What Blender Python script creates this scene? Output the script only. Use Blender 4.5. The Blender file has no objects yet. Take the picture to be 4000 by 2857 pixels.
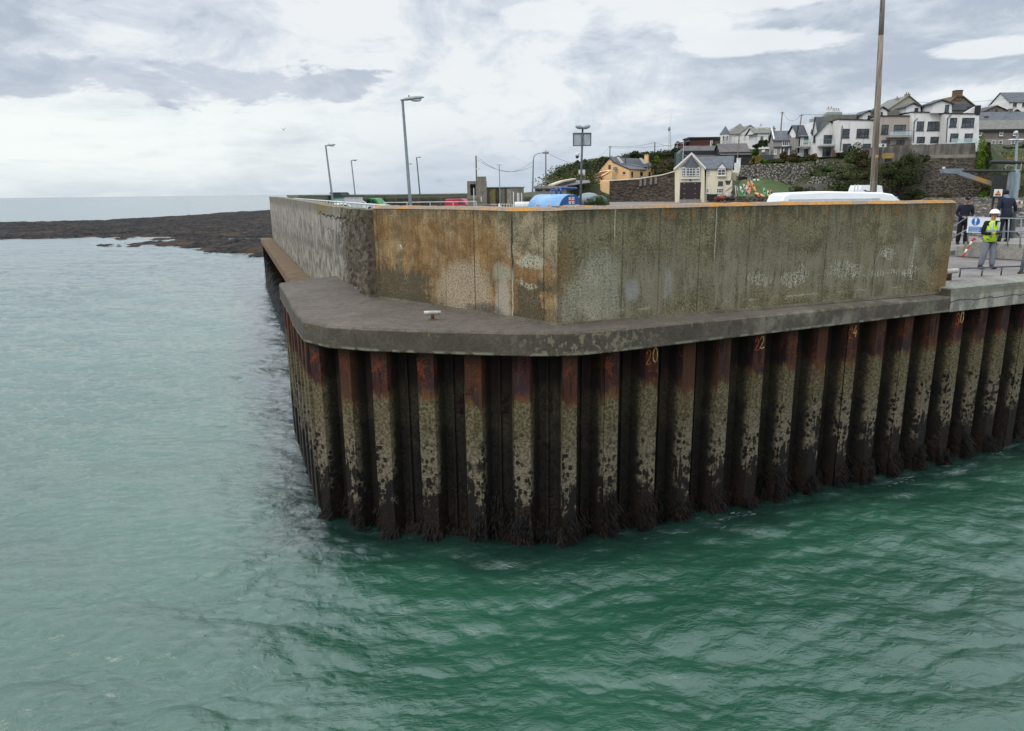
import bpy, math, random
import numpy as np
from mathutils import Vector, Matrix
random.seed(7); rng = np.random.default_rng(7)
S = bpy.context.scene
COL = S.collection
# ---------------------------------------------------------------- camera
H = 7.0; FP = 2826.0; CX, CY = 2000.0, 1428.5
PITCH = math.radians(13.50); ROLL = math.radians(0.6875)
Fv = Vector((0, math.cos(PITCH), -math.sin(PITCH)))
R0 = Vector((1, 0, 0)); U0 = Vector((0, math.sin(PITCH), math.cos(PITCH)))
Rv = R0*math.cos(ROLL) - U0*math.sin(ROLL); Uv = U0*math.cos(ROLL) + R0*math.sin(ROLL)
cd = bpy.data.cameras.new('camera'); cam = bpy.data.objects.new('camera', cd); COL.objects.link(cam)
cd.sensor_width = 36; cd.lens = 36*FP/4000; cd.clip_start = 0.1; cd.clip_end = 90000
M = Matrix((Rv, Uv, -Fv)).transposed().to_4x4(); M.translation = Vector((0, 0, H)); cam.matrix_world = M
S.camera = cam
S.view_settings.view_transform = 'Standard'; S.view_settings.look = 'None'
S.view_settings.exposure = 0.15; S.view_settings.gamma = 1.0
# ---------------------------------------------------------------- node helper
def lin(c):
    if isinstance(c, str):
        c = [int(c[i:i+2], 16)/255 for i in (1, 3, 5)]
        return tuple(x/12.92 if x <= .04045 else ((x+.055)/1.055)**2.4 for x in c)+(1,)
    return tuple(c)+(1,) if len(c) == 3 else tuple(c)
class X:
    def __init__(s, nt, sock): s.nt, s.s = nt, sock
    def _m(s, op, o, sw=False):
        n = s.nt.nodes.new('ShaderNodeMath'); n.operation = op
        a, b = (o, s) if sw else (s, o)
        for i, v in enumerate((a, b)):
            if v is None: continue
            if isinstance(v, X): s.nt.links.new(v.s, n.inputs[i])
            else: n.inputs[i].default_value = v
        return X(s.nt, n.outputs[0])
    def __add__(s, o): return s._m('ADD', o)
    __radd__ = __add__
    def __sub__(s, o): return s._m('SUBTRACT', o)
    def __rsub__(s, o): return s._m('SUBTRACT', o, True)
    def __mul__(s, o): return s._m('MULTIPLY', o)
    __rmul__ = __mul__
    def __truediv__(s, o): return s._m('DIVIDE', o)
    def pw(s, o): return s._m('POWER', o)
    def mx(s, o): return s._m('MAXIMUM', o)
    def mn(s, o): return s._m('MINIMUM', o)
    def ab(s): return s._m('ABSOLUTE', None)
    def step(s, a, b):            # smoothstep from a to b
        n = s.nt.nodes.new('ShaderNodeMapRange'); n.interpolation_type = 'SMOOTHSTEP'
        s.nt.links.new(s.s, n.inputs[0])
        inv = a > b
        n.inputs[1].default_value = min(a, b); n.inputs[2].default_value = max(a, b)
        n.inputs[3].default_value = 1.0 if inv else 0.0; n.inputs[4].default_value = 0.0 if inv else 1.0
        return X(s.nt, n.outputs[0])
    def box(s, a, b, w): return s.step(a-w, a+w)*s.step(b+w, b-w)
class G:
    """small graph builder around one node tree"""
    def __init__(g, nt):
        g.nt = nt; nt.nodes.clear()
    def n(g, t): return g.nt.nodes.new(t)
    def link(g, a, b): g.nt.links.new(a, b)
    def obj(g):
        if not hasattr(g, '_o'):
            g._tc = g.n('ShaderNodeTexCoord'); g._o = g._tc.outputs['Object']
            sp = g.n('ShaderNodeSeparateXYZ'); g.link(g._o, sp.inputs[0]); g._xyz = [X(g.nt, o) for o in sp.outputs]
        return g._xyz
    def vec(g, x, y, z):
        c = g.n('ShaderNodeCombineXYZ')
        for i, v in enumerate((x, y, z)):
            if isinstance(v, X): g.link(v.s, c.inputs[i])
            else: c.inputs[i].default_value = v
        return c.outputs[0]
    def noise(g, vec, scale=1., detail=4., rough=.55, dist=0., col=False):
        n = g.n('ShaderNodeTexNoise'); g.link(vec, n.inputs['Vector'])
        n.inputs['Scale'].default_value = scale; n.inputs['Detail'].default_value = detail
        n.inputs['Roughness'].default_value = rough; n.inputs['Distortion'].default_value = dist
        return n.outputs['Color'] if col else X(g.nt, n.outputs['Fac'])
    def vor(g, vec, scale=1., feat='F1', rnd=1., out='Distance'):
        n = g.n('ShaderNodeTexVoronoi'); g.link(vec, n.inputs['Vector']); n.feature = feat
        n.inputs['Scale'].default_value = scale; n.inputs['Randomness'].default_value = rnd
        return X(g.nt, n.outputs[out]) if out == 'Distance' else n.outputs[out]
    def mix(g, f, a, b, mode='MIX'):
        n = g.n('ShaderNodeMix'); n.data_type = 'RGBA'; n.blend_type = mode
        if isinstance(f, X): g.link(f.s, n.inputs[0])
        else: n.inputs[0].default_value = f
        for i, v in ((6, a), (7, b)):
            if isinstance(v, (str, tuple, list)): n.inputs[i].default_value = lin(v)
            elif isinstance(v, X): g.link(v.s, n.inputs[i])
            else: g.link(v, n.inputs[i])
        return n.outputs[2]
    def val(g, f):   # scale a colour by scalar
        pass
MATS = {}
def material(name, fn, rough=.85, spec=.5, metal=0., bump=.02, coat=0.):
    """fn(g) -> colour | (colour, height X or None, rough X or None)"""
    if name in MATS: return MATS[name]
    m = bpy.data.materials.new(name); m.use_nodes = True; g = G(m.node_tree)
    p = g.n('ShaderNodeBsdfPrincipled'); o = g.n('ShaderNodeOutputMaterial'); g.link(p.outputs[0], o.inputs[0])
    p.inputs['Roughness'].default_value = rough; p.inputs['Metallic'].default_value = metal
    p.inputs['Specular IOR Level'].default_value = spec; p.inputs['Coat Weight'].default_value = coat
    r = fn(g) if callable(fn) else fn
    h = rr = None
    if isinstance(r, tuple) and len(r) == 3 and not isinstance(r[0], float): c, h, rr = r
    else: c = r
    if isinstance(c, (str, tuple)): p.inputs['Base Color'].default_value = lin(c)
    else: g.link(c.s if isinstance(c, X) else c, p.inputs['Base Color'])
    if h is not None:
        b = g.n('ShaderNodeBump'); b.inputs['Distance'].default_value = bump; b.inputs['Strength'].default_value = 1.
        g.link(h.s, b.inputs['Height']); g.link(b.outputs[0], p.inputs['Normal'])
    if rr is not None: g.link(rr.s, p.inputs['Roughness'])
    MATS[name] = m; return m
def paint(name, c, rough=.6, var=.12, scale=3., metal=0., spec=.5, dirt=None):
    """painted or plain surface with a little mottling and optional dirt colour"""
    def f(g):
        x, y, z = g.obj(); a = g.noise(g._o, scale, 5.); b = g.noise(g.vec(x*4, y*4, z*.6), scale*.7, 4.)
        c0 = lin(c); lo = tuple(v*(1-var) for v in c0[:3]); hi = tuple(min(1, v*(1+var)) for v in c0[:3])
        r = g.mix(a.step(.3, .7), lo, hi)
        if dirt: r = g.mix(b.step(.5, .72)*.5, r, dirt)
        return r, a, None
    return material(name, f, rough=rough, metal=metal, spec=spec, bump=.004)
# ---------------------------------------------------------------- world
w = bpy.data.worlds.new('World'); S.world = w; w.use_nodes = True
def world():
    g = G(w.node_tree); out = g.n('ShaderNodeOutputWorld'); bg = g.n('ShaderNodeBackground'); g.link(bg.outputs[0], out.inputs[0])
    bg.inputs[1].default_value = .1
    sky = g.n('ShaderNodeTexSky'); sky.sky_type = 'NISHITA'; sky.sun_disc = False
    sky.sun_elevation = math.radians(SUN_EL); sky.sun_rotation = math.radians(SUN_AZ)
    tc = g.n('ShaderNodeTexCoord'); sp = g.n('ShaderNodeSeparateXYZ'); g.link(tc.outputs['Generated'], sp.inputs[0])
    x, y, z = [X(g.nt, o) for o in sp.outputs]
    zz = z.mx(0.)+.085
    u, v = x/zz, y/zz
    P = g.vec(u, v, 0.)
    big = g.noise(P, .42, 5., .52, .3)
    mid = g.noise(g.vec(u*.8+7.3, v+3.1, .5), 1.25, 9., .6, .35)
    fin = g.noise(g.vec(u+1.7, v+9.2, 2.), 3.3, 7., .6, .2)
    streak = g.noise(g.vec(x*5.5+2., z*34., y*2.), 1.3, 5., .6, .4)
    d = big*.42+mid*.40+fin*.18
    az = x/(y.mx(.05))
    # base: light grey-blue, lumpy darker undersides and whiter thin parts
    lump = g.noise(g.vec(x*2.8+.4, y*1.3, z*6.2), 1.15, 10., .6, .45); puff = g.noise(g.vec(x*6.+3., y*2., z*12.5+1.), 1.2, 9., .62, .5)
    dd = d*.18+lump*.47+puff*.35
    c = g.mix(dd.step(.42, .53), lin('#b8c2d0'), lin('#d9e1ea')); c = g.mix(dd.step(.505, .57)*.9, c, lin('#f3f6f8'))
    c = g.mix((lump*.5+puff*.5).step(.49, .42)*z.step(.05, .12)*.4, c, lin('#afbacb'))
    c = g.mix((streak.step(.46, .68))*z.step(.15, .05)*.6, c, lin('#edf3f6'))
    # bluer clear strip near the horizon to the right of centre
    c = g.mix(z.step(.11, .0)*az.step(-.45, -.1)*.75, c, lin('#bccadc'))
    # broad brightness low on the left where the sun is behind the cloud
    glow = az.step(.05, -.6)*z.step(.0, .035)*z.step(.135, .085)
    gl = streak.step(.3, .55)*.5+.5
    c = g.mix(glow*gl*.95, c, (.95, 1.0, .98))
    c = g.mix(az.step(-.1, -.5)*z.step(.05, .0)*.55, c, lin('#e2edf2'))
    # dark cumulus bank above the bright band
    n2 = g.noise(g.vec(x*9., y*3., z*26.), 1., 9., .62, .35)
    n3 = g.noise(g.vec(x*13., y*6., z*36.), 1., 8., .62, .4)
    bank = (az.step(.0, -.32)*z.box(.108, .155, .022)*1.1 + (n2-.5)*3.2+(n3-.5)*1.3).step(.50, .85)
    c = g.mix(bank*.75, c, g.mix(n2.step(.45, .65), lin('#c3ccda'), lin('#a9b5c8')))
    # a few pale cumulus heads right of centre
    def head(cx, cz, wx, wz):
        a = (az-cx)/wx; b = (z-cz)/wz
        return (1.-(a*a+b*b)).mx(-1.)
    hd = head(.05, .212, .07, .022).mx(head(.335, .172, .13, .017)).mx(head(.34, .222, .13, .02)).mx(head(.25, .19, .04, .02)).mx(head(.62, .145, .12, .013)).mx(head(.78, .10, .3, .02)*.6)
    hm = (hd*.95+(puff-.5)*1.9+(n2-.5)*1.2).step(.12, .5)
    c = g.mix(hm*.85, c, lin('#f2f6f8'))
    # brighter overcast dome overhead (outside the frame)
    cs, sn = math.cos(math.radians(SUN_EL)), math.sin(math.radians(SUN_EL))
    glowaz = (x*-.64+y*.77).step(.2, 1.)
    k = z.step(.25, .40)*1.18+.95+glowaz*z.step(.22, .5)*.8
    m2 = g.n('ShaderNodeVectorMath'); m2.operation = 'SCALE'; g.link(c, m2.inputs[0]); g.link((k*9.6).s, m2.inputs[3])
    full = g.mix(.94, sky.outputs[0], m2.outputs[0])
    g.link(full, bg.inputs[0])
SUN_EL, SUN_AZ = 48., -132.
world()
sd = bpy.data.lights.new('sun', 'SUN'); sun = bpy.data.objects.new('sun', sd); COL.objects.link(sun)
sd.energy = 1.15; sd.angle = math.radians(25); sd.color = (1, .96, .9)
_e, _a = math.radians(SUN_EL), math.radians(SUN_AZ)
sdir = Vector((math.sin(_a)*math.cos(_e), math.cos(_a)*math.cos(_e), math.sin(_e)))
sun.rotation_euler = sdir.to_track_quat('Z', 'Y').to_euler(); sun.location = (0, 0, 40)
# ---------------------------------------------------------------- geometry helpers
def ray(px, py):
    v = Fv*FP + Rv*(px-CX) - Uv*(py-CY); return v.normalized()
def at(px, py, Y):
    v = ray(px, py); return Vector((0, 0, H)) + v*(Y/v.y)
def onz(px, py, z):
    v = ray(px, py); return Vector((0, 0, H)) + v*((z-H)/v.z)
class Fr:
    """vertical working plane through two ground points: u along it, n towards the viewer side, z up"""
    def __init__(s, A, B):
        s.o = Vector((A[0], A[1])); d = Vector((B[0], B[1]))-s.o; s.L = d.length; s.d = d/s.L
        s.nn = Vector((s.d.y, -s.d.x))
        s.ang = math.atan2(s.d.y, s.d.x)
    def p(s, u, n, z):
        q = s.o+s.d*u+s.nn*n; return (q.x, q.y, z)
    def hit(s, px, py, n=0.):
        v = ray(px, py); o = s.o+s.nn*n
        t = (s.nn.dot(o))/(s.nn.x*v.x+s.nn.y*v.y)
        P = Vector((v.x*t, v.y*t)); return (P-o).dot(s.d), H+v.z*t
def frp(px0, px1, Y0, Y1=None, py=700):
    return Fr(at(px0, py, Y0), at(px1, py, Y1 or Y0))
class MB:
    def __init__(s): s.v = []; s.f = []
    def add(s, vs, fs):
        k = len(s.v); s.v += [tuple(v) for v in vs]; s.f += [tuple(i+k for i in f) for f in fs]; return s
    def box(s, a, b, fr=None):
        x0, y0, z0 = a; x1, y1, z1 = b
        c = [(x0, y0, z0), (x1, y0, z0), (x1, y1, z0), (x0, y1, z0), (x0, y0, z1), (x1, y0, z1), (x1, y1, z1), (x0, y1, z1)]
        if fr: c = [fr.p(*q) for q in c]
        return s.add(c, [(0, 3, 2, 1), (4, 5, 6, 7), (0, 1, 5, 4), (1, 2, 6, 5), (2, 3, 7, 6), (3, 0, 4, 7)])
    def cbox(s, c, size, rz=0.):
        ca, sa = math.cos(rz), math.sin(rz); k = []
        for dz in (-.5, .5):
            for dx, dy in ((-.5, -.5), (.5, -.5), (.5, .5), (-.5, .5)):
                X_, Y_ = dx*size[0], dy*size[1]; k.append((c[0]+X_*ca-Y_*sa, c[1]+X_*sa+Y_*ca, c[2]+dz*size[2]))
        return s.add(k, [(0, 3, 2, 1), (4, 5, 6, 7), (0, 1, 5, 4), (1, 2, 6, 5), (2, 3, 7, 6), (3, 0, 4, 7)])
    def prism(s, poly, n0, n1, fr):
        """poly in (u,z), extruded between offsets n0 and n1 of the frame"""
        k = len(poly); v = [fr.p(u, n0, z) for u, z in poly]+[fr.p(u, n1, z) for u, z in poly]
        return s.add(v, [tuple(range(k)), tuple(range(2*k-1, k-1, -1))]+[(i, i+k, (i+1) % k+k, (i+1) % k) for i in range(k)])
    def slab(s, poly, z0, z1):
        k = len(poly); v = [(p[0], p[1], z0) for p in poly]+[(p[0], p[1], z1) for p in poly]
        return s.add(v, [tuple(range(k-1, -1, -1)), tuple(range(k, 2*k))]+[(i, (i+1) % k, (i+1) % k+k, i+k) for i in range(k)])
    def tube(s, pts, r, n=8, cap=True):
        pts = [Vector(p) for p in pts]; r = r if isinstance(r, (list, tuple)) else [r]*len(pts)
        base = len(s.v); up = None
        for i, p in enumerate(pts):
            d = (pts[min(i+1, len(pts)-1)]-pts[max(i-1, 0)]).normalized()
            if up is None: up = Vector((0, 0, 1)) if abs(d.z) < .9 else Vector((1, 0, 0))
            a = d.cross(up).normalized(); b = a.cross(d); up = b
            for j in range(n):
                t = 2*math.pi*j/n; q = p+(a*math.cos(t)+b*math.sin(t))*r[i]; s.v.append(tuple(q))
        for i in range(len(pts)-1):
            for j in range(n):
                a0 = base+i*n+j; a1 = base+i*n+(j+1) % n; s.f.append((a0, a1, a1+n, a0+n))
        if cap:
            s.f.append(tuple(base+j for j in range(n-1, -1, -1))); s.f.append(tuple(base+(len(pts)-1)*n+j for j in range(n)))
        return s
    def lathe(s, c, prof, n=16):
        """prof: list of (r, z) about a vertical axis through c"""
        base = len(s.v)
        for r, z in prof:
            for j in range(n):
                t = 2*math.pi*j/n; s.v.append((c[0]+r*math.cos(t), c[1]+r*math.sin(t), c[2]+z))
        for i in range(len(prof)-1):
            for j in range(n):
                a0 = base+i*n+j; a1 = base+i*n+(j+1) % n; s.f.append((a0, a1, a1+n, a0+n))
        s.f.append(tuple(base+j for j in range(n-1, -1, -1))); s.f.append(tuple(base+(len(prof)-1)*n+j for j in range(n)))
        return s
    def ell(s, c, rad, n=12, m=8, rot=None):
        base = len(s.v); c = Vector(c)
        for i in range(m+1):
            ph = math.pi*i/m
            for j in range(n):
                t = 2*math.pi*j/n; q = Vector((rad[0]*math.sin(ph)*math.cos(t), rad[1]*math.sin(ph)*math.sin(t), rad[2]*math.cos(ph)))
                if rot: q = rot @ q
                s.v.append(tuple(c+q))
        for i in range(m):
            for j in range(n):
                a0 = base+i*n+j; a1 = base+i*n+(j+1) % n; s.f.append((a0, a0+n, a1+n, a1))
        return s
    def build(s, name, mat, parent=None, smooth=False, loc=None):
        return mk(name, s.v, s.f, mat, parent, smooth, loc)
def world_loc(o):
    l = Vector(o.location)
    while o.parent: o = o.parent; l += Vector(o.location)
    return l
def mk(name, vs, fs, mat, parent=None, smooth=False, loc=None):
    me = bpy.data.meshes.new(name)
    arr = np.array(vs, float)
    if parent is not None: off = np.array(world_loc(parent)); ol = (0, 0, 0)
    else:
        if loc is None:
            loc = ((arr[:, 0].min()+arr[:, 0].max())/2, (arr[:, 1].min()+arr[:, 1].max())/2, arr[:, 2].min())
        off = np.array(loc); ol = tuple(loc)
    me.from_pydata((arr-off).tolist(), [], fs); me.update()
    if smooth: me.polygons.foreach_set('use_smooth', [True]*len(me.polygons))
    me.materials.append(mat); o = bpy.data.objects.new(name, me); COL.objects.link(o); o.location = ol
    if parent is not None: o.parent = parent
    return o
def tag(o, label=None, cat=None, group=None, kind=None):
    if label: o['label'] = label
    if cat: o['category'] = cat
    if group: o['group'] = group
    if kind: o['kind'] = kind
    return o
def thing(name, label, cat, loc, group=None):
    o = bpy.data.objects.new(name, None); COL.objects.link(o); o.location = Vector(loc); o.empty_display_size = .2
    return tag(o, label, cat, group)
def nfn(x, y, seed=0, octs=4, gain=.5):
    """cheap numpy value noise, about -1..1"""
    x = np.asarray(x, float); y = np.asarray(y, float); out = np.zeros(np.broadcast(x, y).shape); a = 1.; t = 0.
    for o in range(octs):
        xi = np.floor(x).astype(np.int64); yi = np.floor(y).astype(np.int64); fx = x-xi; fy = y-yi
        fx = fx*fx*(3-2*fx); fy = fy*fy*(3-2*fy)
        def h(i, j):
            n = (i*374761393+j*668265263+(seed+o)*974634777) & 0x7fffffff
            n = ((n ^ (n >> 13))*1274126177) & 0x7fffffff
            return ((n ^ (n >> 16)) & 0xffff)/32767.5-1
        v = (h(xi, yi)*(1-fx)+h(xi+1, yi)*fx)*(1-fy)+(h(xi, yi+1)*(1-fx)+h(xi+1, yi+1)*fx)*fy
        out += v*a; t += a; a *= gain; x = x*2.03+17.1; y = y*2.03+5.7
    return out/t
def grid(nu, nv, P):
    """P: array (nv,nu,3) -> verts, faces"""
    idx = np.arange(nu*nv).reshape(nv, nu)
    f = np.stack([idx[:-1, :-1], idx[:-1, 1:], idx[1:, 1:], idx[1:, :-1]], -1).reshape(-1, 4)
    return P.reshape(-1, 3), f
def mk_np(name, V, F, mat, parent=None, smooth=True, loc=(0, 0, 0)):
    me = bpy.data.meshes.new(name); V = np.asarray(V, np.float32)-np.array(loc, np.float32)
    if parent is not None: V = V-np.array(world_loc(parent), np.float32)
    F = np.asarray(F, np.int32); k = F.shape[1]
    me.vertices.add(len(V)); me.vertices.foreach_set('co', V.ravel())
    me.loops.add(F.size); me.loops.foreach_set('vertex_index', F.ravel())
    me.polygons.add(len(F)); me.polygons.foreach_set('loop_start', np.arange(0, F.size, k, dtype=np.int32))
    me.polygons.foreach_set('loop_total', np.full(len(F), k, np.int32))
    me.update(calc_edges=True); me.validate()
    me.polygons.foreach_set('use_smooth', np.full(len(me.polygons), smooth))
    me.materials.append(mat); o = bpy.data.objects.new(name, me); COL.objects.link(o); o.location = loc if parent is None else (0, 0, 0)
    if parent is not None: o.parent = parent
    return o
# ================================================================ SEA
def fft_tile(N, L, wd, kp, amp, seed, spread=2., chop=.6):
    r = np.random.default_rng(seed); k = np.fft.fftfreq(N, L/N)*2*np.pi; kx, ky = np.meshgrid(k, k); kk = np.hypot(kx, ky); kk[0, 0] = 1e9
    cosd = np.abs((kx*math.cos(wd)+ky*math.sin(wd))/kk)
    P = np.exp(-(kp/kk)**2)/kk**4*(cosd**spread*.95+.05)*np.exp(-(kk*L/N*.9)**2)
    A = (r.normal(size=(N, N))+1j*r.normal(size=(N, N)))*np.sqrt(P)
    h = np.fft.ifft2(A).real; s = amp/h.std(); dx = np.fft.ifft2(-1j*kx/kk*A).real*s*chop; dy = np.fft.ifft2(-1j*ky/kk*A).real*s*chop
    return h*s, dx, dy, L
def samp(T, x, y, ang=0.):
    h, dx, dy, L = T; N = h.shape[0]; c, s_ = math.cos(ang), math.sin(ang)
    u = ((x*c+y*s_)/L*N); v = ((-x*s_+y*c)/L*N); ui = np.floor(u).astype(int); vi = np.floor(v).astype(int); fu = u-ui; fv = v-vi
    o = []
    for a in (h, dx, dy):
        o.append((a[vi % N, ui % N]*(1-fu)+a[vi % N, (ui+1) % N]*fu)*(1-fv)+(a[(vi+1) % N, ui % N]*(1-fu)+a[(vi+1) % N, (ui+1) % N]*fu)*fv)
    return o[0], o[1]*c-o[2]*s_, o[1]*s_+o[2]*c
def sea_mat():
    def f(g):
        x, y, z = g.obj(); r = (x*x+y*y).pw(.5)
        n = g.noise(g.vec(x*.16, y*.16, 0.), 1., 3.)
        body = g.mix(n.step(.35, .7), (.013, .064, .037), (.023, .090, .054))
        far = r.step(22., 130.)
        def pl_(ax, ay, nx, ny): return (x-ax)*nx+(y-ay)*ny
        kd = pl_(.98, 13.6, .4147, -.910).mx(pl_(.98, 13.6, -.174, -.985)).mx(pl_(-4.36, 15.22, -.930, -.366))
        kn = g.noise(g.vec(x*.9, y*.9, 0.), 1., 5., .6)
        body = g.mix((kd+(kn-.5)*1.6).step(1.9, .1)*.85, body, (.006, .016, .014))     # shade and dark reflection of the piles painted into the water, plus kelp
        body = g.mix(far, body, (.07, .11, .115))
        fine = g.noise(g.vec(x*1.6+y*.5, y*2.6-x*.4, 0.), 1.9, 6., .62, .6)
        mid = g.noise(g.vec(x*.35, y*1.1, 0.), .8, 5., .6, .4)
        rip = g.noise(g.vec(x*5.-y*2., y*9., 0.), 1.6, 4., .6, .8)
        return body, fine*(r.step(60., 300.)*-.3+.62)+mid*far*6.5+rip*.11*(1.-r.step(20., 60.)), far*.17+.035
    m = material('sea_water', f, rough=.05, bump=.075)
    p = [n for n in m.node_tree.nodes if n.type == 'BSDF_PRINCIPLED'][0]; p.inputs['IOR'].default_value = 1.78
    return m
T1 = fft_tile(384, 23., 1.42, 1.6, .052, 3, 5.); T2 = fft_tile(512, 11.3, 1.5, 3.6, .024, 5, 5., .95); T3 = fft_tile(256, 61., 1.4, .5, .05, 9, 4.); T4 = fft_tile(256, 2.9, 1.2, 9., .0085, 11, 2., .9)
def sea():
    az = np.concatenate([np.linspace(-math.pi, -.80, 26)[:-1], np.linspace(-.80, .80, 660), np.linspace(.80, math.pi, 26)[1:]])
    r = np.concatenate([[0.3, 2., 4.], np.exp(np.linspace(math.log(5.), math.log(170.), 820)), np.exp(np.linspace(math.log(175.), math.log(60000.), 70))])
    A, Rr = np.meshgrid(az, r); x = Rr*np.sin(A); y = Rr*np.cos(A)
    fade = np.clip(1-(Rr-60)/110, 0, 1)
    # sheltered on the harbour side (right) and fanned waves where they wrap round the pier head
    h1, dx1, dy1 = samp(T1, x+.6*nfn(x*.12, y*.12, 3, 2), y, .1); h2, dx2, dy2 = samp(T2, x, y, .12); h3, dx3, dy3 = samp(T3, x, y, -.2)
    h4, dx4, dy4 = samp(T4, x, y, .3); near = np.clip(1-(Rr-25)/25, 0, 1); h2 = h2+h4*near; dx2 = dx2+dx4*near; dy2 = dy2+dy4*near
    gust = .75+.45*nfn(x*.11, y*.11, 21, 3)
    z = (h1*gust+h2*gust+h3)*fade*.9; X_ = x+(dx1*gust+dx2+dx3)*fade; Y_ = y+(dy1*gust+dy2+dy3)*fade
    z = z-.2; P = np.stack([X_, Y_, z], -1); V, F = grid(len(az), len(r), P)
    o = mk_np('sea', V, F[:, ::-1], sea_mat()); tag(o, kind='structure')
sea()
# ---- reef
def reef():
    def f(g):
        x, y, z = g.obj(); n = g.noise(g._o, .6, 6., .65); b = g.noise(g._o, .13, 4.); v = g.vor(g._o, 1.2)
        c = g.mix((n*.6+b*.4).step(.44, .58), (.004, .0035, .003), (.020, .016, .014))
        c = g.mix((n*.5+b*.5).step(.5, .62)*z.step(.75, .1), c, (.06, .028, .009))
        c = g.mix(b.step(.5, .65)*n.step(.45, .7)*.6, c, (.012, .02, .009))
        return c, v*.6+n, None
    m = material('reef_rock', f, rough=.8, bump=.2, spec=.15)
    nu, nv = 760, 420
    px = np.linspace(-260, 1330, nu); yy = np.exp(np.linspace(math.log(88), math.log(420), nv))
    V = np.zeros((nv, nu, 3))
    dirx = np.array([[ray(p, 900).x/ray(p, 900).y for p in px]])[0]
    Yg, Dx = np.meshgrid(yy, dirx, indexing='ij'); Xg = Yg*Dx
    pxg = np.broadcast_to(px, Yg.shape)
    far = np.interp(pxg, [-260, 0, 400, 700, 1075, 1330], [190, 222, 228, 262, 345, 390])+nfn(Xg*.05, Yg*.02, 2)*8
    near = np.interp(pxg, [-260, 0, 330, 520, 640, 720, 900, 1075, 1330], [125, 143, 138, 122, 116, 106, 94, 88, 86])
    e = np.minimum((far-Yg)/14., (Yg-near)/26.)
    n1 = nfn(Xg*.045, Yg*.030, 4, 4, .6); n2 = nfn(Xg*.35, Yg*.2, 8, 4, .6); n3 = nfn(Xg*1.3, Yg*.9, 12, 3, .6)
    n4 = nfn(Xg*.02+3, Yg*.10, 31, 3, .6)
    z = np.clip(e, -1.2, 1)*.55-.10+.32*np.clip((pxg-560)/200, 0, 1)*np.clip((135-Yg)/20, 0, 1)+n1*.75*np.clip((175-Yg)/40, .25, 1)+n4*.45*np.clip((165-Yg)/30, 0, 1)+n2*.42+n3*.20
    z = np.where(e < -.9, -.8, z); z = np.where(z > .9, .9+(z-.9)*.4, z)-.14
    P = np.stack([Xg, Yg, z], -1); V, F = grid(nu, nv, P); o = mk_np('reef', V, F, m, smooth=False); tag(o, kind='structure')
reef()
# ================================================================ PIER HEAD
def concrete(name, base, dark, light, extra=None, moss=None, bump=.02, rough=.9):
    def f(g):
        x, y, z = g.obj(); o = g._o
        a = g.noise(o, 1.3, 8., .62, .2); st = g.noise(g.vec(x*5., y*5., z*.55), 1.4, 6., .6, .3); fi = g.noise(o, 22., 5., .7); bl = g.noise(o, .55, 4.)
        c = g.mix(a.step(.32, .68), base, light); c = g.mix(st.step(.45, .75)*.45, c, dark); c = g.mix(bl.step(.4, .75)*.35, c, dark)
        if moss: c = g.mix(g.noise(o, 3.1, 6., .65).step(.52, .66)*.7, c, moss)
        c = g.mix(fi.step(.44, .60)*.5, c, dark); c = g.mix(g.noise(o, 5., 6., .7).step(.53, .62)*.4, c, light)
        if extra: c = extra(g, c, x, y, z)
        return c, a*.5+fi*.5, None
    return material(name, f, rough=rough, bump=bump)
DK = 4.50                                   # quay deck level
W1A, W1B = Vector((-3.69, 18.2)), Vector((-19.6, 60.6)); KN = Vector((.89, 14.04)); W2A = Vector((-3.39, 18.30)); W3B = Vector((11.09, 18.40))
F1 = Fr(W1B, W1A); F2 = Fr(W2A, KN); F3 = Fr(KN, W3B)
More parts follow.
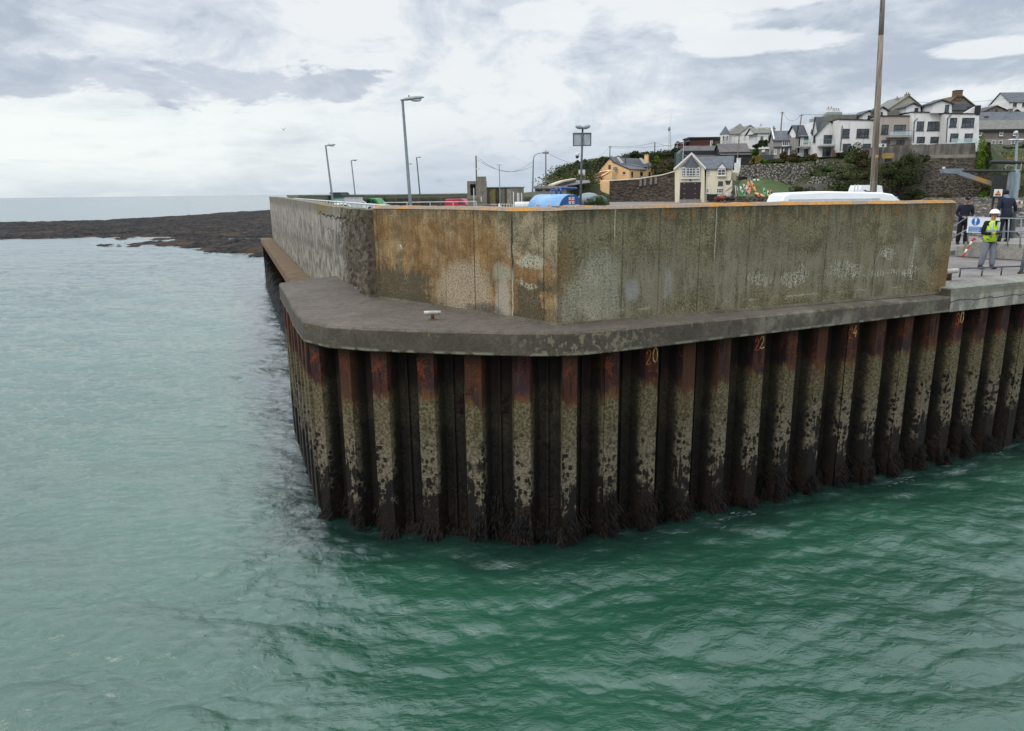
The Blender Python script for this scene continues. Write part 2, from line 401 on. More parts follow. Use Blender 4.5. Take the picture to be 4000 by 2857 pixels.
# --- W2/W3 material with the wall's own stains
def seams(g, x, us, wd=.012):
    r = None
    for u in us:
        t = (x-u).ab().step(wd, wd*.35); r = t if r is None else r.mx(t)
    return r
def spot(g, x, z, u, zc, ru, rz, n=None, k=.6):
    if not hasattr(g, '_dw'):
        g._dw = (g.noise(g._o, 1.7, 7., .68)-.5, g.noise(g.vec(x+9.3, 4.1, z*.8), 2.1, 7., .68)-.5, g.noise(g.vec(x*3., 1.2, z*1.3), 2.2, 6., .7)-.5)
    a = (x-u+g._dw[0]*.55)/ru; b = (z-zc+g._dw[1]*.55)/rz; d = a*a+b*b+g._dw[2]*1.3
    if n is not None: d = d+(n-.5)*k*2
    return d.step(1.45, .45)
LICH = '#b07a1c'
def wall2(g):
    x, y, z = g.obj(); o = g._o
    n = g.noise(o, 2.2, 9., .65, .2); st = g.noise(g.vec(x*6., y*6., z*.7), 1.2, 8., .66, .35); st2 = g.noise(g.vec(x*17., y, z*1.6), 1.1, 6., .7); fi = g.noise(o, 26., 6., .75); bl = g.noise(o, .7, 4., .5)
    grey = g.mix((n*.6+fi*.4).step(.42, .58), '#5f543c', '#978a6d'); org = g.mix((st2*.45+n*.55).step(.38, .62), '#64441d', '#936c33')
    olive = g.mix(fi.step(.42, .58), '#3f3b26', '#655e44')
    om = (x.step(5.0, 4.3)*.55 + x.box(4.7, 5.9, .25)*z.step(5.9, 5.6)*.5 + (st-.5)*2.4 + (bl-.5)*1.5+.06).step(.12, .62)
    c = g.mix(om*.8, grey, org)
    c = g.mix((st2.step(.52, .66)*n.step(.5, .62))*.5, c, '#9d9680')
    c = g.mix(((z-6.35)*1.9+(st-.5)*3.).step(.0, .8)*.75, c, olive)
    # dark damp band at the foot, left panel and right of the crack
    xx = x+(n-.5)*1.6; zz = z+(st-.5)*1.6; foot = (xx.box(-.3, 2.1, .4)*zz.step(5.38, 5.02)+xx.box(4.85, 5.75, .25)*zz.step(5.36, 5.1)).mn(1.)
    c = g.mix((foot+(st-.5)*.9).step(.42, .8)*.85, c, g.mix(fi.step(.35, .7), '#35301f', '#57503a'))
    c = g.mix(z.step(4.75, 4.45)*.45, c, '#453f2c')
    # pale scoured rounds
    pale = spot(g, x, z, 3.35, 4.9, .95, .62, n, .25)*x.step(4.3, 4.1); p2 = spot(g, x, z, 4.52, 4.6, .23, .62, n, .2)
    c = g.mix(pale*.75, c, g.mix(fi.step(.42, .58), '#8a7d67', '#afa188')); c = g.mix(p2*.85, c, '#a2998a')
    c = g.mix(spot(g, x, z, 3.9, 4.52, .6, .16, st2, .9)*.6, c, '#3c3438')
    c = g.mix(spot(g, x, z, 5.35, 5.66, .42, .16, None)*(st2*.4+fi*.6).step(.465, .50)*.8, c, '#aeae9a'); c = g.mix(spot(g, x, z, 5.25, 5.2, .3, .07, None)*(st2*.4+fi*.6).step(.48, .51)*.65, c, '#aeae9a')
    c = g.mix(spot(g, x, z, 4.55, 5.35, .3, .22, n, 1.)*.6, c, '#9b9c88')
    w_ = (g.noise(g.vec(0., z*1.5, 0.), 1.4, 4.)-.5)*.16
    crack = ((x-4.83)+w_).ab()
    c = g.mix(crack.step(.028, .012)*z.step(6.5, 6.4), c, g.mix((z+n*.6).step(5.9, 5.5), '#2b261a', '#c2bba6'))
    c = g.mix(seams(g, x, [.13, 3.68, 5.7], .013)*.75, c, '#2b2719'); c = g.mix(seams(g, x, [1.75, 2.7, 4.4], .012)*.35, c, '#3b321c')
    c = g.mix(spot(g, x, z, 1.05, 5.72, .018, .07)*1., c, '#d8d6cc')
    c = g.mix(fi.step(.50, .40)*.5, c, '#241e12'); c = g.mix((fi*.6+n*.4).step(.545, .60)*.4, c, '#a89d86')
    c = g.mix(.04, c, (.02, .018, .012))
    h = n*.35+fi*.4+st2*.35-crack.step(.03, .0)*1.2-seams(g, x, [.13, 3.68, 5.7], .016)*1.2-seams(g, x, [1.75, 2.7, 4.4], .02)*.3
    return c, h, None
def wall3(g):
    x, y, z = g.obj(); o = g._o
    n = g.noise(o, 2., 9., .65, .2); st = g.noise(g.vec(x*6., y*6., z*.6), 1.2, 8., .66, .35); st2 = g.noise(g.vec(x*15., y, z*1.8), 1.1, 6., .7); fi = g.noise(o, 24., 6., .78); bl = g.noise(o, .5, 4., .5)
    c = g.mix((n*.6+fi*.4).step(.42, .58), '#585036', '#8a8060'); c = g.mix(st.step(.45, .65)*.45, c, '#4a432a'); c = g.mix(bl.step(.48, .6)*st2.step(.38, .6)*.5, c, '#8d8671')
    c = g.mix(((z-6.25)*1.6+(st-.5)*2.4+(fi-.5)).step(.0, .9)*.8, c, '#393420')
    c = g.mix((st2.step(.5, .68))*z.step(5.5, 4.7)*.35, c, '#5d4c28')
    # pale wash left
    pw = (spot(g, x, z, .95, 5.05, .52, .75, n, .35)).mx(spot(g, x, z, .25, 4.95, .3, .5, st, .5)*.75)
    c = g.mix(pw*.85, c, g.mix(fi.step(.42, .58), '#8b8873', '#aaa792'))
    c = g.mix(spot(g, x, z, .13, 5.5, .25, .55, st, .9)*.6, c, '#75582c'); c = g.mix(x.step(.16, .0)*z.step(6.1, 5.3)*.7, c, '#5d4519')
    # silver efflorescence spots low on the wall
    ef = (st2*.45+fi*.55).step(.555, .60)*(x.step(1.2, 1.6)*z.step(5.7, 5.2)*(g.noise(o, .9, 3.).step(.47, .6)))
    c = g.mix((ef*.85).mn(1.), c, '#b3b2a0')
    c = g.mix(spot(g, x, z, 1.75, 5.0, .16, .24, st, .9)*.9, c, '#8e9092'); c = g.mix(spot(g, x, z, 2.55, 5.1, .1, .3, st2, 1.1)*.7, c, '#9a9c98')
    for (u, zz, a, b) in ((5.0, 5.05, .3, .12), (5.9, 4.98, .26, .14), (6.25, 5.15, .13, .15), (7.5, 5.15, .5, .16), (9.2, 5.0, .8, .07), (8.9, 5.5, .2, .12), (9.8, 5.25, .07, .4)):
        c = g.mix(spot(g, x, z, u, zz, a*1.25, b*1.25, None)*(st2*.4+fi*.6).step(.49, .53)*.85, c, '#bcb9a8')
    lk = (((x-8.45)-(z-5.)*.35)+(g.noise(g.vec(0., z*2., 0.), 1.3, 3.)-.5)*.14).ab()
    c = g.mix(lk.step(.03, .01)*z.step(6.2, 6.1)*z.step(4.6, 4.8)*(st2.step(.42, .55))*.55, c, '#a4a290')
    c = g.mix(((x-3.75)).ab().step(.014, .006)*z.step(5.4, 5.7)*.8, c, '#b3b19d'); c = g.mix(((x-1.28)).ab().step(.012, .005)*z.step(5.9, 6.2)*.8, c, '#c9c7b4')
    c = g.mix(((z-4.62)-(st2-.5)*.16).ab().step(.03, .01)*n.step(.5, .58)*.8, c, '#aaa893')
    # orange right end, lichen dots under the coping
    c = g.mix(((x-10.5)*1.3+(5.6-z)*.35+(n-.5)).step(.0, .9)*.75, c, '#6e5420')
    v = g.vor(g.vec(x*1., 0., z*1.), 6.5); ld = (v+(fi-.5)*.5).step(.40, .28)*(z+(bl-.5)*1.1).step(6.18, 6.5)*g.noise(o, 1.1, 2.).step(.42, .52)*x.step(.8, 1.5)
    c = g.mix(ld*.85, c, '#8a5a1c')
    sm = [1.47, 2.35, 3.35, 4.65, 6.9, 8.5]
    c = g.mix(seams(g, x, sm, .009)*.45*n.step(.35, .55), c, '#2a281c'); c = g.mix(seams(g, x, [.6, 2.9, 4., 5.3, 6.0, 7.6, 9.4, 10.1], .01)*.22, c, '#2a281c')
    c = g.mix(fi.step(.50, .40)*.55, c, '#201b11'); c = g.mix(fi.step(.56, .62)*.45, c, '#a19a84')
    c = g.mix((bl*.6+n*.4).step(.46, .56)*.28, c, '#2c2719'); c = g.mix((st*.6+bl*.4).step(.50, .57)*z.step(6.3, 5.0)*.38, c, '#958e79')
    h = n*.35+fi*.6+st2*.25-seams(g, x, sm, .014)
    return c, h, None
def coping_f(g):
    x, y, z = g.obj(); o = g._o; n = g.noise(o, 2.1, 6., .65, .3); fi = g.noise(o, 20., 5., .7); b = g.noise(g.vec(x*1., y*3., z*3.), .8, 5., .62)
    c = g.mix(fi.step(.35, .65), '#6e6050', '#897a66'); c = g.mix((b*.5+n*.5+fi*.3-.15+(x+.5)*.004).step(.505, .55)*.9, c, g.mix(fi.step(.3, .7), '#9a6414', '#b9801c'))
    c = g.mix(n.step(.58, .7)*.5, c, '#5d5a42'); c = g.mix(g.noise(o, 9., 3.).step(.72, .76), c, '#cfccbe')
    return c, n*.5+fi*.5, None
MW2 = material('weathered_wall_rust_stained', wall2, bump=.03); MW3 = material('weathered_wall_olive', wall3, bump=.04); MCO = material('lichened_coping', coping_f, bump=.02)
def wall_grid(name, fr, L, zb, zt_fn, mat, parent, thick=.6, amp=.006, seed=1, rough_fn=None, step=.05):
    """front face as a fine relief grid in local frame coordinates, plus back/ends"""
    nu = max(3, int(L/step)); nv = 46; u = np.linspace(0, L, nu); Z = np.zeros((nv, nu)); Ug = np.zeros((nv, nu))
    top = np.array([zt_fn(a) for a in u])
    for j in range(nv): t = j/(nv-1); Z[j] = zb+(top-zb)*t; Ug[j] = u
    n = nfn(Ug*1.1, Z*1.4, seed, 4)*amp+nfn(Ug*7, Z*7, seed+5, 3)*amp*.5
    if rough_fn is not None: n = n+rough_fn(Ug, Z)
    P = np.stack([Ug, -n, Z], -1)          # local: x along, y = into the wall
    V, F = grid(nu, nv, P); V = V.tolist(); F = F.tolist(); k = len(V)
    V += [[0, thick, zb], [L, thick, zb], [L, thick, float(top[-1])], [0, thick, float(top[0])]]
    F += [[k+1, k, k+3, k+2]]
    F += [[int(i*nu), int((i+1)*nu), k+3, k] for i in (0,)] if False else []
    F.append([0, k]+[k+3]+[int(j*nu) for j in range(nv-1, 0, -1)]); F.append([k+1, nu-1]+[int(j*nu+nu-1) for j in range(1, nv)]+[k+2])
    F.append([int((nv-1)*nu+i) for i in range(nu)]+[k+2, k+3])
    me = bpy.data.meshes.new(name); me.from_pydata(V, [], F); me.update(); me.materials.append(mat)
    o = bpy.data.objects.new(name, me); COL.objects.link(o)
    base = Vector((fr.o.x, fr.o.y, 0)); o.parent = parent; o.location = base-Vector(parent.location); o.rotation_euler = (0, 0, fr.ang); return o
pw = thing('parapet_wall', 'stained concrete parapet wall with orange lichened coping above the dark ledge', 'wall', (KN.x, KN.y, 4.43))
zt2 = lambda u: 6.64-.02*math.exp(-((u-4.9)/.8)**2); zt3 = lambda u: 6.65-.045*max(0, u-5)/6
wall_grid('wall_panel', F2, 6.045, 4.40, zt2, MW2, pw, seed=3)['label'] = 'orange-brown stained left stretch of the wall'
wall_grid('wall_panel', F3, F3.L, 4.30, zt3, MW3, pw, seed=6)['label'] = 'olive grey right stretch of the wall'
def coping():
    # cross-section: outer lip, bevel, flat ridge, inner bevel ; swept along both stretches
    sec = [(.0, -.01), (.012, .0), (-.13, .062), (-.52, .066), (-.64, .02), (-.64, -.01)]
    mid = (F2.nn+F3.nn).normalized()/max(.3, (F2.nn+F3.nn).normalized().dot(F2.nn)); rows = []
    st = [(F2.p(u, 0, zt2(u))[0:2], F2.nn, zt2(u)) for u in np.arange(.0, 5.95, .15)]
    st += [((KN.x, KN.y), mid, 6.64)]+[(F3.p(u, 0, 0)[0:2], F3.nn, zt3(u)) for u in np.arange(.15, F3.L, .15)]+[(F3.p(F3.L+.02, 0, 0)[0:2], F3.nn, zt3(F3.L))]
    b = MB(); k = len(sec)
    for i, (q, nn, z) in enumerate(st):
        w_ = float(nfn(i*.35, 1.3, 4, 3))*.014
        for (n, dz) in sec:
            jj = float(nfn(i*.9, dz*40+n*9, 7, 3))*.012
            b.v.append((q[0]+nn.x*(n+jj), q[1]+nn.y*(n+jj), z+dz+(w_+jj if dz > .02 else w_*.4)))
    for i in range(len(st)-1):
        for j in range(k): a = i*k+j; c = i*k+(j+1) % k; b.f.append((a, c, c+k, a+k))
    b.f.append(tuple(range(k-1, -1, -1))); b.f.append(tuple((len(st)-1)*k+j for j in range(k)))
    b.build('coping', MCO, pw)
coping()
# --- W1: older grey rendered wall running away to the left, broken near end
def wall1(g):
    x, y, z = g.obj(); o = g._o      # x: metres from the near end, growing away
    n = g.noise(o, 1.7, 9., .66, .3); st = g.noise(g.vec(x*1.5, y, z*.75), 1.3, 9., .68, .6); fi = g.noise(o, 20., 5., .75); v = g.vor(o, 5.5)
    c = g.mix((n*.6+fi*.4).step(.42, .58), '#7d746a', '#a89e93'); c = g.mix((st-.5+(n-.5)*.9+(6.2-z)*.03).step(.02, .10)*.85, c, '#4c443b')
    br = (x+(n-.5)*2.2+(5.6-z)*(-.5)).step(4.2, 3.2)       # broken stretch without render
    c = g.mix(br*.92, c, g.mix((v+fi*.4).step(.2, .75), '#2f271f', '#5f5444'))
    low = (z+(st-.5)*2.6+(n-.5)*2.4+(x-4.)*.03).step(5.5, 5.2)*x.step(2.8, 4.)
    c = g.mix(low*.75, c, g.mix(n.step(.4, .6), '#453d33', '#a19a88'))
    c = g.mix((z+(n-.5)*.8).step(6.15, 6.5)*.6, c, '#57523a'); c = g.mix(((x-8.5).ab().step(3., .8))*(z+(n-.5)*.6).step(6.2, 6.5)*.7, c, '#75601f')
    w_ = (g.noise(g.vec(x*1.2, 0., 0.), 1., 5.)-.5)*.5
    ck = (z-6.28+w_-(x-4.)*.01).ab().step(.035, .012)*x.box(3.6, 9.5, .3); ck2 = (z-5.75+w_*1.3+(x-4.)*-.05).ab().step(.03, .01)*x.box(4., 7.5, .3)
    c = g.mix(ck.mx(ck2*.8), c, '#221d18'); c = g.mix(fi.step(.6, .35)*.25, c, '#26221c')
    return c, n*.3+fi*.3+br*(v+fi*.5)*1.3-ck*1.2, None
MW1 = material('old_rendered_wall', wall1, bump=.05)
sw = thing('sea_wall', 'grey cracked rendered sea wall running away left with a broken near end', 'wall', (W1A.x, W1A.y, 3.4))
def w1():
    # local x measured from the near end so that relief is dense there
    L = 46.; fr = Fr(W1A, W1B); nu, nv = 420, 44; t = np.linspace(0, 1, nu); u = L*t**1.6; V = []; top = np.interp(u, [0, 4.4, 12, 36, 46], [6.60, 6.60, 6.68, 6.84, 6.86])
    top = top+nfn(u*1.2, u*0, 9, 4)*np.where(u < 5, .05, .012)
    Z = np.array([3.0+(top-3.0)*j/(nv-1) for j in range(nv)]); U = np.broadcast_to(u, Z.shape)
    br = np.clip((4.2-U+(nfn(U*.9, Z*1.3, 3, 3))*1.2+(Z-5.6)*.3)/1., 0, 1)
    n = nfn(U*1., Z*1.2, 2, 4)*.02-br*.07+br*nfn(U*4.5, Z*4.5, 5, 4, .6)*.14
    P = np.stack([U, n, Z], -1)       # local y>0 is outward here (frame runs away from the viewer)
    Vv, Ff = grid(nu, nv, P); Vl = Vv.tolist(); Fl = Ff[:, ::-1].tolist(); k = len(Vl)
    # rugged top strip
    for i in range(nu):
        for j, wd in enumerate((-.2, -.42, -.62)):
            Vl.append([float(u[i]), wd, float(top[i])-.02+(.03*float(nfn(u[i]*3, wd*9, 6, 3)) if u[i] < 6 else 0.)])
    tb = (nv-1)*nu
    for i in range(nu-1):
        Fl.append([tb+i, k+3*i, k+3*i+3, tb+i+1])
        for j in range(2): Fl.append([k+3*i+j, k+3*i+j+1, k+3*i+j+4, k+3*i+j+3])
    kb = len(Vl)
    for i in range(nu): Vl.append([float(u[i]), -.62, 3.0])
    for i in range(nu-1): Fl.append([k+3*i+2, kb+i, kb+i+1, k+3*i+5])
    Fl.append([int(j*nu) for j in range(nv)]+[k, k+1, k+2, kb]); Fl.append(([int(j*nu+nu-1) for j in range(nv)]+[k+3*nu-3, k+3*nu-2, k+3*nu-1, kb+nu-1])[::-1])
    me = bpy.data.meshes.new('wall_face'); me.from_pydata(Vl, [], Fl); me.update(); me.materials.append(MW1); o = bpy.data.objects.new('wall_face', me); COL.objects.link(o)
    o.parent = sw; o.location = Vector((W1A.x, W1A.y, 0))-Vector(sw.location); o.rotation_euler = (0, 0, fr.ang)
    # left side is outward for this direction, frame normal nn points inward
    # brown ledge at the foot and the weed-covered base below it
    MBR = concrete('brown_ledge', '#5f4730', '#3f3022', '#77603f', moss='#5b5a3a')
    b = MB(); b.box((4., -.05, 3.05), (47.5, -.92, 3.43), fr); b.build('foot_ledge', MBR, sw)
    def weedy(g):
        x, y, z = g.obj(); n = g.noise(g.vec(x*2., y*2., z), 1.6, 8., .7, .4)
        return g.mix(n.step(.4, .62), (.003, .0025, .002), (.016, .012, .008)), n, None
    b = MB(); b.box((3.5, -.04, -1.5), (47.4, -.80, 3.05), fr); b.build('base_wall', material('weedy_base', weedy, rough=.9, bump=.3, spec=0.), sw)
w1()
# --- ledge slab
def slab_x(g, c, x, y, z):
    z = z+3.95; x = x-1.5; y = y+14.5
    n = g.noise(g._o, 2.6, 7., .65); v = g.noise(g._o, 9., 4.)
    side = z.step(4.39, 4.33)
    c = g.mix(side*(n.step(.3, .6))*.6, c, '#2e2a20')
    c = g.mix(side*z.step(4.03, 3.97)*n.step(.46, .55)*.75, c, '#85826f')
    c = g.mix(side*((x-1.5).ab().step(2.2, .3))*v.step(.52, .62)*.7, c, '#7f765f')
    c = g.mix(side*v.step(.63, .68)*z.step(4.2, 4.33)*.8, c, '#6b6a22')
    c = g.mix(side*x.step(3., 6.)*(g.noise(g.vec(x*.9, y*.9, z*.8), 1.2, 7., .65)).step(.46, .62)*.55, c, '#858272')
    return c
MSL = concrete('ledge_concrete', '#544b41', '#352e26', '#675d52', extra=slab_x, bump=.016)
ledge = thing('quay_ledge', 'dark grey concrete ledge wrapping round the pier head above rusty piles', 'quay ledge', (-1.5, 14.5, 3.95))
def slab():
    outer = [(-6.95, 21.65), (-5.9, 18.94), (-5.24, 17.1), (-4.43, 15.12), (-3.72, 14.42), (-2.85, 14.08), (-1.49, 13.76), (.1, 13.46), (.93, 13.42), (1.39, 13.50), (2.25, 13.84), (5.56, 15.40), (10.95, 17.90)]
    zt = [4.42]*9+[4.42, 4.41, 4.37, 4.33]; inner = [(-5.62, 23.35), (-5.0, 21.7), (-4.6, 20.7), (-3.75, 18.35), (-3.35, 18.2), (-2.3, 17.15), (-1., 15.9), (.4, 14.5), (.95, 14.2), (1.2, 14.25), (2.2, 14.7), (5.4, 16.1), (11.2, 18.6)]
    # subdivide
    def sub(a, n=6): 
        r = []
        for i in range(len(a)-1):
            for k in range(n): t = k/n; r.append(tuple(p*(1-t)+q*t for p, q in zip(a[i], a[i+1])))
        return r+[tuple(a[-1])]
    O = sub([o+(z,) for o, z in zip(outer, zt)]); I = sub(inner); b = MB(); n = len(O)
    for i in range(n):
        x, y, z = O[i]; ix, iy = I[i]; dx, dy = ix-x, iy-y; l = math.hypot(dx, dy); dx /= l; dy /= l; w_ = .012*float(nfn(i*.7, 2., 5, 3))
        r = lambda k: (x+dx*k, y+dy*k)
        b.v += [(ix, iy, 3.95), (*r(.0), 3.95), (*r(w_-.01), 3.97), (*r(w_-.004), 4.2), (*r(w_), z-.05), (*r(.045), z-.008+w_), (*r(.09), z+.004), (ix+dx*.3, iy+dy*.3, z+.02)]
    for i in range(n-1):
        for j in range(8): a = i*8+j; c = i*8+(j+1) % 8; b.f.append((a, a+8, c+8, c))
    b.f.append(tuple(range(8))); b.f.append(tuple((n-1)*8+j for j in range(7, -1, -1)))
    b.build('ledge_slab', MSL, ledge)
    # mortar fillet at the foot of the wall
    q = MB()
    pts = [F2.p(.15, .02, 4.43), F2.p(3, .02, 4.43), F2.p(5.9, .02, 4.44), (KN.x+.0, KN.y-.03, 4.43), F3.p(.2, .02, 4.42), F3.p(3, .03, 4.40), F3.p(7, .03, 4.38), F3.p(11., .03, 4.36)]
    q.tube(pts, .055, 6); q.build('mortar_fillet', concrete('fillet', '#4c4638', '#2f2a20', '#6a6453', bump=.03), ledge)
slab()
# --- sheet piles
def pile_f(g):
    x, y, z = g.obj(); o = g._o
    n = g.noise(o, 2.4, 7., .66, .2); fi = g.noise(o, 17., 5., .75); st = g.noise(g.vec(x*7., y*7., z*.7), 1.3, 6., .65, .3); v = g.vor(g.vec(x, y, z*.85), 9.); v2 = g.vor(g.vec(x+3., y, z*.6), 3.3); bl = g.noise(o, .9, 4.)
    pan = y.step(.03, .20)           # webs and recessed pans, coloured darker the deeper they sit
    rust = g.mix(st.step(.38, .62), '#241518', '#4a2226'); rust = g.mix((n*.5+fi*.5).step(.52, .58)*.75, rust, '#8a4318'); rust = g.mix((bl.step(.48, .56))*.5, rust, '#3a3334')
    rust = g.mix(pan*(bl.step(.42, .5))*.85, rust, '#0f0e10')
    ol = g.mix(fi.step(.42, .58), '#4a4230', '#837757'); ol = g.mix(n.step(.50, .62)*.4, ol, '#454428'); ol = g.mix(z.step(2.5, 1.5)*.7, ol, g.mix(fi.step(.42, .58), '#675d4c', '#8f8472'))
    oi = X(g.nt, g.n('ShaderNodeObjectInfo').outputs['Random']); edge = z+(st-.5)*.75+(fi-.5)*.35+(oi-.5)*.32-pan*.1+(bl-.5)*.9
    c = g.mix(edge.step(3.05, 2.98), rust, ol)
    c = g.mix(edge.box(2.95, 3.13, .05)*.5*n.step(.42, .58), c, '#7a5220'); c = g.mix(((st-.5)*3.+(z-2.4)*.5+(oi-.5)).step(.45, .7)*z.step(1.9, 2.7)*.55, c, '#5c3a20')
    # black mussels / weed speckle growing denser downwards
    dens = (2.3-z)*.24+(n-.5)*1.3
    sp = ((v+(fi-.5)*.35).step(.46, .34)).mx((n*.6+st*.4+(2.2-z)*.085+(oi-.5)*.06).step(.60, .635))*((v2*.5+n*.7-dens)).step(.66, .42)*z.step(2.6, 2.1)
    c = g.mix(sp, c, (.008, .007, .006))
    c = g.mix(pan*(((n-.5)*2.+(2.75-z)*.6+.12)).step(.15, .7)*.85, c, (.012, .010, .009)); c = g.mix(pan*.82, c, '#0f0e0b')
    c = g.mix(.36, c, (.014, .010, .008)); c = g.mix((z+(st-.5)*1.7+(fi-.5)*.7+(oi-.5)*.7)  .step(.86, .42), c, g.mix(fi.step(.4, .7), (.006, .005, .004), (.028, .016, .010)))
    return c, n*.4+fi*.5+sp*.8, z.step(.5, 1.4)*.3+.5
MPI = material('rusty_sheet_pile', pile_f, rough=.75, bump=.02, spec=.2)
pl = thing('sheet_pile_wall', 'rusty steel sheet pile wall standing in green water below the ledge', 'pile wall', (.93, 13.6, -2.))
def piles():
    runs = [((-6.9, 21.75), (-4.36, 15.22), 7, .96), ((-4.36, 15.22), (-2.86, 14.28), 2, None), ((-2.86, 14.28), (.98, 13.60), 4, None), ((.98, 13.60), None, 24, .957)]
    dirR = (Vector((13.75, 19.42))-Vector((.98, 13.60))).normalized()
    D = .34
    for (A, B, n, per) in runs:
        A = Vector(A)
        if B is None: B = A+dirR*per*n
        else: B = Vector(B)
        fr = Fr(A, B); per = fr.L/n
        for i in range(n):
            w0 = i*per; a = .345*per; wb = .12*per; j = random.uniform(-.012, .012)
            # outer flat, web, inner pan with clutch rib, web
            prof = [(0, 0), (a, 0), (a+wb, -D), (a+wb+.15*per, -D), (a+wb+.165*per, -D+.05), (a+wb+.215*per, -D+.05), (a+wb+.23*per, -D), (per-wb, -D), (per, 0)]
            if i == n-1 and B is not None: prof[-1] = (per, -.001)
            zs = np.concatenate([[-2.5], np.linspace(-.1, 3.99, 12)]); b = MB(); k = len(prof)
            for z in zs:
                for (u, d) in prof: b.v.append((w0+u-a*.5*0, -d+j+float(nfn(u*3+i*9, z*1.3, 4, 2))*.008, z))
            for r in range(len(zs)-1):
                for c in range(k-1): q = r*k+c; b.f.append((q, q+1, q+k+1, q+k))
            me = bpy.data.meshes.new('sheet_pile'); me.from_pydata(b.v, [], b.f); me.update(); me.materials.append(MPI)
            o = bpy.data.objects.new('sheet_pile', me); COL.objects.link(o); o.parent = pl; o.location = Vector((A.x, A.y, 0))-Vector(pl.location); o.rotation_euler = (0, 0, fr.ang)
    # backing steel so nothing shows through joints
    fr = Fr(Vector((.98, 13.60)), Vector((.98, 13.60))+dirR*23)
    # painted numbers on the outward flats
    MN = paint('number_paint', '#94481f', .9, .6, 14.); MN2 = paint('number_paint_pale', '#b98f5f', .9, .5, 14.)
    glyph = {'2': [(.05, .80), (.14, .95), (.32, 1.02), (.5, .95), (.56, .78), (.48, .55), (.25, .28), (.02, .04), (.3, .0), (.66, .06)], '0': [(.38, 1.02), (.2, .94), (.08, .7), (.05, .4), (.14, .1), (.34, .0), (.52, .1), (.62, .4), (.58, .75), (.46, .98)],
             '4': [(.45, 1.), (.05, .35), (.7, .35), (.5, .6), (.5, .0)], '3': [(.05, .88), (.25, 1.02), (.5, .95), (.55, .75), (.45, .6), (.28, .54), (.48, .48), (.6, .28), (.48, .06), (.25, .0), (.03, .12)], '1': [(.2, .8), (.4, 1.), (.4, 0.)],
             '8': [(.35, .52), (.1, .75), (.35, 1.), (.6, .75), (.1, .28), (.35, .0), (.62, .28), (.35, .52)]}
    for idx, txt, sz in ((2, '20', .235), (5, '22', .215), (8, '24', .205), (12, '30', .235)):
        if not txt: continue
        u0 = idx*.957+.015
        for ci, ch in enumerate(txt):
            nb = MB(); lift = ci*.035; pts = glyph[ch]; cu = u0+ci*sz*.66
            for (p, q) in zip(pts[:-1], pts[1:]):
                A_ = Vector((cu+p[0]*sz*.8, 3.53+lift+p[1]*sz*1.25)); B_ = Vector((cu+q[0]*sz*.8, 3.53+lift+q[1]*sz*1.25)); d = (B_-A_).normalized()*.012*random.uniform(.7, 1.15); nn = Vector((-d.y, d.x))
                quad = [A_-d+nn, A_-d-nn, B_+d-nn, B_+d+nn]
                nb.add([fr.p(t.x, .024, t.y) for t in quad]+[fr.p(t.x, .012, t.y) for t in quad], [(0, 1, 2, 3), (0, 4, 5, 1), (1, 5, 6, 2), (2, 6, 7, 3), (3, 7, 4, 0)])
            nb.build('painted_number', MN if ci == 0 else MN2, pl)['label'] = 'hand-painted digit %s of the number %s' % (ch, txt)
    # anchor bolts with square plates in the front pans
    bb = []
    for (px, py) in ((1020*1.759, 885*1.759), (1118*1.759, 884*1.759), (1215*1.759, 880*1.759)):
        f2 = Fr(Vector((-2.86, 14.28)), Vector((.98, 13.60))); u, z = f2.hit(px, py, -.3)
        for dz in (0, -.22):
            q = MB(); q.box((u-.085, -.335, z+dz-.085), (u+.085, -.30, z+dz+.085), f2); c0 = f2.p(u, -.30, z+dz); c1 = f2.p(u, -.25, z+dz); q.tube([c0, c1], .04, 6); q.build('anchor_plate', MPI, pl)
piles()
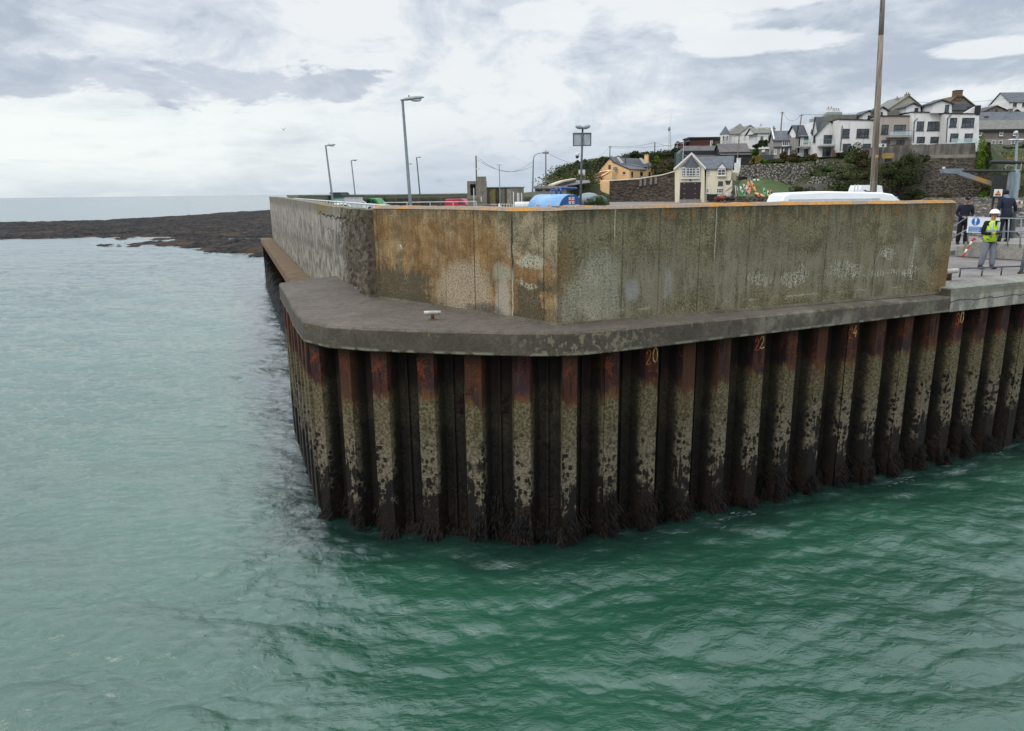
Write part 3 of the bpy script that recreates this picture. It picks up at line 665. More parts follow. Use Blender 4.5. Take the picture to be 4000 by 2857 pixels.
# thin shadow gap: fibreboard strip above the piles (dark line under ledge)
# --- fringe of weed at the waterline
def weed():
    V = []; F = []
    paths = [((-7.3, 22.9), (-4.45, 15.1), 1100), ((-4.45, 15.1), (-2.86, 14.15), 900), ((-2.86, 14.15), (.98, 13.47), 8000), ((.98, 13.47), (13.6, 19.2), 24000), ((13.6, 19.2), (21.5, 22.8), 1800)]
    for A, B, n in paths:
        A = Vector(A); B = Vector(B); L = (B-A).length; d = (B-A)/L; nn = Vector((d.y, -d.x)); per = .957
        for i in range(n):
            u = random.uniform(0, L); ph = (u % per)/per; rec = 0. if ph < .42 else .3; q = A+d*u-nn*(rec-.02+.12)+nn*random.uniform(-.02, .03)
            if rec == 0: q = A+d*u-nn*.12+nn*random.uniform(0, .04)
            cn = float(nfn(u*1.7, A.x, 3, 3)); cm = float(nfn(u*6.3, A.y, 5, 2)); clump = .75+1.1*cn
            if cm < -.25 and random.random() < .8: continue
            z0 = random.uniform(-.04, .80)*max(.25, clump)*random.uniform(.4, 1.); ln = random.uniform(.06, .2); w_ = random.uniform(.004, .011)
            t = random.uniform(-.7, .7); out = random.uniform(.0, .07) if random.random() < .93 else random.uniform(.08, .2)
            z0 -= .17; p0 = Vector((q.x, q.y, z0)); p1 = p0+Vector((nn.x*out+d.x*t*ln*.4, nn.y*out+d.y*t*ln*.4, -ln*.55)); p2 = p1+Vector((nn.x*out*.3+d.x*t*ln*.4, nn.y*out*.3+d.y*t*ln*.4, -ln*.5))
            s = Vector((d.x, d.y, random.uniform(-.4, .4)))*w_; k = len(V)
            V += [p0-s, p0+s, p1+s*1.3, p1-s*1.3, p2]; F += [(k, k+1, k+2, k+3), (k+3, k+2, k+4, k+4)]
    me = bpy.data.meshes.new('seaweed'); F2_ = [f if f[2] != f[3] else f[:3] for f in F]
    m = material('wet_seaweed', lambda g: (g.obj() and g.mix(g.noise(g._o, 2.5, 3.).step(.4, .68), (.003, .0025, .002), (.013, .0075, .004))), rough=.6, spec=.15)
    me.from_pydata([tuple(v) for v in V], [], F2_); me.update(); me.materials.append(m); o = bpy.data.objects.new('seaweed', me); COL.objects.link(o)
    tag(o, 'dark brown seaweed fringe hanging on the piles at the waterline', 'seaweed', kind='stuff')
    # weed on the old base wall at far left
    V = []; F = []; A, B = W1A, W1B; L = 44; d = (B-A).normalized(); nn = Vector((-d.y, d.x)); nn = -nn if nn.x > 0 else nn
    for i in range(2600):
        u = random.uniform(4, L); q = A+d*u+nn*(.80+random.uniform(-.02, .05)); z0 = random.uniform(.1, 2.6)*random.random()+.1; ln = random.uniform(.15, .45); w_ = random.uniform(.02, .05)
        p0 = Vector((q.x, q.y, z0)); out = random.uniform(.02, .25); p1 = p0+Vector((nn.x*out, nn.y*out, -ln)); s = Vector((d.x, d.y, 0))*w_; k = len(V); V += [p0-s, p0+s, p1+s, p1-s]; F.append((k, k+1, k+2, k+3))
    me = bpy.data.meshes.new('seaweed'); me.from_pydata([tuple(v) for v in V], [], F); me.update(); me.materials.append(m); o = bpy.data.objects.new('seaweed', me); COL.objects.link(o)
    tag(o, 'black seaweed clinging to the old sea wall base at far left', 'seaweed', kind='stuff')
    # thin broken lines of foam where the swell slaps the piles
    b = MB()
    for A, B, n in (((-4.45, 15.0), (-2.86, 13.98), 120), ((-2.86, 13.95), (.98, 13.28), 520), ((.98, 13.28), (13.6, 19.0), 900)):
        A = Vector(A); B = Vector(B); L = (B-A).length; d = (B-A)/L; nn = Vector((d.y, -d.x))
        for i in range(n):
            u = random.uniform(0, L); q = float(nfn(u*1.3+A.x, 2.2, 15, 3))
            if q < .2 or random.random() < .72: continue
            off = random.random()**1.5*.5*(q+.2)+.04*math.sin(u*7); P = A+d*u+nn*off; h = samp(T1, np.array([P.x]), np.array([P.y]), .1)[0][0]*.8-.2
            ln = random.uniform(.02, .085); wd = random.uniform(.0012, .0028); a = math.atan2(d.y, d.x)+random.gauss(0, .22); ca, sa = math.cos(a), math.sin(a); pts = []
            for j in range(6): t = 2*math.pi*j/6; X_, Y_ = ln*math.cos(t)*random.uniform(.6, 1.2), wd*math.sin(t)*random.uniform(.7, 1.6); pts.append((P.x+X_*ca-Y_*sa, P.y+X_*sa+Y_*ca))
            b.slab(pts, h+.012, h+.018)
    o = b.build('foam', paint('foam', '#6f7a78', .8, .3)); tag(o, 'small white foam flecks floating on the water beside the piles', 'foam', kind='stuff')
weed()
# --- bollard on the ledge
def tee(name, label, px, py, z, L, ang, r, cat='bollard'):
    c = onz(px, py, z); t = thing(name, label, cat, c)
    mw = paint('bollard_white', '#a9a89c', .6, .2, 8., dirt='#6b5030'); mr = paint('bollard_rust', '#5a3726', .9, .4, 9.)
    h = .26 if L > .4 else .15; b = MB(); b.tube([(c.x, c.y, z-.02), (c.x, c.y, z+h)], [r*.95, r*.8], 14); b.build('post', mr, t, True)
    d = Vector((math.cos(ang), math.sin(ang), 0)); b = MB(); q = Vector((c.x, c.y, z+h))
    b.tube([q-d*L/2, q-d*(L/2-.01), q+d*(L/2-.01), q+d*L/2], [r*.9, r, r, r*.9], 16); b.tube([q-d*.06, q-d*.045], r*1.03, 16); b.build('crossbar', mw, t, True)
    b = MB(); b.lathe((c.x, c.y, z), [(r*2.4, -.01), (r*2.3, .008), (r*1.2, .015)], 16); b.build('base_plate', mr, t)
tee('mooring_bollard', 'white tee-headed pipe bollard with rusty foot on the dark ledge', 1690, 1250, 4.43, .35, .1, .042)
tee('mooring_bollard', 'grey tee-headed bollard at the right end of the parapet wall', 3706, 1098, 4.50, .62, .5, .07)
# --- right hand quay edge and deck
def quay():
    dirR = (Vector((13.75, 19.42))-Vector((.98, 13.60))).normalized(); nn = Vector((dirR.y, -dirR.x))
    A = onz(3704, 1216, 3.95).xy; fr = Fr(A, A+dirR*18)
    def ex(g, c, x, y, z):
        z = z+3.95
        n = g.noise(g.vec(x*2., y*2., z*.7), 1.5, 6., .65)
        c = g.mix(z.step(4.44, 4.38)*n.step(.42, .6)*.7, c, '#a3a294'); c = g.mix((z-4.18+(g.noise(g.vec(x*1.3, y*1.3, 0.), 1., 5.)-.5)*.3).ab().step(.02, .006)*.9, c, '#25231b')
        return g.mix(z.box(4.32, 4.44, .03)*n.step(.35, .5)*.5, c, '#5a5c38')
    m = concrete('quay_edge', '#75736a', '#45433a', '#8f8d82', extra=ex)
    t = thing('quay_edge', 'pale cracked concrete quay edge at the right beyond the parapet wall', 'quay edge', (A.x, A.y, 3.95))
    b = MB(); b.box((.0, .03, 3.93), (17, -1.1, 4.52), fr); b.build('edge_beam', m, t)
    b = MB(); b.box((-.10, -.2, 3.97), (-.005, .0, 4.50), fr); b.build('joint_block', concrete('joint', '#3b372c', '#25221a', '#4d493a'), t)
    # deck sheet
    def df(g):
        x, y, z = g.obj(); n = g.noise(g._o, .8, 7., .6); fi = g.noise(g._o, 9., 5., .7)
        c = g.mix(n.step(.35, .65), '#625c58', '#7d7772'); return g.mix(fi.step(.4, .7)*.3, c, '#4a4642'), fi, None
    dm = material('quay_deck', df, bump=.01)
    e0 = fr.p(0, -.9, 0); e1 = fr.p(17, -.9, 0)
    poly = [(-3.9, 18.9), (-.9, 16.2), (.9, 14.6), (11.0, 18.9), (e0[0], e0[1]), (e1[0], e1[1]), (60, 42), (110, 75), (120, 170), (-8, 170), (-8, 128), (-20, 84), (-19.5, 60.6)]
    b = MB(); b.slab(poly, 3.2, DK-.02); o = b.build('quay_deck', dm); tag(o, kind='structure')
quay()
# ================================================================ HARBOUR INTERIOR
GLASS = material('window_glass', lambda g: (g.obj() and g.mix(g.noise(g._o, .7, 2.).step(.4, .6), (.02, .026, .032), (.07, .085, .095))), rough=.12, spec=.6)
STEEL = paint('galvanised_steel', '#7f868a', .5, .2, 5., metal=.3); DSTEEL = paint('dark_steel', '#3c4448', .55, .3, 5.); WHITE = paint('white_paint', '#c9cbc8', .6, .06, 1., dirt='#8c8c84')
WHITEW = paint('white_render', '#d6d4d0', .85, .05, .5, dirt='#a5a39b'); BLACK = paint('black_trim', '#1b1c1e', .6, .3, 3.); WOODP = paint('weathered_pole_wood', '#6e6558', .9, .25, 6., dirt='#4b443a')
def lamp(name, label, px, ptop, Y, head, r=.055, lean=0, two=False, tdrop=0, group='street lamps on the quay', mat=None, hd=1):
    top = at(px, ptop, Y); bx = top.x+lean; mat = mat or paint('lamp_pole_grey', '#5d676b', .55, .15, 5.)
    t = thing(name, label, 'street lamp', (bx, Y, DK), group)
    b = MB(); b.tube([(bx, Y, DK-.05), (bx, Y, DK+1.2), (bx*.85+top.x*.15, Y, DK+1.25), (top.x, Y, top.z)], [r*1.5, r*1.5, r*1.15, r*.8], 10); b.build('pole', mat, t, True)
    for s in ((1, -1) if two else (hd,)):
        b = MB(); L = head; c = Vector((top.x, Y, top.z)); n = 10; base = len(b.v); rows = [(-.10, .05, .03), (.0, .09, .07), (.2, .13, .10), (.5, .15, .11), (.8, .12, .09), (.95, .06, .05), (1., .01, .015)]
        for (a, ry, rz) in rows:
            for j in range(n):
                th = 2*math.pi*j/n; zz = math.sin(th)*rz*L; zz = zz*.55 if zz < 0 else zz
                b.v.append((c.x+s*a*L, c.y+math.cos(th)*ry*L, c.z+zz+a*L*.10))
        for i in range(len(rows)-1):
            for j in range(n): a0 = i*n+j; a1 = i*n+(j+1) % n; b.f.append((a0, a1, a1+n, a0+n))
        h = b.build('lamp_head', paint('lamp_shell', '#8d9494', .5, .1), t, True)
        b = MB(); b.ell((c.x+s*.62*L, c.y, c.z-.0*L), (.26*L, .1*L, .09*L), 10, 6); b.build('lens', paint('lamp_lens', '#b9c0c0', .2, .05), h, True)
    b = MB(); b.lathe((top.x+hd*.3*head, Y, top.z+.1*head+.03), [(.03*head, 0), (.03*head, .07*head)], 8); b.build('photocell', DSTEEL, t)
    return t
lamp('street_lamp', 'tallest nearest street lamp with one grey head above the sea wall', 1572, 391, 41, 1.18, .085, lean=.24)
lamp('street_lamp', 'leftmost street lamp standing in front of the green-roofed kiosk', 1272, 570, 78, 1.05, .1, lean=.45)
lamp('street_lamp', 'second street lamp from the left, right of the kiosk', 1372, 628, 115, .95, .1, lean=.4)
lamp('street_lamp', 'thin street lamp with dark head seen end-on, right of the tallest lamp', 1627, 616, 109, .7, .1, lean=.4, mat=DSTEEL)
lamp('street_lamp', 'farthest street lamp with its head just right of the tallest lamp', 1594, 642, 150, .9, .06, lean=.1)
lamp('street_lamp', 'short double-headed lamp in front of the grey corrugated shed', 1950, 645, 90, .34, .06, lean=.05, two=True)
# quayside railing along the inside of the sea wall
def railing(name, label, pts, h=1.05, sp=1.0, r=.022, mid=True, mat=None, cat='railing', bal=False):
    pts = [Vector(p) for p in pts]; t = thing(name, label, cat, pts[0]); mat = mat or STEEL
    b = MB(); b.tube([p+Vector((0, 0, h)) for p in pts], r*1.15, 8); b.build('top_rail', mat, t, True)
    if mid: b = MB(); b.tube([p+Vector((0, 0, h*.5)) for p in pts], r, 8); b.build('mid_rail', mat, t, True)
    tot = 0
    for a, c in zip(pts[:-1], pts[1:]):
        L = (c-a).length; n = max(1, round(L/sp))
        for i in range(n+1):
            if i == 0 and tot: continue
            q = a.lerp(c, i/n); b = MB(); b.tube([q-Vector((0, 0, .03)), q+Vector((0, 0, h))], r*1.1, 6); b.build('post', mat, t); tot += 1
    return t
_d = (W1B-W1A).normalized(); _n = Vector((_d.y, -_d.x))*1.5
railing('quay_railing', 'white balustrade railing running along inside the grey sea wall', [(W1A.x+_d.x*4.5+_n.x, W1A.y+_d.y*4.5+_n.y, 5.58), (W1A.x+_d.x*40+_n.x, W1A.y+_d.y*40+_n.y, 5.66)], 1.05, 1.15, .028, False, WHITE)
def walkway():
    fr = Fr(W1A, W1B); b = MB(); b.box((3.2, .62, 4.4), (45, 2.4, 5.6), fr)   # n>0 is inward here
    o = b.build('raised_walkway', concrete('walkway', '#6b665c', '#45413a', '#86817a')); tag(o, 'grey raised concrete walkway behind the left sea wall', 'walkway')
walkway()
# far harbour wall
def hw():
    A = onz(1150, 768, 6.6); A = at(1165, 768, 78); B = at(1500, 765, 104); C_ = at(2006, 757.5, 112)
    def f(g):
        x, y, z = g.obj(); n = g.noise(g._o, .8, 6., .65); c = g.mix(n.step(.35, .65), '#2c2822', '#4b453b'); c = g.mix(z.step(1.75, 2.1)*.8, c, '#6d705c')
        return g.mix(((x/3.1).s and ((x*.33)._m('FRACT', None)).step(.08, .0))*.5, c, '#77736a'), n, None
    m = material('harbour_wall_stone', f, bump=.08)
    t = thing('harbour_wall', 'long dark panelled harbour wall closing the far side of the quay', 'wall', (A.x, A.y, 4.4))
    for P, Q in ((A, B), (B, C_)):
        b = MB(); fr = Fr(P, Q); b.prism([(0, 4.3), (fr.L, 4.3), (fr.L, Q.z), (0, P.z)], 0, -1.2, fr); b.build('wall_section', m, t)
        b = MB(); b.prism([(0, P.z), (fr.L, Q.z), (fr.L, Q.z+.16), (0, P.z+.16)], .08, -1.3, fr); b.build('coping', concrete('hw_cope', '#6d7263', '#4a4f3f', '#8b8f80'), t)
    P, Q = C_, at(2142, 743.5, 104); b = MB(); fr = Fr(P, Q); b.prism([(0.02, 4.3), (fr.L, 4.3), (fr.L, Q.z), (.02, P.z)], 0, -1., fr)
    o = b.build('ramp_wall', m); tag(o, 'dark wall with pale sloping coping rising right of the grey shed', 'wall')
    railing('quay_railing', 'pale railing in front of the long dark harbour wall', [at(1500, 797, 70).xy.to_3d()+Vector((0, 0, DK+.6)), at(1860, 797, 70).xy.to_3d()+Vector((0, 0, DK+.6))], 1.05, 2.2, .03, True, WHITE)
hw()
# kiosk with raised roof lantern
def kiosk():
    fr = frp(1219, 1342, 88, 84); L = fr.L; z1 = 6.80
    t = thing('kiosk', 'small white kiosk with dark green flat roof and raised roof hatch', 'kiosk', fr.p(L/2, 0, DK))
    b = MB(); b.box((.15, 0, DK), (L-.15, -2.6, z1-.1), fr); b.build('wall', WHITE, t)
    b = MB(); b.box((.12, .03, z1-.62), (L-.12, .0, z1-.12), fr); b.build('fascia', paint('pale_green', '#8fb0a6', .7), t)
    b = MB(); b.box((0, .25, z1-.12), (L, -2.8, z1), fr); b.build('roof', paint('roof_green', '#1d3a34', .7), t)
    u0, _ = fr.hit(1272, 750); u1, _ = fr.hit(1316, 750); b = MB(); b.prism([(u0+.2, z1), (u1+.1, z1), (u1-.35, z1+.38), (u0-.15, z1+.38)], -.6, -1.8, fr); b.build('roof_hatch', paint('hatch_green', '#16261f', .7), t)
    b = MB(); b.box((1.6, .02, 5.3), (2.4, .05, 6.0), fr); b.build('window', GLASS, t); b = MB(); b.prism([(2.65, 6.05), (3.0, 6.05), (2.82, 6.3)], .02, .06, fr); b.build('sign', BLACK, t)
kiosk()
# vehicles ----------------------------------------------------------
def vehicle(name, label, cat, px, Y, heading, prof, W, mat, glass, wheels, group=None, extra=None, z=DK):
    """prof: side profile list (x,z) in metres, front at +x; glass: list of ('s', x0,z0,x1,z1,x2,z2...) ; heading rotates"""
    c = at(px, 760, Y); t = thing(name, label, cat, (c.x, Y, z), group); t.rotation_euler = (0, 0, heading)
    def add(nm, vs, fs, m, par=None, sm=False):
        me = bpy.data.meshes.new(nm); me.from_pydata(vs, [], fs); me.update(); me.materials.append(m); o = bpy.data.objects.new(nm, me); COL.objects.link(o); o.parent = par or t
        if sm: me.polygons.foreach_set('use_smooth', [True]*len(me.polygons))
        return o
    k = len(prof); v = []; f = []; zmax = max(p[1] for p in prof)
    ys = [(-W/2, .965, .86), (-W/2+.0, 1., 1.), ]
    def wid(zz): tt = max(0, (zz-1.0)/(zmax-1.0)); return W/2*(1-.13*tt*tt)
    rings = []
    for (s, q) in ((-1, 0), (-1, 1), (1, 1), (1, 0)):
        rings.append([(x*(1. if q else .985), s*(wid(zz) if not q else wid(zz)-.10), zz*(1 if not q else 1) if q == 0 else zz+(.05 if zz > zmax-.25 else 0)) for x, zz in prof])
    for rg in rings: v += rg
    f.append(tuple(range(k))); f.append(tuple(range(4*k-1, 3*k-1, -1)))
    for a in range(3):
        for i in range(k): f.append((a*k+i, (a+1)*k+i, (a+1)*k+(i+1) % k, a*k+(i+1) % k))
    add('body', v, f, mat, sm=False)
    for gname, pts in glass:
        if pts[0] == 's':
            for s in (-1, 1):
                q = pts[1]; vs = [(x, s*(wid(zz)+.012), zz) for x, zz in q]+[(x, s*(wid(zz)-.02), zz) for x, zz in q]; n = len(q)
                add(gname, vs, [tuple(range(n)), tuple(range(2*n-1, n-1, -1))]+[(i, i+n, (i+1) % n+n, (i+1) % n) for i in range(n)], GLASS)
        else:
            (x0, z0), (x1, z1) = pts[1]; o_ = .012*(1 if x0 > 0 else -1); w0, w1 = wid(z0)-.14, wid(z1)-.14
            vs = [(x0+o_, -w0, z0), (x0+o_, w0, z0), (x1+o_, w1, z1+.01), (x1+o_, -w1, z1+.01), (x0-o_*3, -w0, z0), (x0-o_*3, w0, z0), (x1-o_*3, w1, z1-.02), (x1-o_*3, -w1, z1-.02)]
            add(gname, vs, [(0, 1, 2, 3), (7, 6, 5, 4), (0, 4, 5, 1), (1, 5, 6, 2), (2, 6, 7, 3), (3, 7, 4, 0)], GLASS)
    tm = paint('tyre_rubber', '#151515', .9); rm = paint('wheel_rim', '#8a8c8e', .4, metal=.5)
    for wx in wheels:
        for s in (-1, 1):
            b = MB(); y = s*(W/2-.1); b.tube([(wx, y-.1, .33), (wx, y+.1, .33)], .33, 18); wh = add('wheel', b.v, b.f, tm)
            b = MB(); b.tube([(wx, y-.105, .33), (wx, y+.105, .33)], .19, 12); add('rim', b.v, b.f, rm, wh)
    for s in (-1, 1):
        b = MB(); xr = min(p[0] for p in prof); b.cbox((xr-.0, s*(W/2-.14), 1.0), (.05, .16, .34)); add('tail_light', b.v, b.f, paint('tail_red', '#7c1414', .3))
        xf = max(p[0] for p in prof); b = MB(); b.cbox((xf-.1, s*(W/2-.22), .82), (.2, .3, .18)); add('headlight', b.v, b.f, paint('headlight', '#c9cdd0', .15))
    if extra: extra(t, add)
    return t
SV = [(-1.95, .35), (-2.0, .9), (-1.97, 1.3), (-1.86, 1.72), (-1.7, 1.82), (.35, 1.84), (.7, 1.78), (1.35, 1.12), (2.0, .95), (2.12, .7), (2.1, .35)]
svg = [('side_window', ('s', [(.12, 1.15), (1.0, 1.15), (.62, 1.66), (.12, 1.68)])), ('side_window', ('s', [(-1.75, 1.15), (-.1, 1.15), (-.1, 1.66), (-1.68, 1.64)])), ('windscreen', ('f', ((1.30, 1.16), (.72, 1.74)))), ('rear_window', ('f', ((-1.98, 1.2), (-1.88, 1.66))))]
GREEN = paint('van_green', '#1f7a35', .3, .08, dirt='#1b5a2c'); REDV = paint('van_red', '#9c1230', .3, .08); VW = paint('van_white', '#dfe3e4', .3, .03)
c2 = lambda *a, **k: vehicle(*a, **k)
vehicle('parked_van', 'small green van parked beyond the sea wall', 'van', 1462, 98, -.45, SV, 1.75, GREEN, svg, (-1.3, 1.3), z=DK)
vehicle('parked_van', 'small dark pink-red van parked left of the lookout tower', 'van', 1797, 100, -.4, SV, 1.7, REDV, [svg[0], svg[2]], (-1.3, 1.3), z=DK-.2)
SC = [(-2.1, .3), (-2.15, .85), (-1.9, .98), (-1.2, 1.42), (-.2, 1.48), (.45, 1.42), (1.1, .98), (1.95, .85), (2.15, .6), (2.12, .3)]
scg = [('side_window', ('s', [(-1.5, .99), (.85, .97), (.38, 1.36), (-.2, 1.4), (-1.1, 1.36)])), ('windscreen', ('f', ((1.08, 1.0), (.47, 1.4)))), ('rear_window', ('f', ((-1.88, 1.0), (-1.22, 1.38))))]
vehicle('parked_car', 'white car parked left of the green van, nose towards it', 'car', 1394, 94, .5, SC, 1.7, VW, scg, (-1.35, 1.35), 'white cars by the kiosk', z=DK+.25)
vehicle('parked_car', 'white car behind the railing directly below the kiosk', 'car', 1330, 80, .6, SC, 1.7, VW, scg, (-1.35, 1.35), 'white cars by the kiosk')
# lookout tower
def tower():
    Y = 92; fr = frp(1824, 1862, Y); m = concrete('tower_render', '#6e685c', '#4c4438', '#8a8478'); L = fr.L
    t = thing('lookout_tower', 'small derelict concrete lookout with a dark open doorway', 'tower', fr.p(L/2, 0, DK))
    zt = fr.hit(1840, 708)[1]; d0 = fr.hit(1838, 720)[1]; d1 = fr.hit(1838, 764)[1]; ua, ub = fr.hit(1837, 740)[0], fr.hit(1858, 740)[0]
    b = MB(); b.box((0, 0, DK), (ua, -2.6, zt), fr); b.box((ub, 0, DK), (L+1.15, -2.6, zt), fr); b.box((ua, 0, DK), (ub, -2.6, d1), fr); b.box((ua, 0, d0), (ub, -2.6, zt), fr); b.box((ua, -.9, d1), (ub, -2.6, d0), fr); b.build('wall', m, t)
    b = MB(); b.box((ua, -.7, d1), (ub, -.88, d0), fr); b.build('dark_opening', BLACK, t)
    b = MB(); b.box((-.1, .08, d1-.42), (L+.1, .0, d1-.22), fr); b.build('sill', m, t)
    z2 = fr.hit(1880, 690)[1]; b = MB(); b.box((L+.05, -.6, zt), (L+1.1, -2.4, z2), fr); b.build('upper_block', m, t)
    b = MB(); c = fr.p(L*.95, -.8, zt); b.tube([c, (c[0], c[1], at(1863, 608, Y).z)], .09, 8); b.build('mast', WOODP, t)
    b = MB(); c2_ = at(1868, 660, Y-.3); b.cbox((c2_.x, c2_.y, c2_.z), (.5, .25, .14)); b.build('floodlight', WHITE, t)
    b = MB(); b.box((L+.45, .06, zt-2.5), (L+.6, .0, zt-1.9), fr); b.build('sign', WHITE, t)
    fr2 = frp(1860, 2000, 96, 94); zt = fr2.hit(1950, 731)[1]
    t = thing('shed', 'flat-roofed grey concrete shed with one yellowish panel beside the lookout', 'shed', fr2.p(fr2.L/2, 0, DK))
    cols = ['#5f594e', '#757061', '#8d8456', '#48402f', '#6e6a60', '#6a665d', '#4b3f2c', '#807c70']
    px = [1896, 1910, 1914, 1936, 1950, 1962, 1972, 1980, 1999]
    b = MB(); b.box((fr2.hit(1896, 750)[0], 0, DK), (fr2.hit(1999, 750)[0], -4, zt-.12), fr2); b.build('wall', m, t)
    for i, c in enumerate(cols):
        u0, u1 = fr2.hit(px[i], 750)[0], fr2.hit(px[i+1], 750)[0]; b = MB(); b.box((u0+.02, .0, DK), (u1-.02, .04+.03*(i % 2), zt-.14), fr2); b.build('panel', paint('shed_panel_%d' % i, c, .9, .2), t)
    b = MB(); b.box((fr2.hit(1893, 750)[0], .2, zt-.12), (fr2.hit(2001, 750)[0], -4.2, zt), fr2); b.build('roof', paint('verdigris', '#5b7a68', .8), t)
tower()
# things on the quay right of the shed: crowd barriers, white tanks
for k, (x0, x1, Y) in enumerate(((1906, 1948, 62), (1958, 2000, 62), (2004, 2046, 60))):
    P, Q = at(x0, 800, Y), at(x1, 800, Y); z = DK+.35
    railing('crowd_barrier', ['steel crowd barrier below the double-headed lamp, leftmost of three', 'middle steel crowd barrier in front of the grey shed', 'steel crowd barrier nearest the blue tank'][k], [(P.x, Y, z), (Q.x, Y, z)], 1.15, .22, .02, False, WHITE, 'barrier')
def bits():
    c = at(2040, 800, 58); b = MB(); b.tube([(c.x-.6, 58, 5.9), (c.x+.75, 58, 5.9)], .34, 14); b.cbox((c.x, 58, 5.4), (1.2, .5, .5)); o = b.build('water_tank', WHITE, smooth=False); tag(o, 'small white cylindrical tank left of the blue fuel tank', 'tank')
    c = at(1951, 800, 60); b = MB(); b.lathe((c.x, 60, DK), [(.13, 0), (.13, 1.35), (.04, 1.6)], 12); o = b.build('marker_post', WHITE); tag(o, 'short white pointed marker post between two crowd barriers', 'post')
    c = at(1852, 800, 66); b = MB(); b.tube([(c.x, 66, DK), (c.x, 66, at(1852, 735, 66).z)], .035, 8); o = b.build('pole', WHITE); tag(o, 'thin white pole standing in front of the lookout doorway', 'pole')
    for i, (px, top) in enumerate(((2006, 749), (2022, 754), (2027, 754), (2038, 754))):
        P = at(px, 790, 80); b = MB(); b.tube([(P.x, 80, DK), (P.x, 80, at(px, top, 80).z)], .05, 8); o = b.build('handrail_post', WHITE)
        tag(o, ['white post nearest the shed below the sloping coping', 'white post of a close pair, left one', 'white post of a close pair, right one', 'white post farthest right below the sloping coping'][i], 'post')
    b = MB(); P = at(1902, 800, 58); b.ell((P.x, 58, 5.75), (.95, .5, .35), 14, 8); o = b.build('covered_bundle', paint('black_sheet', '#17181a', .5)); tag(o, 'black sheeted heap left of the crowd barriers', 'bundle')
    # low concrete shelter with slot openings
    fr = frp(2084, 2215, 84); t = thing('shelter', 'low pale concrete shelter with slot openings behind the blue tank', 'shelter', fr.p(2, 0, DK)); m = concrete('shelter_conc', '#77756c', '#55534b', '#96948b')
    z1 = fr.hit(2100, 728)[1]; zb = fr.hit(2100, 737)[1]; za = fr.hit(2100, 749)[1]
    b = MB(); b.box((0, .3, zb), (fr.L, -2.6, z1), fr); b.build('roof_band', m, t)
    b = MB(); b.box((.2, 0, DK), (fr.L-.1, -2.4, zb), fr); b.build('wall', m, t)
    for (a, c) in ((2095, 2119), (2131, 2156), (2168, 2190)):
        b = MB(); b.box((fr.hit(a, 744)[0], .03, fr.hit(a, 747.5)[1]), (fr.hit(c, 744)[0], .0, fr.hit(a, 741.5)[1]), fr); b.build('slot', BLACK, t)
bits()
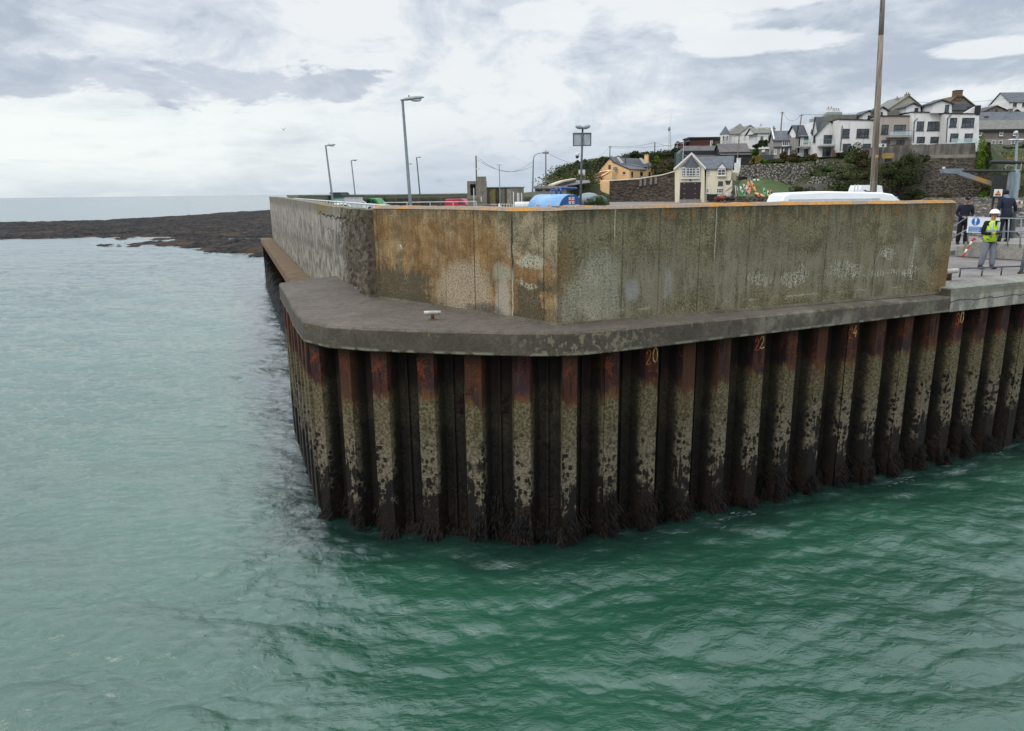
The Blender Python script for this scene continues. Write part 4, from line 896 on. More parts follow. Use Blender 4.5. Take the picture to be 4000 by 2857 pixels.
# blue fuel tank with flag emblems
def tank():
    Y = 49; c = at(2231, 800, Y); r = 1.06; rx = 125/2/FP*Y*1.02; cz = DK+1.12; ax = Vector((-.62, .78, 0)).normalized()*1.; L = 3.2
    blue = paint('tank_blue', '#1f4d86', .35, .05); t = thing('fuel_tank', 'large blue horizontal fuel tank with red, white and blue flag emblems', 'tank', (c.x, Y, DK))
    e = Vector((ax.y, -ax.x, 0)); ctr = Vector((c.x, Y, cz)); zt = at(2231, 759, Y).z; rr = zt-cz
    b = MB(); n = 40; secs = [(0, rr*.985), (.02, rr), (L-.05, rr), (L, rr*.95), (L+.12, rr*.6)]
    for (s, q) in secs:
        for j in range(n): th = 2*math.pi*j/n; b.v.append(tuple(ctr+ax*s+e*math.cos(th)*q+Vector((0, 0, math.sin(th)*q))))
    for i in range(len(secs)-1):
        for j in range(n): a0 = i*n+j; a1 = i*n+(j+1) % n; b.f.append((a0, a1, a1+n, a0+n))
    b.f.append(tuple(range(n-1, -1, -1))); b.f.append(tuple((len(secs)-1)*n+j for j in range(n))); sh = b.build('shell', paint('tank_shell_blue', '#6a96bc', .35, .06), t, True)
    for p in sh.data.polygons:
        if len(p.vertices) > 4: p.use_smooth = False
    b = MB(); b.tube([ctr-ax*.03, ctr+ax*.0], rr*.985, 40); b.build('end_plate', blue, t)
    # emblem: white field, red cross with gold centre, four blue quarter marks
    wm = paint('flag_white', '#d9d9d9', .5, .03); rm = paint('flag_red', '#b2202c', .5, .03); bm = paint('flag_blue', '#1b2f6d', .5, .03); gm = paint('flag_gold', '#d6a32a', .5, .03)
    fr = Fr(Vector((ctr.x, ctr.y))-ax.xy*.034-e.xy*1., Vector((ctr.x, ctr.y))-ax.xy*.034+e.xy*1.)
    if fr.nn.y > 0: fr.nn = -fr.nn
    def em(fr, u, z, s, par, n0=.0, sk=0.):
        q = MB(); q.box((u-s, n0, z-s*.86), (u+s, n0+.012, z+s*.86), fr); o = q.build('emblem', wm, par)
        q = MB(); q.box((u-s, n0+.014, z-s*.16), (u+s, n0+.020, z+s*.16), fr); q.box((u-s*.17, n0+.014, z-s*.86), (u+s*.17, n0+.0195, z+s*.86), fr); q.build('red_cross', rm, o)
        for a in (-.6, .6):
            for bb in (-.5, .5):
                q = MB(); q.box((u+a*s-s*.13, n0+.013, z+bb*s-s*.13), (u+a*s+s*.13, n0+.018, z+bb*s+s*.13), fr); q.build('badge', bm, o)
        q = MB(); q.box((u-s*.1, n0+.021, z-s*.35), (u+s*.1, n0+.024, z+s*.35), fr); q.build('gold_mark', gm, o)
    em(fr, 1.0, cz+.78, .25, t)
    b = MB(); b.box((1.0-.75, .0, cz-.75), (1.0+.75, .03, cz+.50), fr); b.build('notice_panel', paint('panel_grey', '#b9bab8', .6), t)
    b = MB(); b.box((.87, .0, cz+1.05), (1.13, .02, cz+1.14), fr); b.build('name_plate', paint('plate_olive', '#77806a', .6), t)
    # small emblems on the visible side of the shell
    for s in (.95, 2.1):
        th = math.radians(158); q0 = ctr+ax*s+e*math.cos(th)*(rr+.004)+Vector((0, 0, math.sin(th)*(rr+.004)))
        fe = Fr((q0-ax*.5).xy, (q0+ax*.5).xy)
        if fe.nn.dot(-e.xy) < 0: fe.nn = -fe.nn
        em(fe, .5, q0.z, .16, t, .0)
    pm = paint('pipe_blue', '#1e4f9a', .4, .1); zt = cz+rr
    b = MB(); q = ctr+ax*2.; b.tube([q+Vector((0, 0, rr-.5)), q+Vector((0, 0, rr+.28))], .05, 8); b.tube([q+Vector((0, 0, rr+.28)), q+e*.5+Vector((0, 0, rr+.30))], .05, 8); b.tube([q+e*.5+Vector((0, 0, rr-.05)), q+e*.5+Vector((0, 0, rr+.45))], .085, 10); b.tube([q+e*.9+Vector((0, 0, rr-.05)), q+e*.9+Vector((0, 0, rr+.42))], .07, 10)
    b.tube([q+e*.9+Vector((0, 0, rr+.42)), q+e*2.4+Vector((0, 0, rr+.38))], .07, 8); b.build('pipework', pm, t, True)
tank()
# lamp post with double heads, sign board seen from behind and camera dome
def signlamp():
    Y = 47; top = at(2276, 500, Y); t = thing('camera_lamp_post', 'dark post with two lamp heads, a square sign back and a camera dome', 'lamp post', (top.x-.1, Y, DK))
    b = MB(); b.tube([(top.x-.12, Y, DK), (top.x-.08, Y, DK+2.5), (top.x, Y, top.z)], [.09, .08, .06], 10); b.build('pole', DSTEEL, t, True)
    for s, ln in ((-1, .5), (1, .55)):
        b = MB(); c = Vector((top.x+s*.22, Y, top.z+.05)); b.ell(c, (ln*.5, .2, .13), 12, 8, Matrix.Rotation(-s*.22, 3, 'Y')); h = b.build('lamp_head', paint('lamp_shell', '#8d9494', .5), t, True)
    a, z0 = at(2240, 568, Y-.12), 0; fr = Fr((at(2238, 600, Y-.1)).xy, (at(2310, 600, Y-.1)).xy); z1 = fr.hit(2260, 519)[1]; z0 = fr.hit(2260, 571)[1]; L = fr.L
    b = MB(); b.box((0, -.15, z0), (L, -.18, z1), fr); b.build('sign_board', paint('sign_back', '#9ba3a6', .5), t)
    for q in (((0, -.15, z0), (.05, -.1, z1)), ((L-.05, -.15, z0), (L, -.1, z1)), ((.05, -.15, z1-.05), (L-.05, -.1, z1)), ((.05, -.15, z0), (L-.05, -.1, z0+.05))): b = MB(); b.box(q[0], q[1], fr); b.build('sign_frame', DSTEEL, t)
    c = at(2255, 604, Y); b = MB(); b.tube([(top.x-.05, Y, c.z+.1), (c.x, Y, c.z+.08)], .03, 8); b.build('bracket', WHITE, t); b = MB(); b.lathe((c.x, Y, c.z-.1), [(.12, 0), (.13, .12), (.06, .2)], 12); cm = b.build('camera_housing', WHITE, t, True); b = MB(); b.ell((c.x, Y, c.z-.12), (.11, .11, .13), 12, 8); b.build('camera_dome', BLACK, cm, True)
signlamp()
# poles and wires
def pole(px0, y0, px1, y1, Y, r, label, group=None, mat=None, zb=None, name='utility_pole', arm=True):
    P, Q = at(px0, y0, Y), at(px1, y1, Y)
    if zb is not None: d = (P-Q)/(P.z-Q.z); Q = Q+d*(zb-Q.z)
    t = thing(name, label, 'pole', Q, group); b = MB(); b.tube([Q, P], [r*1.15, r*.8], 10); b.build('shaft', mat or WOODP, t, True)
    if arm: b = MB(); b.cbox((P.x, P.y, P.z-.25), (.9, .12, .12)); b.build('crossarm', WOODP, t)
    return P
pA = pole(2132, 594, 2132, 740, 120, .13, 'wooden pole right of the curved street lamp, gull on top', zb=4.4)
def gull(P, label):
    b = MB(); b.ell(P+Vector((0, 0, .16)), (.11, .2, .09), 10, 6); b.ell(P+Vector((0, -.16, .28)), (.05, .07, .05), 8, 6); b.tube([P+Vector((0, .15, .17)), P+Vector((0, .34, .13))], [.05, .01], 6); b.tube([P, P+Vector((0, 0, .1))], .012, 5)
    t = thing('gull', label, 'bird', P); b.build('body', paint('gull_white', '#b9bcbd', .8), t, True)
    b = MB(); b.ell(P+Vector((0, .03, .20)), (.115, .2, .05), 10, 6); b.build('wing', paint('gull_grey', '#4c5157', .8), t, True)
gull(pA, 'gull perched on the wooden pole right of the curved lamp')

def curved():
    Y = 112; P = at(2083, 640, Y); t = thing('street_lamp', 'tall street lamp with long curved arm right of the shed', 'street lamp', (P.x, Y, DK), None)
    top = at(2084, 620, Y); e = at(2133, 595, Y); b = MB(); b.tube([(P.x-.25, Y, DK), (P.x-.1, Y, (P.z+DK)/2), P, at(2084, 618, Y), at(2089, 607, Y), at(2100, 601, Y), e], [.16, .14, .1, .08, .07, .06, .05], 10); b.build('pole', STEEL, t, True)
    b = MB(); b.ell(e, (.5, .16, .1), 10, 6); b.build('lamp_head', STEEL, t, True); return e
cE = curved()
pB = pole(2383, 571, 2382, 615, 205, .16, 'wooden utility pole behind the yellow cottage gable', zb=12.)
pC = pole(2558, 557, 2557, 680, 215, .18, 'tall dark utility pole right of the yellow cottage', zb=10., mat=DSTEEL, arm=False)
pD = pole(2888, 527, 2880, 630, 160, .13, 'leaning utility pole in front of the white turret house', zb=10.)
pE = pole(3056, 437, 3050, 512, 168, .16, 'taller utility pole with lamp arm behind the grey cottage', zb=14.)
pF = pole(3131, 447, 3126, 490, 165, .15, 'utility pole behind the black-roofed white house', zb=15.)
pG = at(1863, 612, 92)
def wire(P, Q, sag, label, group='overhead wires across the sky'):
    P = Vector(P); Q = Vector(Q); pts = [P.lerp(Q, i/14)-Vector((0, 0, sag*4*(i/14)*(1-i/14))) for i in range(15)]; Y = (P.y+Q.y)/2
    b = MB(); b.tube(pts, Y*.00012+.006, 4); o = b.build('overhead_wire', BLACK); tag(o, label, 'wire', group)
wire(pG, at(2083, 628, 112), 1.7, 'upper sagging wire from the lookout mast to the curved lamp'); wire(pG-Vector((0, 0, .4)), at(2082, 648, 112), 1.1, 'lower sagging wire from the lookout mast to the curved lamp')
wire(pA, pB, 3.0, 'wire from the gull-topped pole to the pole behind the cottage'); wire(pB, pC, .6, 'wire above the yellow cottage roof'); wire(pB+Vector((0, 0, -.5)), pD, .8, 'long wire from the cottage pole to the leaning pole')
wire(pC, pD, 2., 'wire from the dark pole past the boathouse roof'); wire(pD, at(3110, 528, 168), .4, 'wire from the leaning pole up past the grey cottage'); wire(pE, pF, 1.6, 'short sagging wire between the two poles above the grey cottage')
wire(pF, at(3560, 400, 175), 1., 'wire rising over the white terrace roofs'); wire(at(3560, 398, 175), at(3990, 375, 190), .8, 'thin wire across the sky at top right')
def mast():
    Y = 300; t = thing('radio_mast', 'tall thin lattice radio mast far behind the brown-roofed house', 'mast', at(2616, 590, Y)); b = MB()
    for dx in (-.7, .7): b.tube([at(2616, 600, Y)+Vector((dx*.7, 0, 0)), at(2617, 498, Y)+Vector((dx*.4, 0, 0))], .06, 5)
    for i in range(14): z0 = at(2616, 600-i*7.2, Y); z1 = at(2616, 600-(i+1)*7.2, Y); b.tube([z0+Vector((-.45*(-1)**i, 0, 0)), z1+Vector((.45*(-1)**i, 0, 0))], .04, 4)
    b.build('lattice', STEEL, t); b = MB(); b.tube([at(2618, 600, Y), at(2621, 440, Y)], [.09, .05], 6); b.build('antenna', WHITE, t); b = MB(); b.ell(at(2614, 505, Y), (.5, .3, .9), 8, 6); b.build('dish', STEEL, t)
mast()
# tall grey-brown pole behind the parapet
def bigpole():
    Y = 31; P = at(3450, -40, Y); Q = at(3409, 790, Y); d = (P-Q)/(P.z-Q.z); B = Q+d*(DK-Q.z)
    t = thing('tall_pole', 'tall weathered brown pole leaning right behind the parapet wall', 'pole', B)
    def f(g):
        x, y, z = g.obj(); n = g.noise(g.vec(x*20., y*20., z*.8), 1., 6., .65); c = g.mix(n.step(.35, .65), '#4c453c', '#8a7f70'); return g.mix((z-6.1).step(.1, .05)*(z-6.0).step(-.1, 0.)*.0, c, '#aaaaaa'), n, None
    m = material('tall_pole_wood', f, bump=.01)
    S1 = P+(B-P)*.2; b = MB(); b.tube([B, B.lerp(P, .5), B.lerp(P, .835)], [.15, .125, .098], 14); b.build('lower_shaft', m, t, True)
    b = MB(); b.tube([B.lerp(P, .835), P+(P-B)*.1], [.10, .085], 14); b.build('upper_sleeve', paint('pole_sleeve', '#877c72', .8, .1, dirt='#5f5850'), t, True)
    q = B.lerp(P, .27); b = MB(); b.tube([q-d*.006, q+d*.012], .143, 14); b.build('band', paint('band_grey', '#8e8a84', .7), t)
    c = at(3425, 613, Y-.13); b = MB(); b.ell(c, (.08, .03, .07), 8, 6); b.build('lichen_patch', paint('lichen_yellow', '#a5884e', .9), t)
    b = MB(); b.tube([at(3442, 0, Y-.1), at(3441, 25, Y-.1), at(3440, 46, Y-.1)], [.02, .012, .02], 6); b.build('hanging_cord', DSTEEL, t)
bigpole()
# long white van behind the parapet: nose at right
def longvan():
    LV = [(-3.0, .4), (-3.02, 1.0), (-2.98, 1.9), (-2.80, 2.42), (-2.6, 2.52), (-1., 2.57), (1.3, 2.5), (1.75, 2.42), (2.25, 2.1), (2.65, 1.55), (3.25, 1.25), (3.4, .9), (3.38, .4)]
    g_ = [('side_window', ('s', [(1.35, 1.45), (2.4, 1.45), (1.95, 2.05), (1.35, 2.1)])), ('windscreen', ('f', ((2.62, 1.62), (2.02, 2.28))))]
    def ex(t, add):
        b = MB(); b.tube([(1.85, -.5, 2.25), (1.78, -.5, 2.72)], .01, 5); add('aerial', b.v, b.f, BLACK)
        b = MB(); b.box((-2.6, -.93, 2.2), (1.2, -.918, 2.24)); add('trim_strip', b.v, b.f, paint('trim_grey', '#a9aeb0', .5))
    t = vehicle('parked_van', 'long high-roofed white van parked close behind the parapet wall', 'van', 3287, 31.5, .02, [(a, b_-.07 if b_ > 1.2 else b_) for a, b_ in LV], 1.95, VW, g_, (-1.9, 2.2), z=DK-.18, extra=ex)
    c = at(3402, 744, 44); t = thing('cabin_boat', 'small white boat cabin with dark script marks above the white van', 'boat', (c.x, 44, DK)); fr = Fr(at(3358, 740, 44).xy, at(3450, 740, 44).xy); L = fr.L; z1 = fr.hit(3400, 723)[1]
    b = MB(); b.prism([(.1, DK), (L+.5, DK), (L+.35, DK+1.2), (L*1., z1-.42), (L*.93, z1-.06), (L*.7, z1), (.12, z1-.01), (.02, z1-.3), (0, DK+1.2)], .0, -1.5, fr); b.build('cabin', VW, t)
    b = MB()
    for a, c_, dz in ((.17, .3, 0), (.22, .34, -.05), (.33, .56, -.07)): b.add([fr.p(L*a, .01, z1-.27+dz), fr.p(L*c_, .01, z1-.31+dz), fr.p(L*c_, .01, z1-.34+dz), fr.p(L*a, .01, z1-.32+dz)], [(0, 1, 2, 3), (3, 2, 1, 0)])
    b.build('script_mark', DSTEEL, t); b = MB()
    for k in (0, .18): b.tube([fr.p(-.12-k, 0, DK+1), fr.p(-.12-k, 0, z1+.03)], .03, 6)
    b.build('rail', WHITE, t)
longvan()
# ================================================================ HILL, HOUSES
def terrain():
    cols = [2110, 2150, 2200, 2250, 2350, 2500, 2620, 2650, 2900, 2960, 3050, 3200, 3400, 3450, 3840, 3920, 4100, 4700]
    Ys = [112, 135, 148, 153, 160, 185, 215, 260, 330]; Yn = [112, 135, 141.5, 144, 148, 153, 160, 177, 188, 206, 215, 260, 330]
    T = [[-2]*9, [-1, -1, -1, 1, 5, 7, 8, 6, 2], [3.9, 4, 4.3, 4.6, 7, 10, 12.6, 12, 8], [4.1, 4.3, 4.5, 5, 6, 9, 15.2, 15, 10], [4.2, 4.4, 4.5, 5, 7, 9.5, 16.3, 16.4, 12], [4.2, 4.4, 4.5, 5, 7, 9.7, 16.6, 18, 15], [4.2, 4.4, 4.4, 4.6, 5, 10, 17.6, 19.5, 17], [4.2, 4.4, 4.4, 4.4, 4.4, 10, 18, 20, 18],
         [4.2, 4.4, 4.8, 5.4, 6.4, 13.6, 20, 22, 20], [4.2, 4.7, 6.5, 10.8, 12.5, 14, 20.3, 23, 22], [4.2, 4.8, 7., 12.2, 13.6, 15, 20.6, 24, 23], [4.2, 5.5, 11.6, 13.2, 13.9, 17, 21, 25, 24], [4.2, 6.5, 13.2, 14.5, 15, 18, 22, 27, 26], [4.2, 4.5, 15.0, 15.2, 15.4, 18, 22, 28, 28],
         [4.2, 4.5, 15.3, 15.5, 15.6, 17.5, 25, 31, 32], [4.2, 5, 10, 12, 14, 17.8, 26, 32, 33], [4.2, 6, 11, 13, 15, 18, 27, 33, 34], [4.2, 6, 11, 13, 15, 18, 27, 33, 34]]
    T = np.array(T, float); T2_ = []
    for i, c in enumerate(cols):
        r = list(np.interp(Yn, Ys, T[i]))
        if 2240 < c < 2900: r[1] = r[2] = r[3] = r[4] = r[5] = 4.0; r[6] = 4.3 if c < 2880 else r[6]; r[7] = 4.4 if c < 2880 else r[7]; r[8] = max(r[8], 9.6) if c > 2300 else r[8]
        if 2300 < c < 2625: r[8] = 9.2; r[9] = 9.4
        if 3430 < c < 3860: r[1] = 4.2; r[2] = 4.3; r[3] = 14.9; 
        if 3260 < c < 3430: r[2] = 8.
        if c > 3860: r[1] = 4.3; r[2] = 5.
        T2_.append(r)
    T = np.array(T2_); Ys = Yn; nu, nv = 420, 260; px = np.linspace(2110, 4700, nu); Y = np.concatenate([np.linspace(112, 165, 150), np.linspace(166, 330, nv-150)])
    tmp = np.array([np.interp(Y, Ys, T[i]) for i in range(len(cols))]); Z = np.array([[0.]*nu for _ in range(nv)])
    for j in range(nv): Z[j] = np.interp(px, cols, tmp[:, j])
    dx = np.array([(p-CX)/FP*.985 for p in px]); Yg, Dx = np.meshgrid(Y, dx, indexing='ij')
    # exact lateral direction
    dirx = np.array([ray(p, 690).x/ray(p, 690).y for p in px]); Xg = Yg*dirx[None, :]
    Z = Z+nfn(Xg*.25, Yg*.25, 3, 4)*np.clip((Z-4.6)*.5, 0, .55)+nfn(Xg*1.5, Yg*1.5, 6, 3)*np.clip((Z-4.6)*.2, 0, .15)
    def f(g):
        x, y, z = g.obj(); n = g.noise(g._o, .25, 7., .68); fi = g.noise(g._o, 2.2, 6., .75); b = g.noise(g._o, .07, 4.)
        c = g.mix((n*.6+fi*.4).step(.4, .6), '#2a3218', '#434f24'); c = g.mix(b.step(.42, .56)*fi.step(.42, .56)*.7, c, '#4c4229'); c = g.mix(fi.step(.54, .6)*.6, c, '#161e0d')
        return g.mix(n.step(.62, .68)*.5, c, '#6f6a52'), fi, None
    V, F = grid(nu, nv, np.stack([Xg, Yg, Z], -1)); o = mk_np('hillside', V, F, material('hill_grass', f, rough=.95, bump=.25), smooth=True); tag(o, kind='structure')
terrain()
LEAFM = {}
def leafmat(nm, a, b_, c3=None):
    if nm in LEAFM: return LEAFM[nm]
    def f(g):
        x, y, z = g.obj(); n = g.noise(g._o, .9, 4., .7); fi = g.noise(g._o, 6., 3., .8); c = g.mix((n*.6+fi*.4).step(.4, .6), a, b_)
        return g.mix(fi.step(.58, .68)*.6, c, c3 or b_)
    LEAFM[nm] = material('foliage_'+nm, f, rough=.8, spec=.25); return LEAFM[nm]
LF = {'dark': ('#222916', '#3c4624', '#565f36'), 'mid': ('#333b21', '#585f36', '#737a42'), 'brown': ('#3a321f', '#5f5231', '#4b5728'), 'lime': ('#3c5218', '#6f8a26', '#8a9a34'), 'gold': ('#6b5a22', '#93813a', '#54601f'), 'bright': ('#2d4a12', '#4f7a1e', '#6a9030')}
def leaves(c, rad, n, size, seed):
    r = np.random.default_rng(seed); k = 7; cc = r.normal(size=(k, 3))*np.array(rad)*.38; cc[:, 2] = np.abs(cc[:, 2])*.9; cr = r.uniform(.45, .8, k)
    i = r.integers(0, k, n); d = r.normal(size=(n, 3)); d /= np.linalg.norm(d, axis=1)[:, None]; rr = r.uniform(.55, 1., n)**.5
    p = cc[i]+d*rr[:, None]*(np.array(rad)*.62)[None, :]*cr[i][:, None]; p[:, 2] = np.abs(p[:, 2])
    a = r.normal(size=(n, 3)); a /= np.linalg.norm(a, axis=1)[:, None]; b = np.cross(a, r.normal(size=(n, 3))); b /= np.linalg.norm(b, axis=1)[:, None]
    s = size*r.uniform(.6, 1.4, n)[:, None]; q = np.stack([p-a*s, p-b*s*.5, p+a*s, p+b*s*.5], 1)+np.array(c)
    return q.reshape(-1, 3), np.arange(n*4).reshape(n, 4)
_bs = [100]
def bush(px, py, Y, w_, h_, kind, label, name='shrub', group=None, dens=1., sz=None):
    _bs[0] += 1; c = at(px, py, Y); wm = w_/FP*Y/2; hm = h_/FP*Y
    t = thing(name, label, 'shrub' if name == 'shrub' else name.replace('_', ' '), c, group); n = int(min(5200, 260*dens*(wm*hm+2.)**.9*1.6)); s = sz or max(.10, Y*.0009)
    V, F = leaves((c.x, c.y, c.z), (wm*1.05, wm*.8, hm*1.05), n, s, _bs[0]); o = mk_np('crown', V, F, leafmat(kind, *LF[kind]), t, smooth=False)
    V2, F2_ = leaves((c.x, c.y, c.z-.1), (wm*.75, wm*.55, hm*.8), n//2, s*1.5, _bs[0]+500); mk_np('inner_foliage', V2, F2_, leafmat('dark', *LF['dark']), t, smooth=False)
    b = MB()
    for k in range(4): a = k*1.6+_bs[0]; b.tube([(c.x, c.y, c.z-.4), (c.x+math.cos(a)*wm*.3, c.y+math.sin(a)*wm*.3, c.z+hm*.45)], [.08, .03], 5)
    b.build('trunk', WOODP, t)
def scrub(label, pts, n, sz, kind, jit=1.2, up=.7):
    """ground cover following a polyline of (px,py,Y) control points"""
    r = np.random.default_rng(len(pts)*7+n); P = np.array([tuple(at(*p)) for p in pts]); idx = r.integers(0, len(P)-1, n); t = r.random(n)[:, None]; q = P[idx]*(1-t)+P[idx+1]*t
    q = q+np.stack([r.normal(size=n)*jit, r.normal(size=n)*jit, np.abs(r.normal(size=n))*up-.2], 1)
    cl = nfn(q[:, 0]*.4, q[:, 1]*.4+q[:, 2]*.3, 3, 3); q[:, 2] += cl*up
    a = r.normal(size=(n, 3)); a /= np.linalg.norm(a, axis=1)[:, None]; b = np.cross(a, r.normal(size=(n, 3))); b /= np.linalg.norm(b, axis=1)[:, None]; s = sz*r.uniform(.5, 1.4, n)[:, None]
    V = np.stack([q-a*s, q-b*s*.5, q+a*s, q+b*s*.5], 1).reshape(-1, 3); o = mk_np('scrub', V, np.arange(n*4).reshape(n, 4), leafmat(kind, *LF[kind]), smooth=False); tag(o, label, 'scrub', kind='stuff')
# ---- building kit
TRIM = paint('window_dark_frame', '#33383d', .6, .1); TRIMW = paint('window_white_frame', '#cfcfca', .6, .05); SLATE = None
def slate_f(a, b_, nm):
    def f(g):
        x, y, z = g.obj(); n = g.noise(g._o, 1.2, 6., .7); fi = g.noise(g.vec(x*2., y*2., z*7.), 1.4, 4., .7); c = g.mix((n*.5+fi*.5).step(.38, .62), a, b_); return g.mix(n.step(.6, .7)*.4, c, '#6d6c58'), fi, None
    return material(nm, f, rough=.7, bump=.03)
SL1 = slate_f('#45484d', '#5d6065', 'slate_grey'); SL2 = slate_f('#303338', '#3f4247', 'slate_black'); SL3 = slate_f('#4c4748', '#655f5d', 'slate_brown'); SL4 = slate_f('#5c5b55', '#757468', 'slate_old')
def window(fr, x0, y0, x1, y1, t, cols=1, rows=1, n=0., frame=None, fw=.09, sill=True, name='window'):
    u0 = fr.hit(x0, (y0+y1)/2, n)[0]; u1 = fr.hit(x1, (y0+y1)/2, n)[0]; xm = (x0+x1)/2; z1 = fr.hit(xm, y0, n)[1]; z0 = fr.hit(xm, y1, n)[1]; frame = frame or TRIM
    b = MB(); A, B = n+.012, n+.07
    b.box((u0, A, z0), (u0+fw, B, z1), fr); b.box((u1-fw, A, z0), (u1, B, z1), fr); b.box((u0+fw, A, z1-fw), (u1-fw, B, z1), fr); b.box((u0+fw, A, z0), (u1-fw, B, z0+fw), fr)
    for i in range(1, cols): u = u0+(u1-u0)*i/cols; b.box((u-fw*.35, A, z0+fw), (u+fw*.35, B-.01, z1-fw), fr)
    for i in range(1, rows): z = z0+(z1-z0)*i/rows; b.box((u0+fw, A, z-fw*.35), (u1-fw, B-.015, z+fw*.35), fr)
    w_ = b.build(name, frame, t); b = MB(); b.box((u0+.02, n+.004, z0+.02), (u1-.02, n+.02, z1-.02), fr); b.build('pane', GLASS, w_)
    if sill: b = MB(); b.box((u0-.08, n, z0-.12), (u1+.08, n+.14, z0-.01), fr); b.build('sill', frame if frame is TRIM else TRIMW, w_)
def uz(fr, pts, n=0.): return [fr.hit(x, y, n) for x, y in pts]
def boxpart(fr, x0, y0, x1, y1, n0, n1, t, name, mat, par=None):
    u0, z1 = fr.hit(x0, y0, max(n0, n1)); u1, z0 = fr.hit(x1, y1, max(n0, n1)); b = MB(); b.box((u0, n0, z0), (u1, n1, z1), fr); return b.build(name, mat, par or t)
def gable_roof(fr, pts, n0, n1, th, t, mat, name='roof', ov=.25):
    """pts: the outline of the roof as (u,z) from left eave over ridge to right eave"""
    low = [(u, z) for u, z in pts]; up = [(u, z+th) for u, z in pts][::-1]; b = MB(); b.prism(low+up, n0+ov, n1-ov, fr); return b.build(name, mat, t)
def roof_long(fr, ua, ub, ze, zr, n0, n1, t, mat, th=.15, name='roof', ov=.3, hipl=0, hipr=0):
    """ridge parallel to the facade"""
    nm = (n0+n1)/2; b = MB(); v = [fr.p(ua-ov, n0+ov, ze-.1), fr.p(ub+ov, n0+ov, ze-.1), fr.p(ub+ov-hipr, nm, zr), fr.p(ua-ov+hipl, nm, zr), fr.p(ua-ov, n1-ov, ze-.1), fr.p(ub+ov, n1-ov, ze-.1)]
    w_ = [(a, b2, c-th) for a, b2, c in v]; b.add(v+w_, [(0, 1, 2, 3), (3, 2, 5, 4), (7, 6, 9, 8), (8, 9, 11, 10)[::-1], (0, 6, 7, 1), (4, 5, 11, 10), (0, 3, 9, 6), (3, 4, 10, 9), (1, 7, 8, 2), (2, 8, 11, 5)])
    wm_ = next((c.data.materials[0] for c in t.children if c.name.startswith(('wall', 'wing_wall'))), mat)
    if not (hipl or hipr):
        for (q0, q1) in ((ua+.02, ua+.3), (ub-.3, ub-.02)):
            g_ = MB(); tri = [(n0-.05, ze-.25), (nm, zr-th-.05), (n1+.05, ze-.25)]; vv = [fr.p(q0, n, z) for n, z in tri]+[fr.p(q1, n, z) for n, z in tri]; g_.add(vv, [(0, 1, 2), (5, 4, 3), (0, 3, 4, 1), (1, 4, 5, 2), (2, 5, 3, 0)]); g_.build('gable', wm_, t)
    return b.build(name, mat, t)
def chimney(fr, x0, y0, x1, y1, n, t, mat, pots=1, d=.7):
    u0, z1 = fr.hit(x0, y0, n); u1, z0 = fr.hit(x1, y1, n); b = MB(); b.box((u0, n, z0-.8), (u1, n-d, z1), fr); b.box((u0-.08, n+.08, z1-.12), (u1+.08, n-d-.08, z1-.02), fr); c = b.build('chimney', mat, t)
    for i in range(pots): q = fr.p(u0+(u1-u0)*(i+.5)/pots, n-d/2, z1-.02); b = MB(); b.lathe(q, [(.13, 0), (.10, .35), (.13, .4)], 8); b.build('chimney_pot', paint('pot_clay', '#5a4a40', .9), c)
